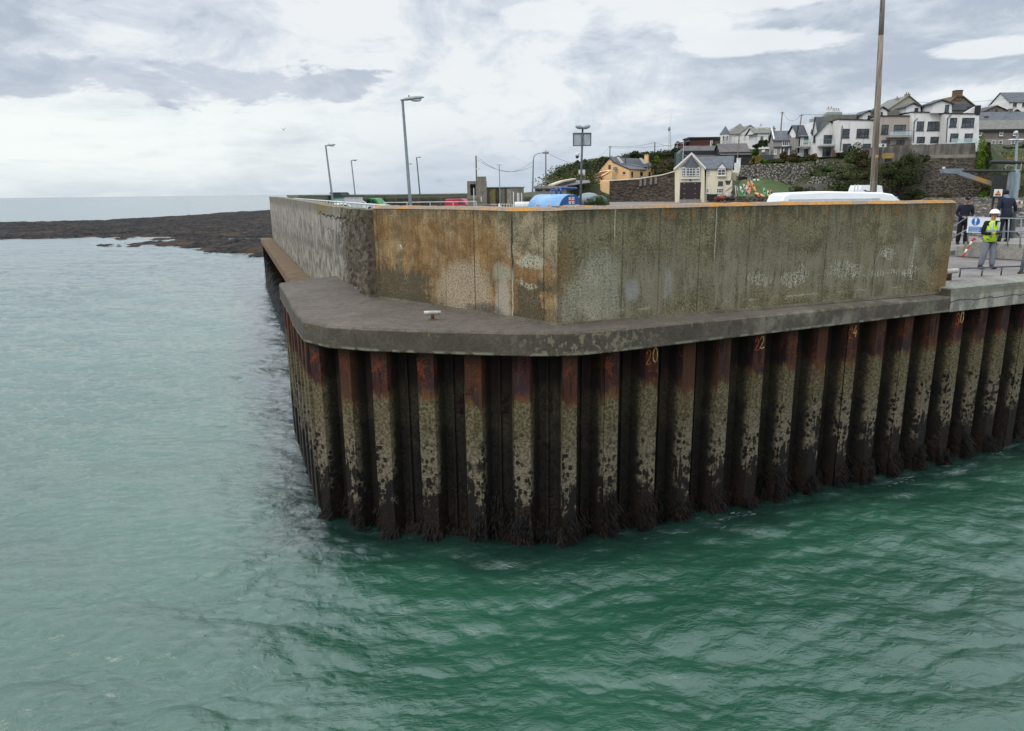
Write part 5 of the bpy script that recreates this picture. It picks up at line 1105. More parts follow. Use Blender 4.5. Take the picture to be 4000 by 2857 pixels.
# ---- yellow cottage
def cottage():
    G1 = Fr(at(2343, 690, 196).xy, at(2458, 690, 191).xy); G2 = Fr(at(2458, 690, 191).xy, at(2527, 690, 197).xy); G3 = Fr(at(2527, 690, 199.5).xy, at(2556, 690, 202).xy)
    YL = paint('cottage_yellow', '#dcb584', .9, .05, .6, dirt='#c49f6e'); t = thing('cottage', 'pale yellow cottage with slate roof, skylights and red lean-to', 'house', (G1.p(2, 0, 0)[0], 196, 9))
    A = uz(G1, [(2343, 712), (2343, 662), (2383, 616), (2401, 636), (2458, 661), (2458, 712)]); b = MB(); b.prism(A, 0, -5.5, G1); b.build('gable_wall', YL, t)
    z0 = A[0][1]; ze = A[4][1]; b = MB(); b.box((0, 0, z0), (G2.L, -4.5, ze), G2); b.build('wall', YL, t); b = MB(); b.box((0, 0, z0+.6), (G3.L, -4, ze+.5), G3); b.build('wall', YL, t)
    # roofs: main (ridge runs back along the long side)
    ap = G1.p(A[2][0], 0, A[2][1]+.1); le = G1.p(A[1][0]-.3, 0, A[1][1]); kk = G1.p(A[3][0], 0, A[3][1]+.12); dirb = (Vector(G2.d)*1.); 
    rr = at(2530, 622, 203); re = at(2557, 656, 202.5); dv = Vector((rr.x-ap[0], rr.y-ap[1], 0))
    def sh(p, k): return (p[0]+dv.x*k, p[1]+dv.y*k, p[2])
    b = MB(); R_ = [le, ap, kk]; v = [tuple(Vector(sh(p, -.03))) for p in R_]+[(rr.x-4.6, rr.y+2.5, le[2]), (rr.x, rr.y, rr.z), (re.x, re.y, re.z)]
    kk2 = at(2500, 652, 196.6); b.add([v[0], v[1], v[4], v[3]], [(0, 1, 2, 3)]); b.add([v[1], v[2], tuple(kk2), tuple(re), v[4]], [(0, 1, 2, 3, 4)])
    b.add([(p[0], p[1], p[2]-.18) for p in (v[1], v[2], tuple(kk2), tuple(re), v[4])], [(4, 3, 2, 1, 0)]); b.build('roof', SL1, t)
    q = [G1.p(A[3][0]-.1, .1, A[3][1]+.1), G1.p(A[4][0]+.25, .15, A[4][1]+.02), tuple(at(2529, 663, 196.4)), tuple(at(2494, 645, 198.6))]; b = MB(); b.add(q+[(a, c, d-.14) for a, c, d in q], [(0, 1, 2, 3), (7, 6, 5, 4), (0, 4, 5, 1), (1, 5, 6, 2), (2, 6, 7, 3), (3, 7, 4, 0)]); b.build('wing_roof', SL1, t)
    # black barge line on the gable
    b = MB(); pts = [G1.p(A[i][0], .18, A[i][1]+.03) for i in (1, 2, 3, 4)]; b.tube(pts, .13, 6); b.build('bargeboard', BLACK, t)
    for (x, y) in ((2421, 633), (2509, 636)): b = MB(); c = at(x, y, 193.5 if x < 2450 else 198.); b.add([tuple(c+Vector(o)) for o in ((-.9, 0, 1.2), (-.1, 0, 1.2), (.9, -.8, -.3), (.1, -.8, -.3))], [(0, 1, 2, 3), (3, 2, 1, 0)]); b.build('skylight', WHITE, t)
    chimney(G1, 2517, 605, 2530, 625, -9, t, YL, 2)
    b = MB(); b.tube([at(2443, 640, 194), at(2443, 603, 194)], .16, 8); b.build('flue', DSTEEL, t)
    for w_ in ((2377, 645, 2386, 663), (2395, 677, 2404, 704, 'd'), (2382, 685, 2389, 704, 'd')): window(G1, *w_[:4], t, 1, 1, 0, paint('frame_brown', '#54321f', .7), .14, len(w_) == 4, 'window' if len(w_) == 4 else 'door')
    window(G1, 2433, 672, 2443, 681, t, 2, 1, 0, paint('frame_brown', '#54321f', .7))
    for w_ in ((2466, 671, 2472, 694), (2500, 671, 2511, 689)): window(G2, *w_, t, 1, 1, 0, paint('frame_brown', '#54321f', .7), .12)
    window(G3, 2533, 672, 2540, 692, t, 1, 1, 0, paint('frame_brown', '#54321f', .7), .12, False, 'door')
    b = MB(); c = at(2402, 659, 192.6); b.lathe(c-Vector((0, 0, .4)), [(.05, 0), (.5, .1), (.5, .8), (.05, .9)], 10); b.build('satellite_dish', STEEL, t)
    # red lean-to
    Lf = Fr(at(2304, 710, 189).xy, at(2355, 710, 187).xy); RD = paint('lean_to_red', '#6f2a2e', .7, .15)
    lt = thing('lean_to', 'yellow lean-to with sloping dark red roof beside the cottage', 'outbuilding', Lf.p(1, 0, 6.)); P = uz(Lf, [(2304, 740), (2304, 702), (2346, 672), (2390, 669), (2392, 700), (2360, 704), (2350, 712), (2350, 740)])
    Pw = uz(Lf, [(2304, 735), (2304, 701), (2352, 693), (2352, 735)]); b = MB(); b.prism(Pw, 0, -3, Lf); b.build('wall', YL, lt)
    q = [at(2308, 698, 188.6), at(2349, 690, 187.), at(2386, 669, 191.5), at(2346, 674, 193.5)]; b = MB(); b.add([tuple(a) for a in q]+[tuple(a-Vector((0, 0, .2))) for a in q], [(0, 1, 2, 3), (7, 6, 5, 4), (0, 4, 5, 1), (1, 5, 6, 2), (2, 6, 7, 3), (3, 7, 4, 0)]); b.build('roof', RD, lt)
    b = MB()
    for i, (a, c) in enumerate(((q[0], q[3]), (q[1], q[2]), (q[3], q[2]))): b.tube([a+Vector((0, -.1, .12)), c+Vector((0, -.1, .12))], .22, 4)
    b.build('roof_trim', YL, lt); P2 = uz(Lf, [(2352, 735), (2352, 692), (2388, 672), (2388, 735)]); b = MB(); b.prism(P2, -.4, -3, Lf); b.build('side_wall', YL, lt); window(Lf, 2347, 697, 2353, 707, lt, 1, 1, .02, BLACK, .1)
    # retaining wall in front, yellow left part
    R1 = Fr(at(2352, 720, 178).xy, at(2385, 720, 176).xy); P = uz(R1, [(2345, 742), (2345, 704), (2381, 709), (2381, 760), (2352, 750)]); b = MB(); b.prism(P, 0, -1, R1); o = b.build('garden_wall', YL); tag(o, 'yellow painted garden wall below the cottage lean-to', 'wall')
    def stone(g):
        x, y, z = g.obj(); n = g.noise(g._o, .5, 6., .68); v = g.vor(g.vec(x*1., y, z*1.6), 1.3); c = g.mix(n.step(.35, .65), '#231c17', '#473a2f'); c = g.mix(v.step(.5, .7)*.4, c, '#60574c'); return g.mix((g.noise(g.vec(x*.3, y, z*3.), 1., 4.)).step(.6, .68)*.6, c, '#716b5f'), v, None
    m = material('dark_stone', stone, bump=.2)
    R2 = Fr(at(2381, 720, 176).xy, at(2638, 720, 165).xy); zt = uz(R2, [(2381, 709), (2500, 701), (2590, 686), (2638, 672)]); b = MB(); b.prism([(0, 4.2), (R2.L, 4.2)]+zt[::-1][:1]+[zt[2], zt[1], zt[0]], 0, -1.5, R2)
    t2 = thing('retaining_wall', 'tall dark stone retaining wall between the cottage and the boathouse', 'wall', R2.p(5, 0, 4.2)); b.build('masonry', m, t2)
    b = MB(); b.tube([R2.p(u, .1, z+.1) for u, z in zt], .16, 5); b.build('white_coping', paint('cope_cream', '#b8ae98', .9), t2)
    for px in (2506, 2523, 2546, 2565): u, z = R2.hit(px, 690); b = MB(); zz = np.interp(u, [a[0] for a in zt], [a[1] for a in zt]); b.box((u-.3, 0, zz-1.6), (u+.3, .35, zz-.1), R2); b.build('buttress', paint('butt', '#6b6860', .9, .2), t2)
cottage()
# ---- boathouse
def boathouse():
    fr = frp(2634, 2748, 152, 150.2); CRM = paint('boathouse_cream', '#d2c8ae', .9, .04, .5, dirt='#b8ad92'); t = thing('boathouse', 'cream boathouse with big dark door and steep front gable', 'boathouse', fr.p(5, 0, 4.4))
    P = uz(fr, [(2636, 800), (2636, 659), (2702, 602), (2752, 657), (2752, 800)]); b = MB(); z0 = 4.3; P[0] = (P[0][0], z0); P[-1] = (P[-1][0], z0)
    b.prism(P, 0, -9, fr); b.build('wall', CRM, t)
    f2 = Fr(fr.p(P[-1][0], -.5, 0)[:2], fr.p(P[-1][0]+8, -.5, 0)[:2]); ue = f2.hit(2855, 700)[0]; ze = f2.hit(2800, 658)[1]; zr = f2.hit(2800, 611, -4.4)[1]
    b = MB(); b.box((0, 0, z0), (ue, -8, ze), f2); b.build('wing_wall', CRM, t); roof_long(f2, -3.2, ue, ze, zr, 0, -8.4, t, SL1, name='wing_roof')
    gable_roof(fr, uz(fr, [(2631, 661), (2702, 600), (2759, 658)]), .05, -9, .14, t, SL1)
    for a, c in (((2632, 662), (2702, 600)), ((2702, 600), (2758, 659))):
        p, q = fr.hit(*a), fr.hit(*c); b = MB(); b.prism([(p[0], p[1]-.25), (q[0], q[1]-.25), (q[0], q[1]+.2), (p[0], p[1]+.2)], .35, .22, fr); b.build('bargeboard', TRIMW, t)
    # slate triangle above the bay window
    tri = uz(fr, [(2657, 655), (2702, 611), (2740, 655)]); b = MB(); b.prism(tri, .02, .12, fr); b.build('slate_panel', SL1, t); b = MB(); b.prism(uz(fr, [(2678, 655), (2703, 622), (2727, 655)]), .12, .5, fr); b.build('bay_hood', SL1, t)
    # bay window
    u0, u1 = fr.hit(2661, 680)[0], fr.hit(2735, 680)[0]; zt, zb = fr.hit(2700, 656)[1], fr.hit(2700, 694)[1]; b = MB(); b.box((u0, 0, zb-.25), (u1, .45, zb), fr); b.box((u0, 0, zt), (u1, .45, zt+.12), fr); b.build('bay_sill', TRIMW, t)
    for i, (a, c, cc) in enumerate(((2663, 2679, 2), (2681, 2717, 3), (2719, 2734, 2))): window(fr, a, 657, c, 689, t, cc, 3, .3, TRIMW, .12, False)
    # big door
    d = boxpart(fr, 2657, 713, 2735, 780, .02, .06, t, 'door', paint('door_brown', '#241417', .6, .1)); 
    for x in (2673, 2715):
        for y in (717, 737, 756, 775): boxpart(fr, x-3, y, x+3, y+2, .07, .09, t, 'hinge_strap', STEEL, d)
    boxpart(fr, 2654, 780, 2738, 800, .02, .12, t, 'plinth', concrete('plinth', '#7f7b74', '#5c5850', '#98948c'))
    boxpart(fr, 2694, 701, 2699, 707, .02, .25, t, 'lamp', DSTEEL)
    for (a, b0, c, d0, cc) in ((2762, 666, 2773, 683, 2), (2758, 737, 2769, 755, 2), (2799, 737, 2826, 755, 3), (2805, 709, 2824, 724, 1)): window(f2, a, b0, c, d0, t, cc, 2, 0, TRIMW if cc > 1 else TRIM, .1)
    # small gabled oriel on the wing
    P = uz(f2, [(2802, 659), (2821, 640), (2838, 659)], .45); b = MB(); b.prism(P, 0.02, .5, f2); b.build('dormer_gable', TRIMW, t); gable_roof(f2, uz(f2, [(2799, 661), (2821, 638), (2841, 661)], .45), .55, -2.2, .1, t, SL1, 'dormer_roof', .05)
    window(f2, 2803, 661, 2834, 687, t, 2, 2, .4, TRIMW, .12, True); boxpart(f2, 2801, 684, 2836, 690, .0, .5, t, 'oriel_base', TRIMW)
    b = MB(); b.tube([f2.p(.15, .1, 4.4), f2.p(.15, .1, ze)], .06, 6); b.build('downpipe', TRIMW, t)
    # outside stair with solid white balustrade
    f3 = Fr(f2.p(0, 1.2, 0)[:2], f2.p(8, 1.2, 0)[:2]); st = thing('outside_stair', 'cream stair enclosure with railing at the right of the boathouse', 'stair', f3.p(5, 0, 4.4)); P = uz(f3, [(2831, 762), (2831, 727), (2858, 705), (2860, 705), (2860, 745), (2845, 762)]); b = MB(); b.prism(P, 0, -.2, f3); b.build('stair_wall', CRM, st); b = MB(); b.prism(uz(f3, [(2832, 706), (2856, 706), (2850, 722), (2836, 722)]), .01, .04, f3); b.build('glass_screen', GLASS, st)
    b = MB(); b.tube([f3.p(*_u) for _u in [(f3.hit(2834, 748)[0], .05, f3.hit(2834, 748)[1]), (f3.hit(2860, 730)[0], .05, f3.hit(2860, 730)[1])]], .04, 6); b.build('handrail', DSTEEL, st)
    # white outbuilding right
    f4 = frp(2854, 2905, 158); ot = thing('outbuilding', 'small rendered outbuilding with white parapet right of the boathouse', 'outbuilding', f4.p(1, 0, 5)); b = MB(); b.prism(uz(f4, [(2854, 700), (2854, 638), (2880, 636), (2898, 648), (2903, 672), (2903, 700)]), 0, -3, f4); b.build('wall', WHITEW, ot)
    b = MB(); b.prism(uz(f4, [(2854, 706), (2854, 674), (2893, 678), (2893, 706)]), .02, 1.2, f4); b.build('porch', CRM, ot); chimney(f4, 2882, 618, 2893, 636, -.5, ot, WHITEW, 0)
    f5 = frp(2888, 2936, 150); t5 = thing('shed', 'low shed with dark red door left of the kayak lawn', 'shed', f5.p(1, 0, 5)); b = MB(); b.prism(uz(f5, [(2890, 706), (2890, 686), (2934, 680), (2934, 702), (2920, 706)]), 0, -2.4, f5); b.build('wall', CRM, t5); boxpart(f5, 2898, 684, 2918, 701, .01, .05, t5, 'door', paint('shed_red', '#5e2327', .8)); b = MB(); b.prism(uz(f5, [(2888, 684), (2936, 676), (2936, 679), (2888, 687)]), .2, -2.6, f5); b.build('roof', TRIMW, t5); boxpart(f5, 2886, 688, 2896, 705, .1, .8, t5, 'blue_bin', paint('bin_blue', '#2b3d57', .6))
    # clutter at the foot
    P_ = at(2780, 775, 150); b = MB(); b.cbox((P_.x, 150, 5.4), (1.8, 1., 1.1)); b.cbox((P_.x, 150, 6.), (1.9, 1.1, .12)); o = b.build('storage_bin', paint('bin_black', '#1c211f', .6)); tag(o, 'dark storage bin at the foot of the boathouse wing', 'bin')
    for i, (px, py, c, lb) in enumerate(((2805, 780, '#5a2a26', 'rusty red heap of fishing gear nearest the storage bin'), (2822, 777, '#7a4436', 'pinkish net heap by the boathouse stair'), (2838, 776, '#4d2e2c', 'dark red net heap in the middle of the clutter'), (2858, 775, '#3f4650', 'blue-grey sheeted heap by the boathouse'), (2874, 774, '#7b5a50', 'pale red pallet heap at the end of the clutter'), (2848, 768, '#9a9890', 'small white and grey bundle on the gear heaps'))):
        P_ = at(px, py, 144); b = MB(); b.ell((P_.x, 144, P_.z+.1), (.75, .5, .5), 9, 6)
        b.v = [(x+random.uniform(-.1, .1), y+random.uniform(-.1, .1), z+random.uniform(-.12, .12)) for x, y, z in b.v]; o = b.build('gear_heap', paint('heap%d' % i, c, .9, .3)); tag(o, lb, 'gear heap', 'fishing gear heaped beside the boathouse')
boathouse()
def house_simple(name, label, fr, wall_px, depth, mat, z_base, roof=None):
    t = thing(name, label, 'house', fr.p(fr.L/2, 0, z_base)); P = uz(fr, wall_px); b = MB(); b.prism([(a, max(z_base, c) if False else c) for a, c in P], 0, -depth, fr); b.build('wall', mat, t); return t
def village():
    GR = paint('render_grey', '#8b857e', .9, .06, .6, dirt='#6e6962'); DKW = paint('black_timber', '#25272b', .8, .2); BRW = paint('brown_cladding', '#4a2c26', .85, .2, 4.)
    # brown clad house
    fr = frp(2685, 2812, 198); t = thing('clad_house', 'low dark red-brown clad house with flat overhanging roof', 'house', fr.p(5, 0, 15)); boxpart(fr, 2692, 540, 2812, 580, 0, -6, t, 'wall', BRW); boxpart(fr, 2690, 536.5, 2813, 540.5, .4, -6.4, t, 'roof', BLACK)
    b = MB(); b.prism(uz(fr, [(2650, 563), (2652, 559), (2694, 548), (2694, 554)]), .5, -5, fr); b.build('porch_roof', SL1, t); window(fr, 2774, 550, 2783, 569, t, 1, 1, 0, TRIMW, .2); boxpart(fr, 2655, 563, 2692, 590, -1.5, -4, t, 'porch', GLASS)
    # long slate roofed dark buildings
    fr = frp(2662, 2820, 180); t = thing('slate_house', 'long dark timber house with sagging slate roof behind the boathouse', 'house', fr.p(5, 0, 13.)); boxpart(fr, 2660, 590, 2815, 660, 0, -7, t, 'wall', DKW); u0, z0 = fr.hit(2672, 609); u1, z1 = fr.hit(2822, 609); zr = fr.hit(2750, 570, -3.5)[1]; roof_long(fr, u0, u1, z0, zr, 0, -7, t, SL3)
    boxpart(fr, 2798, 554, 2811, 575, -3.2, -3.9, t, 'chimney', paint('chim_green', '#33413a', .8))
    b = MB(); b.prism(uz(fr, [(2652, 650), (2652, 600), (2664, 585), (2672, 600), (2672, 650)]), .3, -3, fr); b.build('side_wing', paint('wing_green', '#4b5b58', .8), t)
    fr = frp(2812, 2950, 176); t = thing('slate_house', 'dark boarded slate-roofed building left of the grey cottage', 'house', fr.p(5, 0, 13.)); boxpart(fr, 2815, 595, 2948, 650, 0, -7, t, 'wall', DKW); u0, z0 = fr.hit(2818, 603); u1 = fr.hit(2928, 603)[0]; zr = fr.hit(2870, 561, -3.5)[1]; roof_long(fr, u0, u1, z0, zr, 0, -7, t, SL3); boxpart(fr, 2890, 605, 2912, 628, .02, .06, t, 'door', BLACK)
    # turret house
    fr = frp(2812, 2966, 208); t = thing('turret_house', 'white house with pointed grey turret high on the hill', 'house', fr.p(8, 0, 20)); z0 = fr.hit(2850, 575)[1]
    boxpart(fr, 2842, 525, 2960, 575, -.4, -8, t, 'wall', WHITEW); b = MB(); b.prism(uz(fr, [(2892, 575), (2892, 524), (2930, 493), (2945, 499), (2965, 516), (2965, 575)]), 0, -8, fr); b.build('gable_wall', WHITEW, t)
    gable_roof(fr, uz(fr, [(2890, 524), (2930, 491), (2967, 517)]), .0, -8, .2, t, SL4, 'gable_roof'); u0, ze = fr.hit(2846, 524); u1 = fr.hit(2932, 524)[0]; b = MB(); ap = fr.hit(2907, 478)
    v = [fr.p(u0-.3, .0, ze), fr.p(u1, .0, ze), fr.p(ap[0], -3.5, ap[1]), fr.p(u0-.3, -8, ze), fr.p(u1, -8, ze)]; b.add(v, [(0, 1, 2), (3, 2, 4), (0, 2, 3), (1, 4, 2)]); b.build('hip_roof', SL4, t)
    cu, cz = fr.hit(2831, 525); c = fr.p(cu, .3, 0); b = MB(); zb = fr.hit(2831, 570)[1]; b.lathe((c[0], c[1], 0), [(1.32, zb), (1.32, cz)], 8); b.build('turret', WHITEW, t); b = MB(); zt = fr.hit(2832, 493)[1]; b.lathe((c[0], c[1], 0), [(1.55, cz-.05), (1.5, cz), (.03, zt)], 8); b.build('turret_roof', SL1, t)
    for a, bb in ((2821, 2831), (2835, 2845)): window(fr, a, 529, bb, 554, t, 1, 1, 1.72, TRIMW, .18, False)
    window(fr, 2906, 525, 2913, 542, t, 1, 1, 0, TRIMW, .15)
    fr = frp(2945, 3030, 196); t = thing('white_house', 'white house with shallow slate roof and two skylights left of the grey cottage', 'house', fr.p(2, 0, 18)); boxpart(fr, 2960, 520, 3025, 580, 0, -7, t, 'wall', WHITEW); u0, z0 = fr.hit(2948, 519); u1 = fr.hit(3020, 519)[0]; zr = fr.hit(2990, 499, -3.5)[1]; roof_long(fr, u0, u1, z0, zr, 0, -7, t, SL4)
    boxpart(fr, 2971, 533, 2980, 563, .01, .06, t, 'door', paint('door_teal', '#4b6a68', .6)); chimney(fr, 2971, 489, 2977, 498, -3, t, WHITEW, 1); chimney(fr, 3018, 502, 3028, 514, -3, t, GR, 1)
    for x in (2953, 2992): 
        u, z = fr.hit(x, 505, -2.2); b = MB(); b.add([fr.p(u, -2., z-.3), fr.p(u+.8, -2., z-.3), fr.p(u+.8, -2.8, z+.25), fr.p(u, -2.8, z+.25)], [(0, 1, 2, 3), (3, 2, 1, 0)]); b.build('skylight', WHITE, t)
    # grey cottage
    fr = frp(3018, 3108, 158, 157); t = thing('grey_house', 'grey rendered house with slate roof and glazed ground floor', 'house', fr.p(2, 0, 13.6)); boxpart(fr, 3022, 546, 3108, 622, 0, -7, t, 'wall', GR); u0, z0 = fr.hit(3022, 547); u1 = fr.hit(3110, 547)[0]; zr = fr.hit(3060, 511, -3.5)[1]; roof_long(fr, u0, u1, z0, zr, 0, -7, t, SL1)
    Gs = Fr(at(3000, 600, 166).xy, at(3022, 600, 158).xy); b = MB(); b.prism(uz(Gs, [(2998, 615), (3000, 540), (3014, 505), (3022, 545), (3022, 618)]), 0, -.5, Gs); b.build('end_gable', GR, t); b = MB(); b.tube([at(3001, 540, 165), at(3015, 504, 161), at(3024, 545, 157.6)], .15, 5); b.build('verge', WHITEW, t); chimney(fr, 3018, 500, 3028, 513, -3.2, t, GR, 1)
    window(fr, 3055, 550, 3082, 571, t, 3, 1, 0, TRIMW, .14); b = MB(); P = uz(fr, [(3020, 575), (3106, 572), (3106, 576), (3020, 579)]); b.prism(P, 1.5, -.0, fr); b.build('porch_roof', DSTEEL, t)
    boxpart(fr, 3022, 577, 3045, 620, 0, 1.2, t, 'porch_wall', GR); boxpart(fr, 3046, 578, 3106, 616, .9, 1., t, 'glazing', GLASS); window(fr, 3024, 583, 3034, 603, t, 2, 1, 1.2, TRIMW, .12)
    for x in (3048, 3060, 3081, 3104): boxpart(fr, x, 577, x+2, 616, .95, 1.15, t, 'mullion', TRIMW)
    boxpart(fr, 2968, 578, 3003, 605, -.5, -3, t, 'extension', paint('ext_grey', '#75706a', .9)); boxpart(fr, 2965, 577, 3005, 582, -.2, -3.2, t, 'extension_roof', TRIMW); boxpart(fr, 2976, 586, 2988, 595, -.45, -.1, t, 'heat_pump', WHITE)
    tag(boxpart(frp(2960, 3022, 154), 2960, 606, 3022, 624, 0, -.3, None, 'fence_panel', DSTEEL), 'dark grey garden fence below the grey cottage', 'fence')
    # black roofed white houses with balconies
    fr = frp(3108, 3188, 153); t = thing('gabled_house', 'smaller white house with black roof and railed balcony', 'house', fr.p(3, 0, 13.8)); boxpart(fr, 3122, 530, 3190, 612, -1.2, -8, t, 'wall', WHITEW); boxpart(fr, 3108, 536, 3122, 600, -1.2, -8, t, 'side_wall', GR)
    u0, z0 = fr.hit(3119, 533, -1.2); u1 = fr.hit(3183, 533, -1.2)[0]; zr = fr.hit(3140, 489, -4.6)[1]; roof_long(fr, u0, u1+.2, z0, zr, -1.2, -8, t, SL2)
    b = MB(); P = uz(fr, [(3107, 540), (3117, 490), (3121, 490), (3110, 540)], -1.2); b.prism(P, -1.0, -1.3, fr); b.build('bargeboard', BLACK, t)
    window(fr, 3140, 537, 3166, 558, t, 2, 1, -1.2); window(fr, 3140, 582, 3169, 614, t, 3, 1, -1.2, TRIM, .12, False, 'door')
    def balcony(fr, x0, x1, yt, ys, n, t):
        u0, z1 = fr.hit(x0, yt, n); u1, z0 = fr.hit(x1, ys, n); b = MB(); b.box((u0, n, z0-.25), (u1, n-1.3, z0), fr); k = b.build('balcony', paint('balcony_grey', '#8f928f', .7), t)
        b = MB(); b.tube([fr.p(u0, n-.05, z1), fr.p(u1, n-.05, z1)], .035, 6)
        for i in range(7): u = u0+(u1-u0)*i/6; b.tube([fr.p(u, n-.05, z0), fr.p(u, n-.05, z1)], .025, 5)
        b.build('rail', STEEL, k)
    gm = bpy.data.materials.new('balcony_glass'); gm.use_nodes = True; p_ = gm.node_tree.nodes['Principled BSDF']; p_.inputs['Base Color'].default_value = (.55, .68, .66, 1); p_.inputs['Roughness'].default_value = .05; p_.inputs['Alpha'].default_value = .35
    def gpanel(fr, x0, x1, yt, ys, n, t): u0, z1 = fr.hit(x0, yt, n); u1, z0 = fr.hit(x1, ys, n); b = MB(); b.box((u0, n-.06, z0), (u1, n-.04, z1-.04), fr); b.build('glass_panel', gm, t)
    balcony(fr, 3120, 3190, 545, 571, .3, t); gpanel(fr, 3140, 3168, 547, 560, .32, t)
    fr = frp(3188, 3274, 151); t = thing('gabled_house', 'taller white house with steep black front gable and glass balcony', 'house', fr.p(4, 0, 13.8)); b = MB(); P = uz(fr, [(3190, 615), (3191, 527), (3241, 473), (3273, 516), (3273, 612)]); b.prism(P, 0, -9, fr); b.build('wall', WHITEW, t)
    gable_roof(fr, uz(fr, [(3188, 530), (3241, 471), (3276, 518)]), .0, -6, .16, t, SL2, 'gable_roof'); b = MB(); v = [fr.p(*a) for a in ((fr.hit(3188, 531, -1)[0]-1.2, -1., fr.hit(3188, 520, -1)[1]), (fr.hit(3272, 518, -1)[0], -1., fr.hit(3272, 516, -1)[1]), (fr.hit(3262, 457, -5)[0], -5., fr.hit(3262, 457, -5)[1]), (fr.hit(3182, 457, -5)[0], -5., fr.hit(3182, 457, -5)[1]), (fr.hit(3180, 530, -9)[0], -9., fr.hit(3188, 540, -1)[1]), (fr.hit(3270, 530, -9)[0], -9., fr.hit(3188, 540, -1)[1]))]
    b.add(v, [(0, 1, 2, 3), (3, 2, 5, 4)]); b.add([(x, y, z-.2) for x, y, z in v], [(3, 2, 1, 0), (4, 5, 2, 3)]); b.build('roof', SL2, t)
    b = MB(); P = uz(fr, [(3177, 535), (3192, 505), (3192, 470), (3184, 462)], -1.); b.prism(uz(fr, [(3175, 612), (3175, 530), (3185, 475), (3192, 520), (3192, 612)], -.8), -.8, -8, fr); b.build('side_wall', WHITEW, t)
    b = MB(); b.tube([fr.p(*(fr.hit(3172, 530, -.6)[0], -.6, fr.hit(3172, 530)[1])), fr.p(fr.hit(3185, 458, -.6)[0], -.6, fr.hit(3185, 458)[1])], .14, 5); b.build('bargeboard', BLACK, t)
    window(fr, 3217, 528, 3249, 562, t, 2, 1, 0, TRIM, .12, False, 'door'); window(fr, 3213, 577, 3245, 612, t, 2, 1, 0, TRIM, .12, False, 'door'); window(fr, 3177, 530, 3187, 556, t, 1, 1, -.78, TRIM, .1)
    balcony(fr, 3206, 3273, 545, 567, 1.3, t); gpanel(fr, 3207, 3217, 543, 562, 1.32, t); gpanel(fr, 3250, 3272, 545, 562, 1.32, t)
    b = MB(); b.tube([fr.p(fr.hit(3273, 520)[0], .1, fr.hit(3273, 520)[1]), fr.p(fr.hit(3268, 610)[0], .1, fr.hit(3268, 610)[1])], .06, 6); b.build('downpipe', DSTEEL, t); boxpart(fr, 3250, 588, 3264, 612, 1.4, 1.2, t, 'gate', paint('gate_brown', '#6d5142', .9))
    # modern white / beige terrace
    def block(x0, x1, ytop0, ytop1, ybot, Y, mat, label, wins, dn=0, dep=8):
        fr = frp(x0, x1, Y); t = thing('terrace_house', label, 'house', fr.p(3, 0, 15), 'modern flat-fronted terrace houses'); b = MB(); b.prism(uz(fr, [(x0, ybot+6), (x0, ytop0), (x1, ytop1), (x1, ybot+6)]), 0, -dep, fr); b.build('wall', mat, t)
        b = MB(); b.prism(uz(fr, [(x0-1, ytop0+2.5), (x0-1, ytop0-1.5), (x1+1, ytop1-1.5), (x1+1, ytop1+2.5)]), .15, -dep-.15, fr); b.build('parapet_cap', BLACK, t)
        for w_ in wins: window(fr, *w_[:4], t, w_[4], w_[5] if len(w_) > 5 else 1, 0, TRIM, .1, len(w_) <= 6, 'window')
        return t, fr
    t, fr = block(3277, 3427, 466, 470, 590, 148, WHITEW, 'white flat-fronted terrace house just left of the tall pole', [(3291, 504, 3318, 538, 2, 2), (3346, 504, 3394, 538, 3, 2), (3291, 562, 3323, 590, 2, 2, 1), (3369, 562, 3400, 590, 2, 2, 1)])
    b = MB(); b.tube([fr.p(fr.hit(3289, 492)[0], .15, fr.hit(3289, 492)[1]), fr.p(fr.hit(3281, 590)[0], .15, fr.hit(3281, 590)[1])], .08, 6); b.build('downpipe', DSTEEL, t)
    b = MB(); v = uz(fr, [(3262, 468), (3262, 445), (3370, 442), (3370, 468)]); b.prism(v, -2.5, -6, fr); b.build('upper_roof', SL4, t)
    def dormer(fr, x0, x1, yt, yb, n, t, win):
        xm = (x0+x1)/2; P = uz(fr, [(x0+4, yb), (x0+4, yt+14), (xm, yt+3), (x1-4, yt+14), (x1-4, yb)], n); b = MB(); b.prism(P, n, n-3.5, fr); d = b.build('dormer', WHITEW, t); gable_roof(fr, uz(fr, [(x0-3, yt+17), (xm, yt), (x1+3, yt+17)], n), n+.02, n-3.5, .2, t, SL2, 'dormer_roof', .3); window(fr, *win, t, 1, 1, n, TRIM, .1)
    dormer(fr, 3366, 3424, 434, 470, -1.2, t, (3389, 452, 3405, 466))
    t, fr = block(3431, 3562, 453, 453, 590, 146, paint('render_beige', '#a3988e', .9, .05, .6, dirt='#857b72'), 'beige flat-fronted terrace house with a balcony right of the tall pole', [(3443, 488, 3470, 524, 2, 2), (3491, 488, 3537, 520, 3, 1), (3443, 548, 3475, 566, 2, 1, 1), (3502, 548, 3533, 566, 2, 1, 1)])
    balcony(fr, 3476, 3562, 512, 531, 1.3, t); gpanel(fr, 3478, 3560, 514, 528, 1.32, t); b = MB(); b.prism(uz(fr, [(3432, 455), (3432, 425), (3540, 425), (3540, 455)]), -2.5, -6.5, fr); b.build('upper_roof', SL4, t)
    dormer(fr, 3425, 3470, 420, 452, -1., t, (3440, 438, 3448, 450)); dormer(fr, 3535, 3600, 405, 440, -1., t, (3572, 422, 3586, 438))
    t, fr = block(3564, 3692, 438, 440, 588, 145, WHITEW, 'white flat-fronted terrace house in the middle with paired dark windows', [(3581, 475, 3608, 510, 2, 2), (3623, 475, 3671, 510, 3, 2), (3581, 535, 3612, 560, 2, 1, 1), (3634, 535, 3666, 560, 1, 1, 1)])
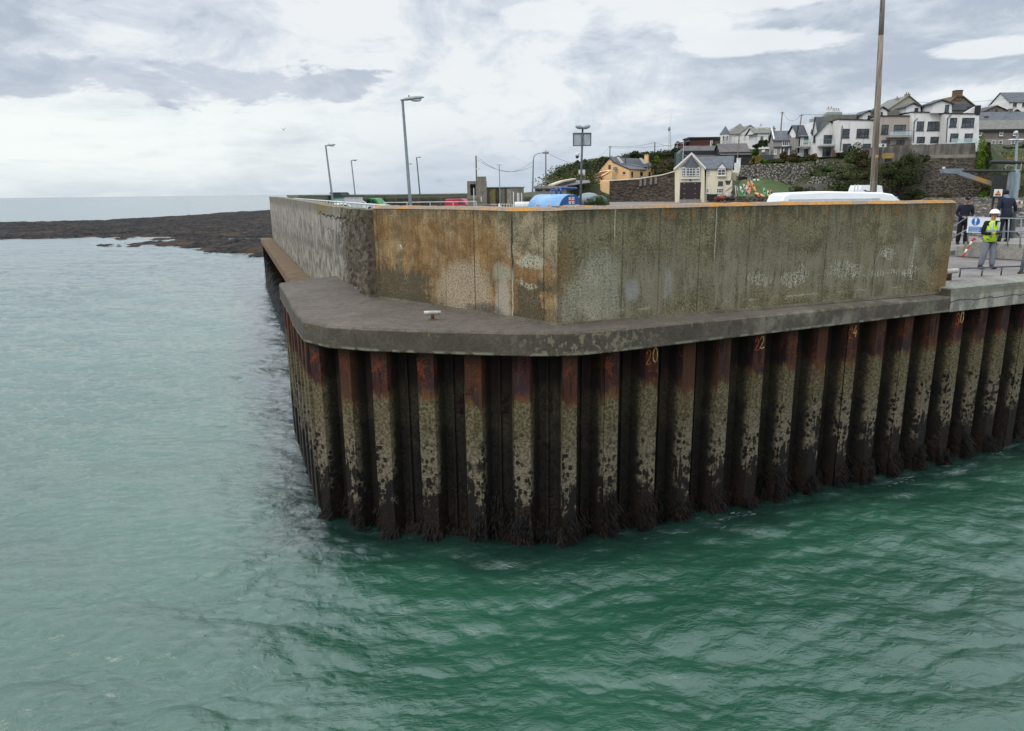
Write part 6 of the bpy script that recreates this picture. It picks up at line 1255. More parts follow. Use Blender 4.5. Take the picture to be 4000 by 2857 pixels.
    b = MB(); b.tube([fr.p(fr.hit(3583, 463)[0], .15, fr.hit(3583, 463)[1]), fr.p(fr.hit(3570, 475)[0], .15, fr.hit(3570, 475)[1]), fr.p(fr.hit(3566, 558)[0], .15, fr.hit(3566, 558)[1])], .08, 6); b.build('downpipe', DSTEEL, t)
    b = MB(); b.prism(uz(fr, [(3600, 440), (3600, 416), (3650, 416), (3650, 440)]), -2.5, -6, fr); b.build('upper_roof', SL1, t)
    t, fr = block(3694, 3824, 443, 445, 586, 143, WHITEW, 'rightmost white flat-fronted terrace house with dark end pillar', [(3710, 461, 3737, 496, 2, 2), (3757, 461, 3805, 497, 3, 2), (3711, 522, 3742, 555, 2, 1, 1), (3767, 522, 3798, 555, 2, 1, 1)])
    dormer(fr, 3638, 3722, 393, 442, -1., t, (3691, 410, 3706, 438)); boxpart(fr, 3817, 412, 3828, 450, .1, -3, t, 'end_pillar', BLACK); b = MB(); b.prism(uz(fr, [(3770, 442), (3817, 415), (3818, 445)]), -.5, -.9, fr); b.build('roof_terrace_wall', WHITEW, t)
    gpanel(fr, 3718, 3828, 541, 558, 1.2, t); b = MB(); b.tube([fr.p(fr.hit(3715, 448)[0], .15, fr.hit(3715, 448)[1]), fr.p(fr.hit(3700, 462)[0], .15, fr.hit(3700, 462)[1]), fr.p(fr.hit(3694, 558)[0], .15, fr.hit(3694, 558)[1])], .08, 6); b.build('downpipe', DSTEEL, t); boxpart(fr, 3818, 545, 3830, 560, 1.2, .9, t, 'balcony_wall', WHITEW)
    # gables behind
    fr = frp(3470, 3610, 172); ST = paint('gable_stone', '#9a937f', .9, .08); t = thing('gable_house', 'cream gable end with two chimneys rising behind the beige terrace house', 'house', fr.p(3, 0, 20)); b = MB(); b.prism(uz(fr, [(3470, 470), (3470, 428), (3550, 377), (3610, 425), (3610, 470)]), 0, -9, fr); b.build('wall', ST, t); gable_roof(fr, uz(fr, [(3468, 430), (3550, 376), (3612, 427)]), 0, -9, .2, t, SL4); chimney(fr, 3539, 368, 3555, 384, -.3, t, ST, 2); chimney(fr, 3502, 384, 3510, 405, -2.5, t, ST, 1)
    fr = frp(3705, 3810, 170); ST2 = paint('old_stone', '#6e665c', .95, .25, 2.); t = thing('gable_house', 'old brown stone gable with broad square chimney on top', 'house', fr.p(3, 0, 20)); b = MB(); b.prism(uz(fr, [(3700, 470), (3700, 410), (3735, 380), (3748, 374), (3775, 410), (3805, 418), (3805, 470)][:2]+[(3733, 380), (3760, 380), (3810, 420), (3810, 470)]), 0, -9, fr); b.build('wall', ST2, t); gable_roof(fr, uz(fr, [(3698, 412), (3734, 379), (3760, 379), (3812, 421)]), 0.05, -9, .25, t, paint('verge_brown', '#5f4e38', .9)); chimney(fr, 3735, 352, 3759, 380, .1, t, paint('chim_brown', '#62503c', .95, .25, 3.), 0, 1.4); boxpart(fr, 3722, 407, 3786, 430, .3, .0, t, 'lower_roof', SL1)
    fr = frp(3210, 3290, 190); t = thing('gable_house', 'pale grey gable with twin chimneys peeping above the black roofs', 'house', fr.p(3, 0, 20)); b = MB(); b.prism(uz(fr, [(3212, 470), (3212, 455), (3232, 438), (3290, 438), (3290, 470)]), 0, -8, fr); b.build('wall', paint('pale_slate', '#8f9694', .9), t); chimney(fr, 3233, 423, 3254, 438, -.5, t, WHITEW, 2); chimney(fr, 3256, 429, 3280, 440, -1.5, t, WHITEW, 3)
    # old grey terrace right
    fr = frp(3822, 4160, 176); t = thing('old_terrace', 'old grey-brown terrace with patched slate roof at the right edge', 'house', fr.p(6, 0, 17)); OW = paint('old_render', '#6f665d', .95, .12, .8, dirt='#55504a'); boxpart(fr, 3822, 508, 4160, 575, 0, -7, t, 'wall', OW); boxpart(fr, 3824, 544, 3990, 573, .0, .08, t, 'lower_render', paint('lower_render', '#8a867f', .95, .1)); u0, z0 = fr.hit(3822, 509); u1 = fr.hit(4160, 509)[0]; zr = fr.hit(3900, 470, -3.5)[1]; roof_long(fr, u0, u1, z0, zr, 0, -7, t, SL4); b = MB(); boxpart(fr, 3822, 506, 4160, 511, .35, .25, t, 'gutter', BLACK)
    for w_ in ((3822, 511, 3836, 530), (3904, 511, 3918, 531), (3957, 511, 3971, 530), (3873, 549, 3887, 571), (3950, 549, 3964, 571), (3900, 550, 3916, 571)): window(fr, *w_, t, 1, 2, .1, TRIMW, .12)
    fr = frp(3822, 4160, 188); t = thing('slate_house', 'second dark slate roof above the old grey terrace', 'house', fr.p(6, 0, 19)); boxpart(fr, 3826, 465, 4160, 520, -1, -7, t, 'wall', OW); u0, z0 = fr.hit(3826, 472); zr = fr.hit(3900, 438, -3.5)[1]; roof_long(fr, u0, fr.hit(4160, 472)[0], z0, zr, 0, -7, t, SL1); chimney(fr, 3945, 425, 3956, 445, -3.4, t, OW, 0); chimney(fr, 3848, 455, 3860, 470, -1, t, paint('moss_brick', '#4d452c', .9), 0); chimney(fr, 3922, 460, 3934, 475, -1, t, paint('moss_brick', '#4d452c', .9), 0)
    fr = frp(3850, 3945, 200); t = thing('gable_house', 'dark stone gable with tiny square window behind the slate roofs', 'house', fr.p(3, 0, 22)); b = MB(); b.prism(uz(fr, [(3845, 445), (3850, 435), (3893, 416), (3942, 436), (3945, 445)]), 0, -6, fr); b.build('wall', ST2, t); gable_roof(fr, uz(fr, [(3842, 438), (3893, 415), (3946, 438)]), 0, -6, .2, t, BLACK); window(fr, 3889, 426, 3897, 433, t, 1, 1, 0, TRIM, .1)
    fr = frp(3934, 4130, 225); t = thing('white_house', 'tall white house with grey slate roof at the top right corner of the hill', 'house', fr.p(6, 0, 28)); boxpart(fr, 3941, 397, 4130, 450, 0, -9, t, 'wall', WHITEW); u0, z0 = fr.hit(3943, 398); u1 = fr.hit(4130, 398)[0]; zr = fr.hit(3990, 361, -4.5)[1]; roof_long(fr, u0, u1, z0, zr, 0, -9, t, SL1)
    Gs = Fr(at(3915, 430, 236).xy, at(3941, 430, 225).xy); b = MB(); b.prism(uz(Gs, [(3915, 448), (3916, 405), (3933, 361), (3941, 398), (3941, 448)]), 0.05, -.5, Gs); b.build('end_gable', WHITEW, t)
    for w_ in ((3957, 403, 3971, 418), (3993, 403, 4006, 418)): window(fr, *w_, t, 1, 1, 0, paint('frame_red', '#3d2522', .7), .15)
    gable_roof(fr, uz(fr, [(3962, 440), (3974, 430), (3986, 440)], .6), .6, -.5, .2, t, BLACK, 'porch_roof')
village()
# ---- retaining walls, garden, plants
def walls():
    def gab(g):
        x, y, z = g.obj(); v = g.vor(g._o, 2.6); n = g.noise(g._o, .5, 5.); c = g.mix(v.step(.15, .6), '#a8a296', '#47433c'); c = g.mix(n.step(.4, .65)*.3, c, '#4a463e'); return g.mix((n-.0).step(.6, .7)*.6, c, '#4c5230'), v*-1.+1., None
    m = material('gabion_stone', gab, bump=.25); t = thing('gabion_wall', 'stacked grey stone gabion wall above the kayak lawn', 'wall', at(3000, 700, 146)); 
    xs = [2898, 2955, 3000, 3045, 3092, 3135, 3178]; tops = [646, 640, 640, 640, 640, 638, 636]; bots = [690, 700, 712, 724, 740, 748, 755]
    for i in range(6):
        fr = frp(xs[i], xs[i+1], 147.4-.35*i+.0, None)
        for k in range(4):
            a, c = (tops[i]*(4-k)+bots[i]*k)/4, (tops[i]*(3-k)+bots[i]*(k+1))/4; b = MB(); u0, z1 = fr.hit(xs[i]+1, a, k*.4); u1, z0 = fr.hit(xs[i+1]-.5, c, k*.4); nu = 8; 
            b.box((u0, k*.4, z0), (u1, -1., z1), fr); b.build('gabion', m, t)
    # concrete wall right
    def cw(g):
        x, y, z = g.obj(); n = g.noise(g._o, .35, 6., .6); st = g.noise(g.vec(x*1.2, y, z*.2), 1., 5.); c = g.mix(n.step(.35, .65), '#5b5650', '#78726a'); return g.mix(st.step(.42, .6)*.6, c, '#35312c'), n, None
    def sw_(g):
        x, y, z = g.obj(); n = g.noise(g._o, .5, 7., .7); v = g.vor(g.vec(x, y, z*1.2), 2.2); fi = g.noise(g._o, 4., 4., .8); c = g.mix((n*.7+v*.3).step(.38, .56), '#332c25', '#61584b'); c = g.mix(fi.step(.62, .66)*.4, c, '#7a7264'); return g.mix(n.step(.52, .62)*.6, c, '#1f1a16'), v+fi, None
    cm = material('weathered_concrete_wall', cw, bump=.05); sm = material('rough_stone_wall', sw_, bump=.25)
    fr = frp(3452, 3812, 141, 139); t = thing('terrace_retaining_wall', 'high retaining wall, concrete over dark rough stone, below the white terrace', 'wall', fr.p(8, 0, 4.4))
    P = uz(fr, [(3452, 640), (3465, 572), (3810, 558), (3812, 616), (3610, 618)]); b = MB(); b.prism(P, 0, -3, fr); b.build('concrete_face', cm, t)
    P = uz(fr, [(3440, 800), (3452, 640), (3610, 618), (3812, 616), (3860, 650), (3900, 800)], .5); b = MB(); b.prism(P, .5, -3, fr); b.build('stone_face', sm, t)
    b = MB(); P = uz(fr, [(3620, 606), (3812, 604), (3812, 617), (3620, 620)], .25); b.prism(P, .27, 0, fr); b.build('string_course', concrete('course', '#7d7769', '#5a554a', '#958f80'), t)
    f2 = frp(3372, 3450, 143.5); b = MB(); b.prism(uz(f2, [(3372, 650), (3380, 580), (3452, 572), (3455, 650)]), 0, -1, f2); o = b.build('garden_wall', cm); tag(o, 'dark grey garden wall left of the tall pole below the white terrace', 'wall')
    f3 = frp(3850, 4150, 165); b = MB(); b.prism(uz(f3, [(3845, 590), (3845, 574), (4150, 574), (4150, 590)]), 0, -1, f3); o = b.build('garden_wall', sm); tag(o, 'low dark stone wall in front of the old grey terrace', 'wall')
    # rubble terraces in the rock garden
    for i, (x0, x1, y, Y, lb) in enumerate(((3190, 3222, 628, 146.5, 'highest short rubble step in the rock garden'), (3222, 3278, 638, 145.4, 'second pale rubble step in the rock garden'), (3225, 3290, 656, 143.6, 'third long rubble step in the rock garden'), (3235, 3265, 678, 141.2, 'short pale step below the middle of the rock garden'), (3170, 3300, 694, 139.6, 'broken rubble wall across the lower rock garden'), (3145, 3292, 712, 138.4, 'lowest grey stone step of the rock garden'))):
        P_, Q_ = at(x0, y, Y), at(x1, y, Y); b = MB(); n = int((Q_.x-P_.x)/.35)
        for k in range(n):
            x = P_.x+(Q_.x-P_.x)*(k+.5)/n; b.cbox((x, Y+random.uniform(-.15, .15), P_.z-.1+random.uniform(-.08, .08)), (.40, .6, random.uniform(.35, .75)), random.uniform(-.2, .2)); b.cbox((x+.1, Y-.2, P_.z-.55+random.uniform(-.1, .1)), (.42, .6, .6), random.uniform(-.2, .2))
        o = b.build('rubble_wall', m); tag(o, lb, 'wall', 'rubble steps of the rock garden')
    f4 = frp(3148, 3230, 137); b = MB(); b.prism(uz(f4, [(3140, 760), (3142, 718), (3232, 718), (3234, 760)]), 0, -2, f4); o = b.build('garden_wall', concrete('garden_conc', '#5f5b54', '#413d37', '#77736b')); tag(o, 'grey concrete wall at the foot of the rock garden', 'wall')
    # kayak lawn
    def lw(g): n = g.obj() and g.noise(g._o, .6, 6., .7); fi = g.noise(g._o, 9., 4., .8); return g.mix((n*.5+fi*.5).step(.4, .6), '#34421d', '#4b5e2b'), fi, None
    q = [at(2895, 704, 143), at(2960, 694, 145.4), at(3030, 706, 144.8), at(3110, 735, 143.), at(3180, 760, 140), at(3180, 790, 132), at(2885, 783, 130), at(2880, 740, 137)]
    V = [tuple(a) for a in q]+[tuple((q[0]+q[2]+q[4]+q[6])/4+Vector((0, 0, .2)))]; b = MB(); b.add(V, [(i, (i+1) % 8, 8) for i in range(8)]); b.f = [f[::-1] for f in b.f]; b.add([(x, y, z-1.2) for x, y, z in V], [(i, (i+1) % 8, 8) for i in range(8)]); o = b.build('lawn', material('lawn_grass', lw, rough=.95, bump=.1)); tag(o, kind='structure')
    f5 = frp(2878, 3140, 129); b = MB(); b.prism(uz(f5, [(2878, 800), (2878, 768), (3010, 769), (3140, 772), (3140, 800)]), 0, -1, f5); o = b.build('quay_wall', sm); tag(o, 'low dark stone wall along the foot of the kayak lawn', 'wall')
walls()
def kayaks():
    L = [(2926, 730, 41, 80, '#cf7a4a', 'orange kayak lying left of the longest orange kayak'), (2942, 727, 44, 68, '#d08a55', 'longest orange kayak lying on the grass'), (2921, 742, 34, 72, '#c79a8c', 'pale pink kayak left of the orange kayaks'), (2909, 731, 22, 70, '#b9b6c6', 'white and lilac kayak behind the pink one'), (2897, 742, 26, 110, '#c6c7bf', 'white kayak near the lawn\'s left edge'), (2904, 756, 26, 120, '#5fb287', 'mint green and white kayak in front of the white one'), (2915, 757, 18, 110, '#8d5270', 'mauve kayak beside the mint green kayak'),
         (2935, 704, 18, 25, '#3f7fa8', 'blue kayak at the top of the lawn'), (2954, 704, 20, 0, '#c9cfc6', 'white and pale green kayak right of the blue one'), (2986, 749, 27, 100, '#57b08c', 'teal kayak standing apart on the right'), (3001, 757, 23, 85, '#cdbb5b', 'yellow kayak between the teal and pink ones'), (2967, 761, 36, 160, '#d2a159', 'pale orange and yellow kayak above the red one'), (2971, 770, 30, 150, '#b3383c', 'red kayak low on the right'), (2953, 766, 22, 130, '#3e4246', 'dark grey kayak left of the red one'), (3012, 753, 14, 90, '#b8707c', 'pink kayak beside the white van'), (2935, 780, 22, 0, '#8f9294', 'pale grey kayak on the low stone wall')]
    for (px, py, ln, ang, col, lb) in L:
        Y = 138-(py-704)*.085; c = at(px, py, Y); Lm = ln/FP*Y*1.15; Lm = max(Lm, 1.1); t = thing('kayak', lb, 'kayak', c, 'kayaks on the grass'); a = math.radians(ang if ang < 90 else ang); 
        # hull axis in the image plane tilted onto the slope
        ax = Vector((math.cos(a)*1., .25, math.sin(a))).normalized(); ax = Vector((math.cos(a)*(1 if ang < 90 else 1), -.2, math.sin(a)))
        ax = Vector((-abs(math.cos(a)) if ang < 100 else math.cos(a), .35, abs(math.sin(a)))).normalized(); side = ax.cross(Vector((0, -1, .3))).normalized(); up = side.cross(ax).normalized(); b = MB(); n = 10; rows = 11
        for i in range(rows):
            s = -1+2*i/(rows-1); r = (1-abs(s)**2.2)**.7*.5*min(.34*Lm/2.0+.12, .42)*1.1+.02
            for j in range(n): th = 2*math.pi*j/n; b.v.append(tuple(c+ax*s*Lm/2+side*math.cos(th)*r+up*math.sin(th)*r*.55+up*.05*s*s))
        for i in range(rows-1):
            for j in range(n): a0 = i*n+j; a1 = i*n+(j+1) % n; b.f.append((a0, a1, a1+n, a0+n))
        b.build('hull', paint('kayak_'+col[1:], col, .45, .06), t, True); b = MB(); f_ = up if up.y < 0 else -up; b.ell(c+f_*.13, (.13, .1, .22), 8, 6); b.build('cockpit', BLACK, t, True)
    P = at(2873, 745, 136); b = MB(); b.tube([at(2872, 725, 136), at(2876, 770, 135)], .05, 6); b.tube([at(2878, 727, 137), at(2883, 760, 136)], .04, 6); b.tube([at(2873, 740, 136), at(2881, 744, 136.5)], .04, 6); o = b.build('kayak_rack', WHITE); tag(o, 'thin white rack at the left edge of the kayak lawn', 'rack')
kayaks()
def planting():
    hl = [(2170, 735, 160), (2185, 700, 190), (2215, 672, 205), (2250, 652, 214), (2300, 648, 212), (2345, 640, 212), (2350, 680, 200), (2280, 690, 190), (2230, 715, 175), (2300, 712, 185)]
    scrub('green and brown scrub covering the headland left of the cottage', hl, 12000, .26, 'mid', 1.8, .45); scrub('dark gorse over the headland left of the cottage', [(2190, 700, 190), (2215, 672, 203), (2255, 655, 210), (2300, 650, 210), (2340, 645, 210), (2330, 670, 200), (2270, 680, 193), (2240, 695, 184)], 12000, .24, 'dark', 1.9, .5); scrub('brown bracken patches on the headland slope', hl, 4500, .24, 'brown', 1.6, .4)
    for i, (px, py, Y, w_, h_, k) in enumerate(((2200, 690, 196, 36, 24, 'dark'), (2257, 662, 210, 44, 34, 'dark'), (2290, 655, 212, 40, 28, 'mid'), (2322, 650, 212, 44, 30, 'dark'), (2350, 645, 212, 36, 26, 'mid'), (2222, 705, 180, 40, 20, 'bright'), (2370, 650, 210, 46, 30, 'dark'))):
        bush(px, py, Y, w_, h_, k, ['dark round bush lowest on the headland edge', 'dark bush on the crest of the headland', 'green bush right of the crest bush', 'dark green bush behind the camera lamp post', 'small green bush left of the cottage gable', 'bright green bush low on the headland slope', 'dark bush against the cottage gable'][i], group='bushes on the headland')
    scrub('dark scrub over the hill crest behind the cottage', [(2360, 640, 211), (2420, 625, 214), (2480, 612, 214), (2540, 606, 214), (2600, 606, 214), (2650, 600, 214)], 5000, .24, 'dark', 1.6, .5); scrub('brown scrub on the hill behind the cottage', [(2560, 660, 200), (2600, 640, 204), (2640, 640, 204), (2600, 690, 193)], 3000, .22, 'brown', 1.6, .4); bush(2490, 612, 212, 60, 16, 'dark', 'dark low bush behind the cottage chimney'); bush(2550, 640, 208, 70, 44, 'dark', 'large dark bush right of the cottage roof', dens=1.4); bush(2562, 634, 204, 34, 22, 'lime', 'round lime green bush beside the dark pole'); bush(2655, 620, 200, 60, 46, 'dark', 'dark tree mass left of the brown clad house', 'tree'); bush(2625, 660, 195, 40, 22, 'mid', 'green bush beside the lane')
    bush(2578, 700, 190, 50, 40, 'dark', 'dark bush on the lane right of the cottage'); bush(2792, 572, 190, 22, 12, 'bright', 'small bright bush beside the green chimney')
    bush(2960, 576, 190, 30, 18, 'dark', 'dark bush below the white skylight house'); bush(2985, 570, 185, 44, 26, 'dark', 'dark bush left of the grey cottage gable'); bush(2955, 605, 160, 30, 30, 'bright', 'bright green bush left of the heat pump'); bush(2955, 638, 148, 42, 30, 'gold', 'golden bush above the gabion wall')
    for i, (px, py, w_, h_, k) in enumerate(((3000, 638, 70, 16, 'bright'), (3040, 634, 60, 14, 'mid'), (3085, 628, 60, 30, 'brown'), (3115, 632, 50, 20, 'dark'), (3150, 628, 26, 14, 'gold'), (3175, 626, 44, 30, 'brown'), (3200, 640, 40, 20, 'mid'), (3060, 612, 30, 14, 'brown'))):
        bush(px, py, 148.6, w_, h_, k, ['bright green ground bush at the left end of the gabion top', 'green bush second along the gabion top', 'brown bush below the grey cottage glazing', 'dark green bush right of the brown one on the gabion wall', 'small yellow flowering bush below the smaller gabled house', 'spiky brown bush below the two gabled houses', 'green bush at the right end of the gabion wall', 'reddish bush close to the grey cottage glazing'][i], group='garden shrubs above the gabion wall')
    for i, (px, py, Y, w_, h_, k) in enumerate(((3340, 636, 142.5, 96, 70, 'mid'), (3300, 608, 144, 46, 20, 'mid'), (3362, 650, 141, 60, 50, 'brown'), (3400, 700, 139, 76, 36, 'brown'), (3290, 746, 136, 90, 30, 'dark'), (3380, 742, 135, 100, 36, 'dark'), (3310, 700, 139, 60, 26, 'mid'), (3240, 700, 140, 60, 20, 'mid'), (3182, 690, 142, 34, 20, 'mid'), (3235, 668, 143, 50, 16, 'bright'), (3400, 650, 141, 60, 34, 'mid'), (3130, 752, 138, 90, 24, 'dark'))):
        bush(px, py, Y, w_, h_, k, ['large green bush below the white terrace house left of the pole', 'dark bush against the white terrace house', 'brown-green bush right of the large green one', 'brown bracken bush left of the tall pole', 'dark bush at the foot of the rock garden', 'dark bush low down left of the tall pole', 'green bush in the middle of the rock garden', 'green bush among the rubble steps', 'dark bush where gabion wall meets rock garden', 'bright green mound between the rubble steps', 'green bush just left of the tall pole', 'dark low bush below the gabion wall'][i], group='bushes in the rock garden', dens=1.2)
    scrub('mixed scrub over the rock garden slope', [(3180, 650, 145), (3250, 655, 143.5), (3300, 670, 142), (3380, 690, 140), (3440, 720, 138), (3380, 750, 136), (3280, 740, 137), (3200, 720, 139.5), (3180, 680, 143), (3300, 690, 140.5)], 4500, .15, 'mid', 1.3, .3)
    for i, (px, py, Y, w_, h_, k) in enumerate(((3530, 720, 138, 150, 110, 'dark'), (3490, 680, 138.4, 90, 50, 'mid'), (3545, 640, 138.4, 110, 34, 'mid'), (3605, 630, 138.4, 50, 22, 'dark'), (3570, 780, 137, 120, 40, 'dark'), (3690, 785, 137, 160, 26, 'brown'), (3840, 665, 138, 60, 108, 'lime'), (3848, 650, 140, 50, 60, 'bright'), (3860, 765, 135, 80, 60, 'brown'), (3835, 780, 134, 44, 24, 'bright'))):
        bush(px, py, Y, w_, h_, k, ['big dark ivy mass hanging on the stone retaining wall', 'green bush at the left end of the stone wall', 'green growth along the wall ledge below the sign box', 'small dark bush on the wall ledge further right', 'dark bush at the foot of the stone wall', 'brown low growth at the wall foot behind the men', 'tall yellow-green ivy at the right end of the concrete wall', 'green ivy behind the yellow-green ivy', 'brown bush at the wall foot left of the black board', 'bright green bush near the man in the cap'][i], group='growth on the retaining wall', dens=1.5)
    scrub('rough grass and scrub on the slope at the right edge', [(3850, 610, 160), (3920, 600, 163), (4050, 600, 163), (4050, 660, 152), (3900, 680, 146), (3870, 720, 140), (4000, 740, 138), (4100, 700, 142), (3950, 640, 155)], 9000, .22, 'mid', 2.2, .4); scrub('dry brown grass band at the right edge', [(3850, 612, 158), (3900, 622, 156), (4000, 625, 156), (4100, 625, 156)], 2500, .2, 'gold', 1.2, .4)
    for i in range(5): bush(3935+i*42, 592, 163.5, 52, 22, 'dark', 'dark clipped hedge section %s' % ['at the left end of the hedge', 'second from the left', 'in the middle of the hedge', 'next to the pole with the white dome', 'at the picture edge'][i], 'hedge', group='hedge below the old terrace')
    # sign boxes on the wall
    f = frp(3434, 3462, 138.6); o = boxpart(f, 3434, 562, 3462, 575, 0, -.3, None, 'wall_sign', WHITE); tag(o, 'white sign board on the wall top just right of the tall pole', 'sign'); b = MB(); u0, z0 = f.hit(3446, 573); u1, z1 = f.hit(3452, 564); c = f.p((u0+u1)/2, .02, (z0+z1)/2); b.tube([c, (c[0], c[1]-.05, c[2])], .2, 12); b.build('round_mark', BLACK, o)
    f = frp(3455, 3492, 138.2); t = thing('yellow_hopper', 'weathered yellow box on a dark bracket against the retaining wall', 'box', f.p(.8, 0, 10)); boxpart(f, 3456, 599, 3491, 619, 0, -.8, t, 'box', paint('hopper_yellow', '#95793f', .85, .25, 2.)); boxpart(f, 3462, 619, 3482, 632, -.1, -.5, t, 'bracket', BLACK)
    # green car, tarpaulined heaps near tank
    P_ = at(2300, 752, 92); b = MB(); b.ell((P_.x, 92, 5.9), (1.5, 1., .9), 14, 8); o = b.build('sheeted_boat', paint('sheet_grey', '#7c858a', .6), smooth=True); tag(o, 'grey sheeted boat right of the camera lamp post', 'boat')
    P_ = at(2335, 758, 90); b = MB(); b.ell((P_.x, 90, 5.6), (1.3, .9, .9), 14, 8); o = b.build('sheeted_boat', paint('sheet_green', '#1d3b33', .5), smooth=True); tag(o, 'dark green sheeted boat beside the grey sheeted one', 'boat')
    bush(2330, 805, 84, 90, 38, 'mid', 'green bush behind the wall right of the blue tank', dens=1.5, sz=.09); bush(2350, 800, 100, 80, 30, 'brown', 'brown bush below the dark stone wall', dens=1.3, sz=.1)
    # digger + white crate up the lane
    P_ = at(2263, 692, 185); t = thing('digger', 'small orange digger with white cab parked on the lane', 'digger', (P_.x, 185, P_.z-1)); b = MB(); b.cbox((P_.x, 185, P_.z), (3., 1.6, .9)); b.cbox((P_.x-.2, 185, P_.z-.7), (3.4, 1.8, .5)); b.build('body', paint('digger_orange', '#b5651f', .6, .1), t); b = MB(); b.cbox((P_.x+.6, 185, P_.z+1.), (1.5, 1.4, 1.4)); b.build('cab', WHITE, t); b = MB(); b.tube([(P_.x-1.2, 185, P_.z+.2), (P_.x-1.9, 185, P_.z+.9), (P_.x-2.4, 185, P_.z-.3)], .14, 6); b.build('arm', paint('digger_orange', '#b5651f', .6, .1), t)
    q = [at(2175, 727, 138), at(2245, 706, 165), at(2300, 705, 172), at(2306, 714, 168), at(2210, 728, 140)]; b = MB(); b.add([tuple(a+Vector((0, 0, .05))) for a in q], [(0, 1, 2, 3, 4)]); b.f = [f[::-1] for f in b.f]; b.add([tuple(a-Vector((0, 0, .1))) for a in q], [(0, 1, 2, 3, 4)]); o = b.build('lane', paint('lane_tarmac', '#6b6966', .9, .1)); tag(o, kind='structure')
    P, Q, R_ = at(2160, 727, 128), at(2200, 712, 140), at(2249, 702, 160); t = thing('lane_wall', 'curving stone wall with pale coping climbing the lane by the headland', 'wall', P)
    for a, c in ((P, Q), (Q, R_)): 
        fr = Fr(a, c); b = MB(); b.prism([(0, a.z-2.), (fr.L, c.z-2.), (fr.L, c.z), (0, a.z)], 0, -.6, fr); b.build('stonework', MATS['dark_stone'], t); b = MB(); b.prism([(0, a.z), (fr.L, c.z), (fr.L, c.z+.25), (0, a.z+.25)], .1, -.8, fr); b.build('coping', paint('cope_cream', '#b8ae98', .9), t)
    # flagpole
    P_, Q_ = at(2669, 622, 168), at(2670, 556, 168); t = thing('flagpole', 'white flagpole with a red and white flag left of the boathouse gable', 'flagpole', (P_.x, 168, 4.4)); b = MB(); b.tube([(P_.x, 168, 4.4), Q_], [.07, .05], 6); b.build('pole', WHITE, t)
    b = MB(); a, c = at(2658, 568, 168), at(2669, 583, 168)
    for k in range(3): z0 = a.z+(c.z-a.z)*k/3; z1 = a.z+(c.z-a.z)*(k+1)/3
    b.add([(a.x, 168, a.z), (c.x, 168, a.z+.2), (c.x, 168, c.z+.2), (a.x, 168, c.z)], [(0, 1, 2, 3)]); b.add([(a.x, 168.02, a.z), (c.x, 168.02, a.z+.2), (c.x, 168.02, c.z+.2), (a.x, 168.02, c.z)], [(3, 2, 1, 0)]); b.build('flag', paint('flag_dull_red', '#6d2a33', .8, .3, 2.), t)
planting()
def foreshore():
    nu, nv = 220, 200; px = np.linspace(3570, 4700, nu); Y = np.exp(np.linspace(math.log(33.5), math.log(138), nv)); dirx = np.array([ray(p, 800).x/ray(p, 800).y for p in px]); Yg, Dx = np.meshgrid(Y, dirx, indexing='ij'); Xg = Yg*Dx
    Z = 4.35+nfn(Xg*.25, Yg*.12, 5, 4, .6)*.5+np.abs(nfn(Xg*1.1, Yg*.7, 9, 4, .6))*.55+(Yg-33)*.004
    edge = np.minimum((Yg-33.5)/2., (Xg/Yg-dirx[0])*Yg/2.); Z = np.where(edge < 1, 4.2+(Z-4.2)*np.clip(edge, 0, 1), Z)
    def f(g):
        x, y, z = g.obj(); n = g.noise(g._o, .5, 6., .7); v = g.vor(g._o, 1.4); fi = g.noise(g._o, 4., 5., .75); c = g.mix((n*.5+fi*.5).step(.42, .58), '#211a14', '#544a3d'); c = g.mix(v.step(.42, .3)*n.step(.48, .56), c, '#9a907c'); return g.mix(n.step(.46, .40)*.7, c, '#14100c'), v+fi, None
    V, F = grid(nu, nv, np.stack([Xg, Yg, Z], -1)); o = mk_np('foreshore', V, F, material('foreshore_rubble', f, bump=.2), smooth=False); tag(o, kind='structure')
foreshore()
# ================================================================ RIGHT HAND GROUP: PLATFORM, RAILS, CRANE, PEOPLE
def skin(name, nodes, edges, mat, parent, sub=1, loc=None):
    """nodes: list of (x,y,z,rx[,ry]); edges; skinned, subdivided and baked to one mesh"""
    me = bpy.data.meshes.new(name); me.from_pydata([n[:3] for n in nodes], edges, []); me.update(); o = bpy.data.objects.new(name, me); COL.objects.link(o)
    m = o.modifiers.new('s', 'SKIN'); m.use_smooth_shade = True
    for i, n in enumerate(nodes):
        d = me.skin_vertices[0].data[i]; d.radius = (n[3], n[4] if len(n) > 4 else n[3]); d.use_root = (i == 0)
    if sub: o.modifiers.new('u', 'SUBSURF').levels = sub
    dg = bpy.context.evaluated_depsgraph_get(); ev = o.evaluated_get(dg); nm = bpy.data.meshes.new_from_object(ev); bpy.data.objects.remove(o)
    nm.materials.clear(); nm.materials.append(mat); r = bpy.data.objects.new(name, nm); COL.objects.link(r); r.parent = parent; return r
SKIN_ = paint('skin', '#a87a63', .6, .05)
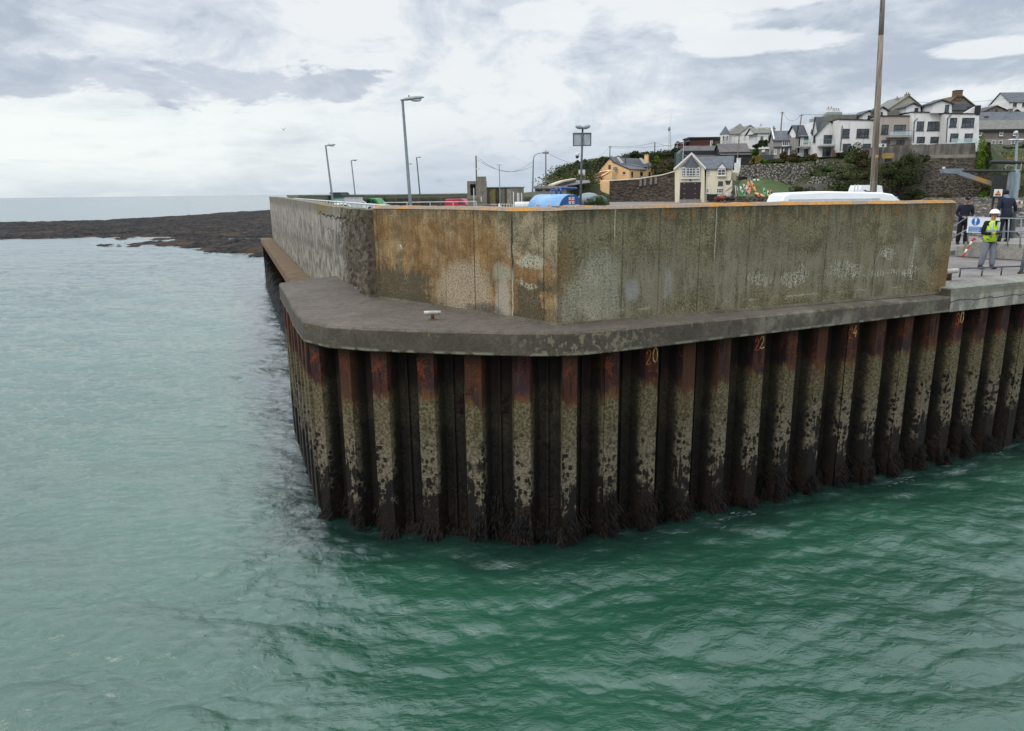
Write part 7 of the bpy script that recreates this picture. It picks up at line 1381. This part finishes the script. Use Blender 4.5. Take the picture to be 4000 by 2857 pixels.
def person(label, c, rz, pose, top_m, leg_m, boot_m, hat=None, vest=None, h=1.78, trim=None):
    t = thing('person', label, 'person', c); t.rotation_euler = (0, 0, rz); k = h/1.78
    # local: facing -y ; x right as seen from behind
    if pose == 'pilot':
        hipz, ft = .93, [(-.17, .03), (.13, -.10)]; elb = [(-.27, .02, 1.10), (.27, .02, 1.10)]; han = [(-.09, -.27, 1.10), (.09, -.27, 1.08)]; lean = 0.; kn = [(-.14, -.03, .50), (.12, -.06, .50)]; head = (.0, -.05, 1.63)
    elif pose == 'cap':
        hipz, ft = .92, [(-.1, .05), (.12, -.06)]; elb = [(-.27, -.02, 1.12), (.27, -.02, 1.12)]; han = [(-.06, -.27, 1.02), (.1, -.27, 1.0)]; lean = -.10; kn = [(-.1, 0, .5), (.12, -.06, .5)]; head = (0., -.2, 1.60)
    else:
        hipz, ft = .92, [(-.14, .0), (.14, .02)]; elb = [(-.30, -.06, 1.15), (.30, .0, 1.10)]; han = [(-.33, -.30, 1.02), (.33, -.18, .92)]; lean = -.12; kn = [(-.13, -.03, .5), (.14, -.02, .5)]; head = (0, -.24, 1.58)
    L = lambda z: lean*max(0, (z-.95))/.6
    N = [(0, 0, hipz, .105, .09), (0, L(1.15), 1.15, .10, .08), (0, L(1.36), 1.36, .12, .08), (0, L(1.48), 1.48, .075), (head[0], head[1]*.7+.01, 1.545, .055), (head[0], head[1], head[2], .075, .09), (head[0], head[1]-.005, head[2]+.09, .072, .088)]
    E_ = [(0, 1), (1, 2), (2, 3), (3, 4), (4, 5), (5, 6)]; armn = []; legn = []
    for s in (0, 1):
        sg = -1 if s == 0 else 1; i = len(N); N += [(sg*.19, L(1.42), 1.42, .062), (elb[s][0], elb[s][1], elb[s][2], .045), (han[s][0]*1.15+sg*.01, han[s][1]+.06, han[s][2], .03), (han[s][0], han[s][1], han[s][2], .036, .022)]; E_ += [(2, i), (i, i+1), (i+1, i+2), (i+2, i+3)]
        inn = -sg if pose != 'reach' else 0
        for f_ in range(4):
            j = len(N); dz = .03-.02*f_; q = (han[s][0]+inn*.02, han[s][1]-.035, han[s][2]+dz); N += [(*q, .0095), (q[0]+inn*.03, q[1]-.028+.004*abs(f_-1.5), q[2]-.005, .0085)]; E_ += [(i+3, j), (j, j+1)]
        j = len(N); N += [(han[s][0]+inn*.03, han[s][1]-.01, han[s][2]+.045, .011)]; E_ += [(i+3, j)]
        armn.append(i)
    for s in (0, 1):
        sg = -1 if s == 0 else 1; i = len(N); N += [(sg*.09, .0, hipz-.07, .095), (kn[s][0], kn[s][1], kn[s][2], .06), (ft[s][0], ft[s][1]+.02, .10, .032), (ft[s][0], ft[s][1]-.08, .05, .02, .015)]; E_ += [(0, i), (i, i+1), (i+1, i+2), (i+2, i+3)]; legn.append(i)
    sc = lambda n, g=0.: tuple([v*k for v in n[:3]]+[(v+g)*k for v in n[3:]])
    skin('body', [sc(n) for n in N], E_, SKIN_, t)
    # jacket
    jn = [(0, 0, (hipz-.10)*k, .165*k, .14*k), (0, L(1.15), 1.12*k, .165*k, .135*k), (0, L(1.36), 1.36*k, .19*k, .125*k), (0, L(1.48), 1.475*k, .10*k, .09*k)]; je = [(0, 1), (1, 2), (2, 3)]
    for i in armn: b = len(jn); jn += [sc(N[i], .022), sc(N[i+1], .02), sc(N[i+2], .018)]; je += [(2, b), (b, b+1), (b+1, b+2)]
    skin('jacket', jn, je, top_m, t)
    b_ = MB(); b_.lathe((0, 0, 0), [(.165, .80*k), (.185, .84*k), (.18, .98*k), (.17, 1.12*k), (.10, 1.2*k)], 20); b_.v = [(x, y*.82+L(z)*.8, z) for x, y, z in b_.v]; HEM = b_
    tn = [(0, 0, (hipz+.06)*k, .15*k, .125*k)]; te = []
    for i in legn: b = len(tn); tn += [sc(N[i], .02), sc(N[i+1], .032), (N[i+2][0]*k, (N[i+2][1]+.0)*k, .07*k, .085*k)]; te += [(0, b), (b, b+1), (b+1, b+2)]
    skin('trousers', tn, te, leg_m, t)
    for s in (0, 1): x, y = ft[s]; skin('boot', [(x*k, (y+.04)*k, .15*k, .07*k), (x*k, (y+.03)*k, .05*k, .068*k), (x*k, (y-.10)*k, .045*k, .06*k, .045*k), (x*k, (y-.19)*k, .04*k, .05*k, .035*k)], [(0, 1), (1, 2), (2, 3)], boot_m, t)
    me_ = bpy.data.meshes.new('jacket_hem'); me_.from_pydata(HEM.v, [], HEM.f); me_.update(); me_.materials.append(top_m); o_ = bpy.data.objects.new('jacket_hem', me_); COL.objects.link(o_); o_.parent = t; me_.polygons.foreach_set('use_smooth', [True]*len(me_.polygons))
    hx, hy, hz = head[0]*k, head[1]*k, (head[2]+.05)*k
    def sub(nm, b, m, par=None, sm=True):
        me = bpy.data.meshes.new(nm); me.from_pydata(b.v, [], b.f); me.update(); me.materials.append(m); o = bpy.data.objects.new(nm, me); COL.objects.link(o); o.parent = par or t
        if sm: me.polygons.foreach_set('use_smooth', [True]*len(me.polygons))
        return o
    fm = paint('face_features', '#3a2520', .6)
    b = MB(); b.tube([(hx, hy-.085, hz-.0), (hx, hy-.112, hz-.035)], [.010, .016], 6); sub('nose', b, SKIN_)
    for s in (-1, 1): b = MB(); b.ell((hx+s*.03, hy-.088, hz+.005), (.011, .008, .007), 6, 4); sub('eye', b, fm); b = MB(); b.ell((hx+s*.083, hy, hz-.01), (.012, .022, .032), 6, 5); sub('ear', b, SKIN_)
    b = MB(); b.ell((hx, hy-.085, hz-.062), (.024, .008, .006), 6, 4); sub('mouth', b, paint('lip', '#7c4a42', .6))
    if hat == 'helmet':
        b = MB(); n = 18
        for i in range(8):
            ph = math.pi/2*i/7
            for j in range(n): th = 2*math.pi*j/n; b.v.append((hx+.125*math.sin(ph)*math.cos(th), hy+.145*math.sin(ph)*math.sin(th), hz+.035+.125*math.cos(ph)))
        for i in range(7):
            for j in range(n): a0 = i*n+j; a1 = i*n+(j+1) % n; b.f.append((a0, a0+n, a1+n, a1))
        hm = sub('helmet', b, paint('helmet_white', '#e4e6e4', .35, .02)); b = MB(); b.lathe((hx, hy-.015, hz+.03), [(.13, 0), (.145, .0), (.14, .012), (.12, .014)], 18); b.v = [(x, (y-hy)*1.15+hy, z) for x, y, z in b.v]; sub('brim', b, paint('helmet_white', '#e4e6e4', .35, .02), hm)
    elif hat == 'cap':
        b = MB(); b.ell((hx, hy+.005, hz+.055), (.098, .112, .08), 14, 8); cp = sub('cap', b, paint('cap_navy', '#10141f', .9, .1)); b = MB(); b.ell((hx, hy-.13, hz+.03), (.07, .08, .012), 12, 5); sub('peak', b, paint('cap_navy', '#10141f', .9, .1), cp); b = MB(); b.ell((hx+.02, hy-.095, hz+.075), (.018, .01, .014), 8, 5); sub('badge', b, WHITE, cp)
    else:
        b = MB(); b.ell((hx, hy+.01, hz+.03), (.102, .118, .105), 14, 8); sub('hair', b, paint('hair_black', '#0b0b0c', .9))
        b = MB(); b.ell((hx, hy+.115, 1.50*k), (.13, .07, .075), 12, 8); sub('hood', b, paint('hood_blue', '#3f6a9c', .8, .1))
    if vest:
        vm = paint('hi_vis_yellow', '#b8e01c', .7, .05); b = MB(); b.lathe((0, -.005, 0), [(.185, .84*k), (.192, 1.0*k), (.186, 1.15*k), (.205, 1.32*k), (.19, 1.42*k), (.12, 1.485*k)], 24); b.v = [(x, y*.80-.005, z) for x, y, z in b.v]; vv = sub('hi_vis_vest', b, vm)
        sm = paint('reflective_grey', '#a7b0b0', .4, .05); 
        b = MB(); b.lathe((0, 0, 1.14*k), [(.185*k, 0), (.185*k, .055*k)], 20); b.v = [(x, y*.86, z) for x, y, z in b.v]; 
        b2 = MB(); 
        for s in (-1, 1): b2.box((s*.11-.025, -.178, .98*k), (s*.11+.025, -.12, 1.44*k))
        sub('reflective_strip', b2, sm, vv); b4 = MB(); b4.lathe((0, -.005, 0), [(.192, 1.17*k), (.198, 1.18*k), (.202, 1.215*k), (.196, 1.225*k)], 24); b4.v = [(x, y*.80-.005, z) for x, y, z in b4.v]; sub('reflective_band', b4, sm, vv); b3 = MB(); b3.add([(-.055, -.176, 1.47), (.055, -.176, 1.47), (0, -.18, 1.27)], [(0, 1, 2), (2, 1, 0)]); sub('zip_opening', b3, top_m, vv)
    if pose == 'pilot':
        tc = thing('drone_controller', 'dark remote controller held in both hands by the person in hi-vis', 'controller', t.matrix_world @ Vector((0, 0, 0)) if False else Vector(c)+Vector((0, 0, 1.08))); tc.rotation_euler = (0, 0, rz)
        b = MB(); b.box((-.085, -.34, -.01), (.085, -.24, .035)); me = bpy.data.meshes.new('controller_body'); me.from_pydata(b.v, [], b.f); me.update(); me.materials.append(BLACK); o = bpy.data.objects.new('controller_body', me); COL.objects.link(o); o.parent = tc
        b = MB(); b.box((-.07, -.36, .036), (.07, -.30, .10)); me = bpy.data.meshes.new('screen'); me.from_pydata(b.v, [], b.f); me.update(); me.materials.append(GLASS); o = bpy.data.objects.new('screen', me); COL.objects.link(o); o.parent = tc
    return t
NAVY = paint('navy_cloth', '#121a2b', .9, .15, 6.); BLK = paint('black_cloth', '#0f1013', .95, .2, 6.); GREYT = paint('grey_work_trousers', '#6c6f78', .9, .1, 6.); BOOT = paint('boot_black', '#0d0c0c', .6)
def right_group():
    P = onz(3850, 1050, DK); person('person in white helmet and yellow hi-vis vest holding a controller', (P.x, P.y, DK), .12, 'pilot', BLK, GREYT, BOOT, 'helmet', True, 1.76)
    # platform: concrete step block
    fr = Fr(onz(3700, 998, DK).xy, onz(4010, 1018, DK).xy); cm = concrete('platform_concrete', '#86827a', '#5c5850', '#9e9a92'); t = thing('platform', 'raised pale concrete platform with steps behind the person in hi-vis', 'platform', fr.p(3, 0, DK)); zt = DK+.53
    b = MB(); u1 = fr.hit(3764, 980)[0]; b.box((u1, 0, DK), (12, -3.6, zt), fr); b.build('platform_block', cm, t); b = MB(); b.box((u1+.05, .02, zt), (12, -3.6, zt+.1), fr); 
    for k in range(2): u0 = fr.hit(3731-k*23, 990)[0]; b = MB(); b.box((u0, 0, DK), (u1-.9*k*.55-.003, -2.4, zt-.18*(k+1)), fr); b.build('step', cm, t)
    # sloping and level railings
    rm = STEEL; T = thing('platform_railing', 'grey tubular railing sloping down the steps and along the platform', 'railing', fr.p(u1, 0, zt)); H1 = 1.0
    def Z(px, py, n=.06): u, z = fr.hit(px, py, n); return fr.p(u, n, z)
    b = MB(); b.tube([Z(3704, 1000), Z(3713, 893), Z(3782, 847), Z(3902, 853), Z(4010, 856)], .022, 8); b.build('top_rail', rm, T, True); b = MB(); b.tube([Z(3709, 935), Z(3778, 897)], .02, 8); b.tube([Z(3900, 905), Z(4010, 905)], .02, 8); b.build('mid_rail', rm, T, True)
    for a in ((3782, 847, 3780, 952), (3899, 852, 3891, 960), (3942, 856, 3935, 962), (3990, 856, 3984, 965)): b = MB(); b.tube([Z(a[0], a[1]), Z(a[2], a[3])], .022, 8); b.build('post', rm, T, True)
    # notice board fixed to the rails
    N_ = thing('notice_board', 'white and blue safety notice with exclamation mark fixed to the railing', 'sign', Z(3840, 880)); n = .12; u0, z1 = fr.hit(3784, 849, n); u1b, z0 = fr.hit(3899, 912, n); zb = fr.hit(3784, 909, n)[1]
    b = MB(); b.box((u0, n, zb), (u1b, n+.02, z1), fr); b.build('board', paint('board_white', '#d3d6d8', .4, .02), N_); bl = paint('board_blue', '#1563a8', .4, .03)
    cu, cz = fr.hit(3813, 866, n); r = (15.5/FP*27)*.95; c0 = Vector(fr.p(cu, n+.021, cz)); c1 = Vector(fr.p(cu, n+.029, cz)); b = MB(); b.tube([c0, c1], r, 28); d = b.build('blue_disc', bl, N_)
    wm = paint('board_white', '#d3d6d8', .4, .02); b = MB(); b.prism([(cu-.045, cz+.12), (cu+.045, cz+.12), (cu+.022, cz-.035), (cu-.022, cz-.035)], n+.034, n+.03, fr); b.tube([fr.p(cu, n+.030, cz-.085), fr.p(cu, n+.034, cz-.085)], .028, 12); b.build('exclamation_mark', wm, d)
    u2, z2 = fr.hit(3786, 885.5, n); u3, z3 = fr.hit(3834, 908, n); b = MB(); b.box((u2, n+.021, z3), (u3, n+.026, z2), fr); pn = b.build('text_panel', bl, N_)
    for i in range(4): b = MB(); zz = z2-.035-i*.045; b.box((u2+.03, n+.027, zz-.006), (u3-.04-.03*(i % 2), n+.029, zz+.006), fr); b.build('text_line', wm, pn)
    for (px, py, rr) in ((3885, 857, .045), (3890, 868, .06), (3893, 880, .05)): cu, cz = fr.hit(px, py, n); b = MB(); b.tube([fr.p(cu, n+.021, cz), fr.p(cu, n+.027, cz)], rr, 14); b.build('small_symbol', bl, N_)
    # red and white pole leaning against the railing
    A, B = fr.hit(3759, 1003, .45), fr.hit(3807, 929, .12); A = Vector(fr.p(A[0], .45, DK+.02)); B = Vector(fr.p(B[0], .14, B[1])); t = thing('striped_pole', 'red and white striped pole leaning against the platform', 'pole', A); rd = paint('stripe_red', '#b01c28', .5); wh = paint('stripe_cream', '#d3c9b0', .5)
    for i in range(5): b = MB(); b.tube([A.lerp(B, i/5), A.lerp(B, (i+1)/5)], .033, 10); b.build('stripe', rd if i % 2 == 0 else wh, t, True)
    P = at(3874, 975, 26.0); b = MB(); P.y = 25.; P = Vector(fr.p(fr.hit(3876, 978, .2)[0], .2, DK)); b.lathe((P.x, P.y, DK+.32), [(.03, 0), (.045, .02), (.045, .2), (.02, .25), (.02, .28)], 10); o = b.build('bottle', paint('bottle_blue', '#3c6c96', .3, .2, 20.)); tag(o, 'small blue and white bottle behind the person in hi-vis', 'bottle')
    # hidden foot for the bottle: low ledge of the platform
    b = MB(); b.box((fr.hit(3860, 980)[0], .0+.003, DK), (fr.hit(3892, 980)[0], .34, DK+.32), fr); 
    o = b.build('kerb_block', cm); tag(o, 'small concrete block standing against the platform with a bottle on it', 'block')
    # low steel rail on the quay edge
    def E(px, py): return onz(px, py, DK)
    a, c = E(3748, 1083), E(3912, 1076); d2 = E(3980, 1066); dirn = (c-a).normalized(); c = a+dirn*((c-a).length*1.45); t = thing('edge_rail', 'low dark steel bar on short legs along the quay edge', 'rail', a); b = MB(); up = Vector((0, 0, .24)); b.tube([a+up*.2, a+up, c+up], .022, 6); b.build('bar', DSTEEL, t, True)
    for s in (0, .36, .68, 1.): q = a.lerp(c, s); b = MB(); b.tube([q, q+up], .02, 6); b.build('leg', DSTEEL, t, True)
    q = E(3988, 1068); t = thing('steel_post', 'thick grey steel post standing at the quay edge by the picture edge', 'post', q); b = MB(); b.tube([q, Vector((q.x+.12, q.y, 6.65))], .05, 12); b.build('post', STEEL, t, True); b = MB(); b.lathe(q, [(.09, -.01), (.09, .03), (.05, .05)], 12); b.build('foot', paint('rust_foot', '#4a2e20', .9), t)
    # two men
    Y = 27.2; c = Vector(fr.p(fr.hit(3752, 958, -.9)[0], -.9, 0)); person('person in navy jacket and cap looking down at their hands', (c.x, c.y, zt-.18), -.35, 'cap', NAVY, BLK, BOOT, 'cap', False, 1.80)
    c = Vector(fr.p(fr.hit(3916, 948, -1.0)[0], -1.0, 0)); person('person in dark blue hooded jacket seen from behind', (c.x, c.y, zt), math.pi-.1, 'reach', NAVY, BLK, BOOT, None, False, 1.86)
    # crane
    Y = 28.6; ga = paint('crane_grey', '#6f7d82', .55, .15, 3., dirt='#4e5658'); t = thing('quay_crane', 'grey-green steel quay crane with a black arm and yellow-streaked brace', 'crane', (at(3955, 900, Y).x, Y, zt))
    c = at(3958, 850, Y); b = MB(); b.tube([(c.x, Y, zt-.4), (at(3966, 664, Y).x, Y, at(3960, 664, Y).z)], [.17, .16], 16); b.build('column', ga, t, True)
    c = at(3935, 850, Y-.2); b = MB(); b.cbox(((c.x+at(3940, 680, Y).x)/2, Y-.15, (zt+at(3940, 672, Y).z)/2), (.14, .2, at(3940, 672, Y).z-zt)); b.build('side_beam', ga, t)
    p0, p1, p2, p3 = at(3683, 664, Y-.1), at(3758, 664, Y-.1), at(3990, 670, Y-.1), at(3990, 663, Y-.1)
    b = MB(); b.tube([at(3758, 668, Y-.1), at(3985, 670, Y-.1)], .045, 8)
    for i in range(5): x = 3795+i*36; b.tube([at(x, 671, Y-.1), at(x+14*(1 if i % 2 else -1), 696, Y-.1)], .02, 6)
    b.build('arm', BLACK, t); b = MB(); q = [at(3676, 660, Y), at(3758, 659, Y), at(3760, 675, Y), at(3735, 680, Y), at(3680, 676, Y)]; b.add([tuple(v+Vector((0, -.12, 0))) for v in q]+[tuple(v+Vector((0, .12, 0))) for v in q], [(0, 4, 3, 2, 1), (5, 6, 7, 8, 9)]+[(i, (i+1) % 5, (i+1) % 5+5, i+5) for i in range(5)]); b.build('arm_tip', ga, t)
    def br(g):
        x, y, z = g.obj(); n = g.noise(g._o, 5., 5., .7); return g.mix(n.step(.4, .55)*x.box(-1.9, -.9, .2), '#6f7b80', '#a5761c'), n, None
    A, B = at(3745, 676, Y-.1), at(3874, 719, Y-.1); d = (B-A).normalized(); up = Vector((-d.z, 0, d.x))*.075; b = MB(); q = [A+up, B+up, B-up, A-up]; b.add([tuple(v+Vector((0, -.08, 0))) for v in q]+[tuple(v+Vector((0, .08, 0))) for v in q], [(0, 3, 2, 1), (4, 5, 6, 7)]+[(i, (i+1) % 4, (i+1) % 4+4, i+4) for i in range(4)]); b.build('brace', material('brace_paint', br, rough=.6), t)
    b = MB(); A = at(3674, 678, Y); b.tube([A, at(3673, 692, Y)], .03, 8); b.cbox(tuple(at(3674, 683, Y)), (.16, .1, .05)); b.build('hook_block', DSTEEL, t); b = MB(); c = at(3672, 699, Y); b.tube([c+Vector((math.cos(a)*.045, 0, math.sin(a)*.045)) for a in np.linspace(0, 5.4, 12)], .014, 6); b.build('hook', STEEL, t)
    b = MB(); c = at(3687, 655, Y); b.lathe(c-Vector((0, 0, .04)), [(.05, 0), (.05, .06)], 10); bb = b.build('beacon_base', WHITE, t); b = MB(); b.lathe(c+Vector((0, 0, .02)), [(.045, 0), (.04, .05)], 10); b.build('beacon_lens', paint('beacon_red', '#7c3a34', .3), bb)
    b = MB(); b.tube([at(3990, 640, Y+.1), at(3985, 680, Y+.1), at(3981, 740, Y+.1), at(3975, 745, Y+.1)], .018, 6); b.tube([at(3930, 664, Y), at(3926, 655, Y), at(3935, 645, Y), at(3960, 648, Y)], .012, 6); b.build('cable', paint('cable_pale', '#8f9190', .7), t)
    # black board with warning
    f2 = Fr(at(3878, 730, Y-.35).xy, at(3925, 730, Y-.5).xy); t = thing('warning_board', 'tall black board with an orange triangle warning sign beside the crane', 'sign', f2.p(.2, 0, zt)); u0, z1 = f2.hit(3880, 685); u1, z0 = f2.hit(3923, 775); b = MB(); b.box((u0, 0, z0), (u1, -.08, z1), f2); b.build('board', BLACK, t); b = MB(); b.box((u0+.1, -.085, zt), (u0+.17, -.14, z0+.3), f2); b.box((u1-.17, -.085, zt), (u1-.1, -.14, z0+.3), f2); b.build('support', BLACK, t)
    a0, b1 = f2.hit(3884, 740); a1, b0 = f2.hit(3913, 767); b = MB(); b.box((a0, .004, b0), (a1, .012, b1), f2); s = b.build('sign_plate', wm, t); om = paint('warning_orange', '#c77a18', .5); am = (a0+a1)/2; hh = b1-b0; b = MB(); b.prism([(am-.07, b0+hh*.45), (am+.07, b0+hh*.45), (am, b0+hh*.88)], .013, .018, f2); tr = b.build('triangle', om, s); b = MB(); b.box((am-.006, .019, b0+hh*.56), (am+.006, .021, b0+hh*.75), f2); b.build('mark', BLACK, tr)
    b = MB(); b.box((a0+.04, .013, b0+hh*.10), (a1-.04, .018, b0+hh*.38), f2); tp = b.build('caption_panel', om, s)
    for i in range(2): b = MB(); zz = b0+hh*(.17+.13*i); b.box((a0+.06, .019, zz-.008), (a1-.06, .021, zz+.012), f2); b.build('text_line', BLACK, tp)
    # control cabinet
    f3 = Fr(at(3962, 800, Y-.5).xy, at(3994, 800, Y-.5).xy); t = thing('control_cabinet', 'grey control cabinet with small coloured labels and hanging cables', 'cabinet', f3.p(.15, 0, zt)); u0, z1 = f3.hit(3964, 783); u1, z0 = f3.hit(3993, 812); b = MB(); b.box((u0, 0, z0), (u1, -.15, z1), f3); bx = b.build('case', paint('cabinet_grey', '#9a9b90', .6), t)
    for (x0, y0, x1, y1, c) in ((3968, 783.5, 3978, 789, '#c9cdd0'), (3979, 787, 3986, 797, '#a8202c'), (3986, 788, 3993, 796, '#d0d2d0'), (3968, 800, 3974, 806, '#b8461c'), (3976, 800, 3983, 806, '#c9831c')): a, q1 = f3.hit(x0, y0); a2, q0 = f3.hit(x1, y1); b = MB(); b.box((a, .002, q0), (a2, .012, q1), f3); b.build('label_plate', paint('lab'+c[1:], c, .5), bx)
    b = MB()
    for i in range(4): x = 3967+i*6; b.tube([at(x, 812, Y-.45), at(x+1, 826, Y-.45), at(x-4, 834, Y-.3)], .012, 6)
    b.build('cable', BLACK, t); b = MB(); b.box((u0+.1, -.05, zt), (u0+.18, -.12, z0), f3); b.build('stand', DSTEEL, t)
    # small lamp pole behind
    Y = 46; t = thing('lamp_mast', 'grey lamp mast with twin flat heads and a white dome at the right edge', 'lamp post', (at(3970, 800, Y).x, Y, DK)); b = MB(); b.tube([(at(3970, 800, Y).x, Y, DK), at(3974, 522, Y)], [.1, .07], 10); b.build('pole', ga, t, True)
    for s in (-1, 1): c = at(3974+s*17, 547, Y); b = MB(); b.ell(c, (.3, .14, .06), 12, 6); b.build('lamp_head', WHITE, t, True)
    b = MB(); b.tube([at(3955, 549, Y), at(3995, 549, Y)], .03, 6); b.build('crossbar', STEEL, t); b = MB(); b.ell(at(3969, 518, Y), (.12, .12, .1), 10, 6); b.build('camera_dome', WHITE, t, True); b = MB(); b.tube([at(3868, 633, Y), at(4040, 637, Y)], .11, 8); b.build('crossbeam', BLACK, t)
right_group()
# one tiny gull in flight far out
def farbird():
    P = at(1107, 508, 160); t = thing('gull', 'tiny dark gull flying in the pale sky left of the lamps', 'bird', P); b = MB(); b.ell(P, (.12, .3, .1), 8, 5); b.build('body', paint('gull_grey', '#4c5157', .8), t, True)
    for s in (-1, 1): b = MB(); b.add([tuple(P+Vector(o)) for o in ((0, .1, .02), (s*.35, .0, .35), (s*.6, .1, .5), (s*.3, .2, .3))]+[tuple(P+Vector(o)) for o in ((0, .1, -.01), (s*.35, .0, .32), (s*.6, .1, .48), (s*.3, .2, .27))], [(0, 1, 2, 3), (7, 6, 5, 4), (0, 4, 5, 1), (1, 5, 6, 2), (2, 6, 7, 3), (3, 7, 4, 0)]); b.build('wing', paint('gull_grey', '#4c5157', .8), t)
farbird()
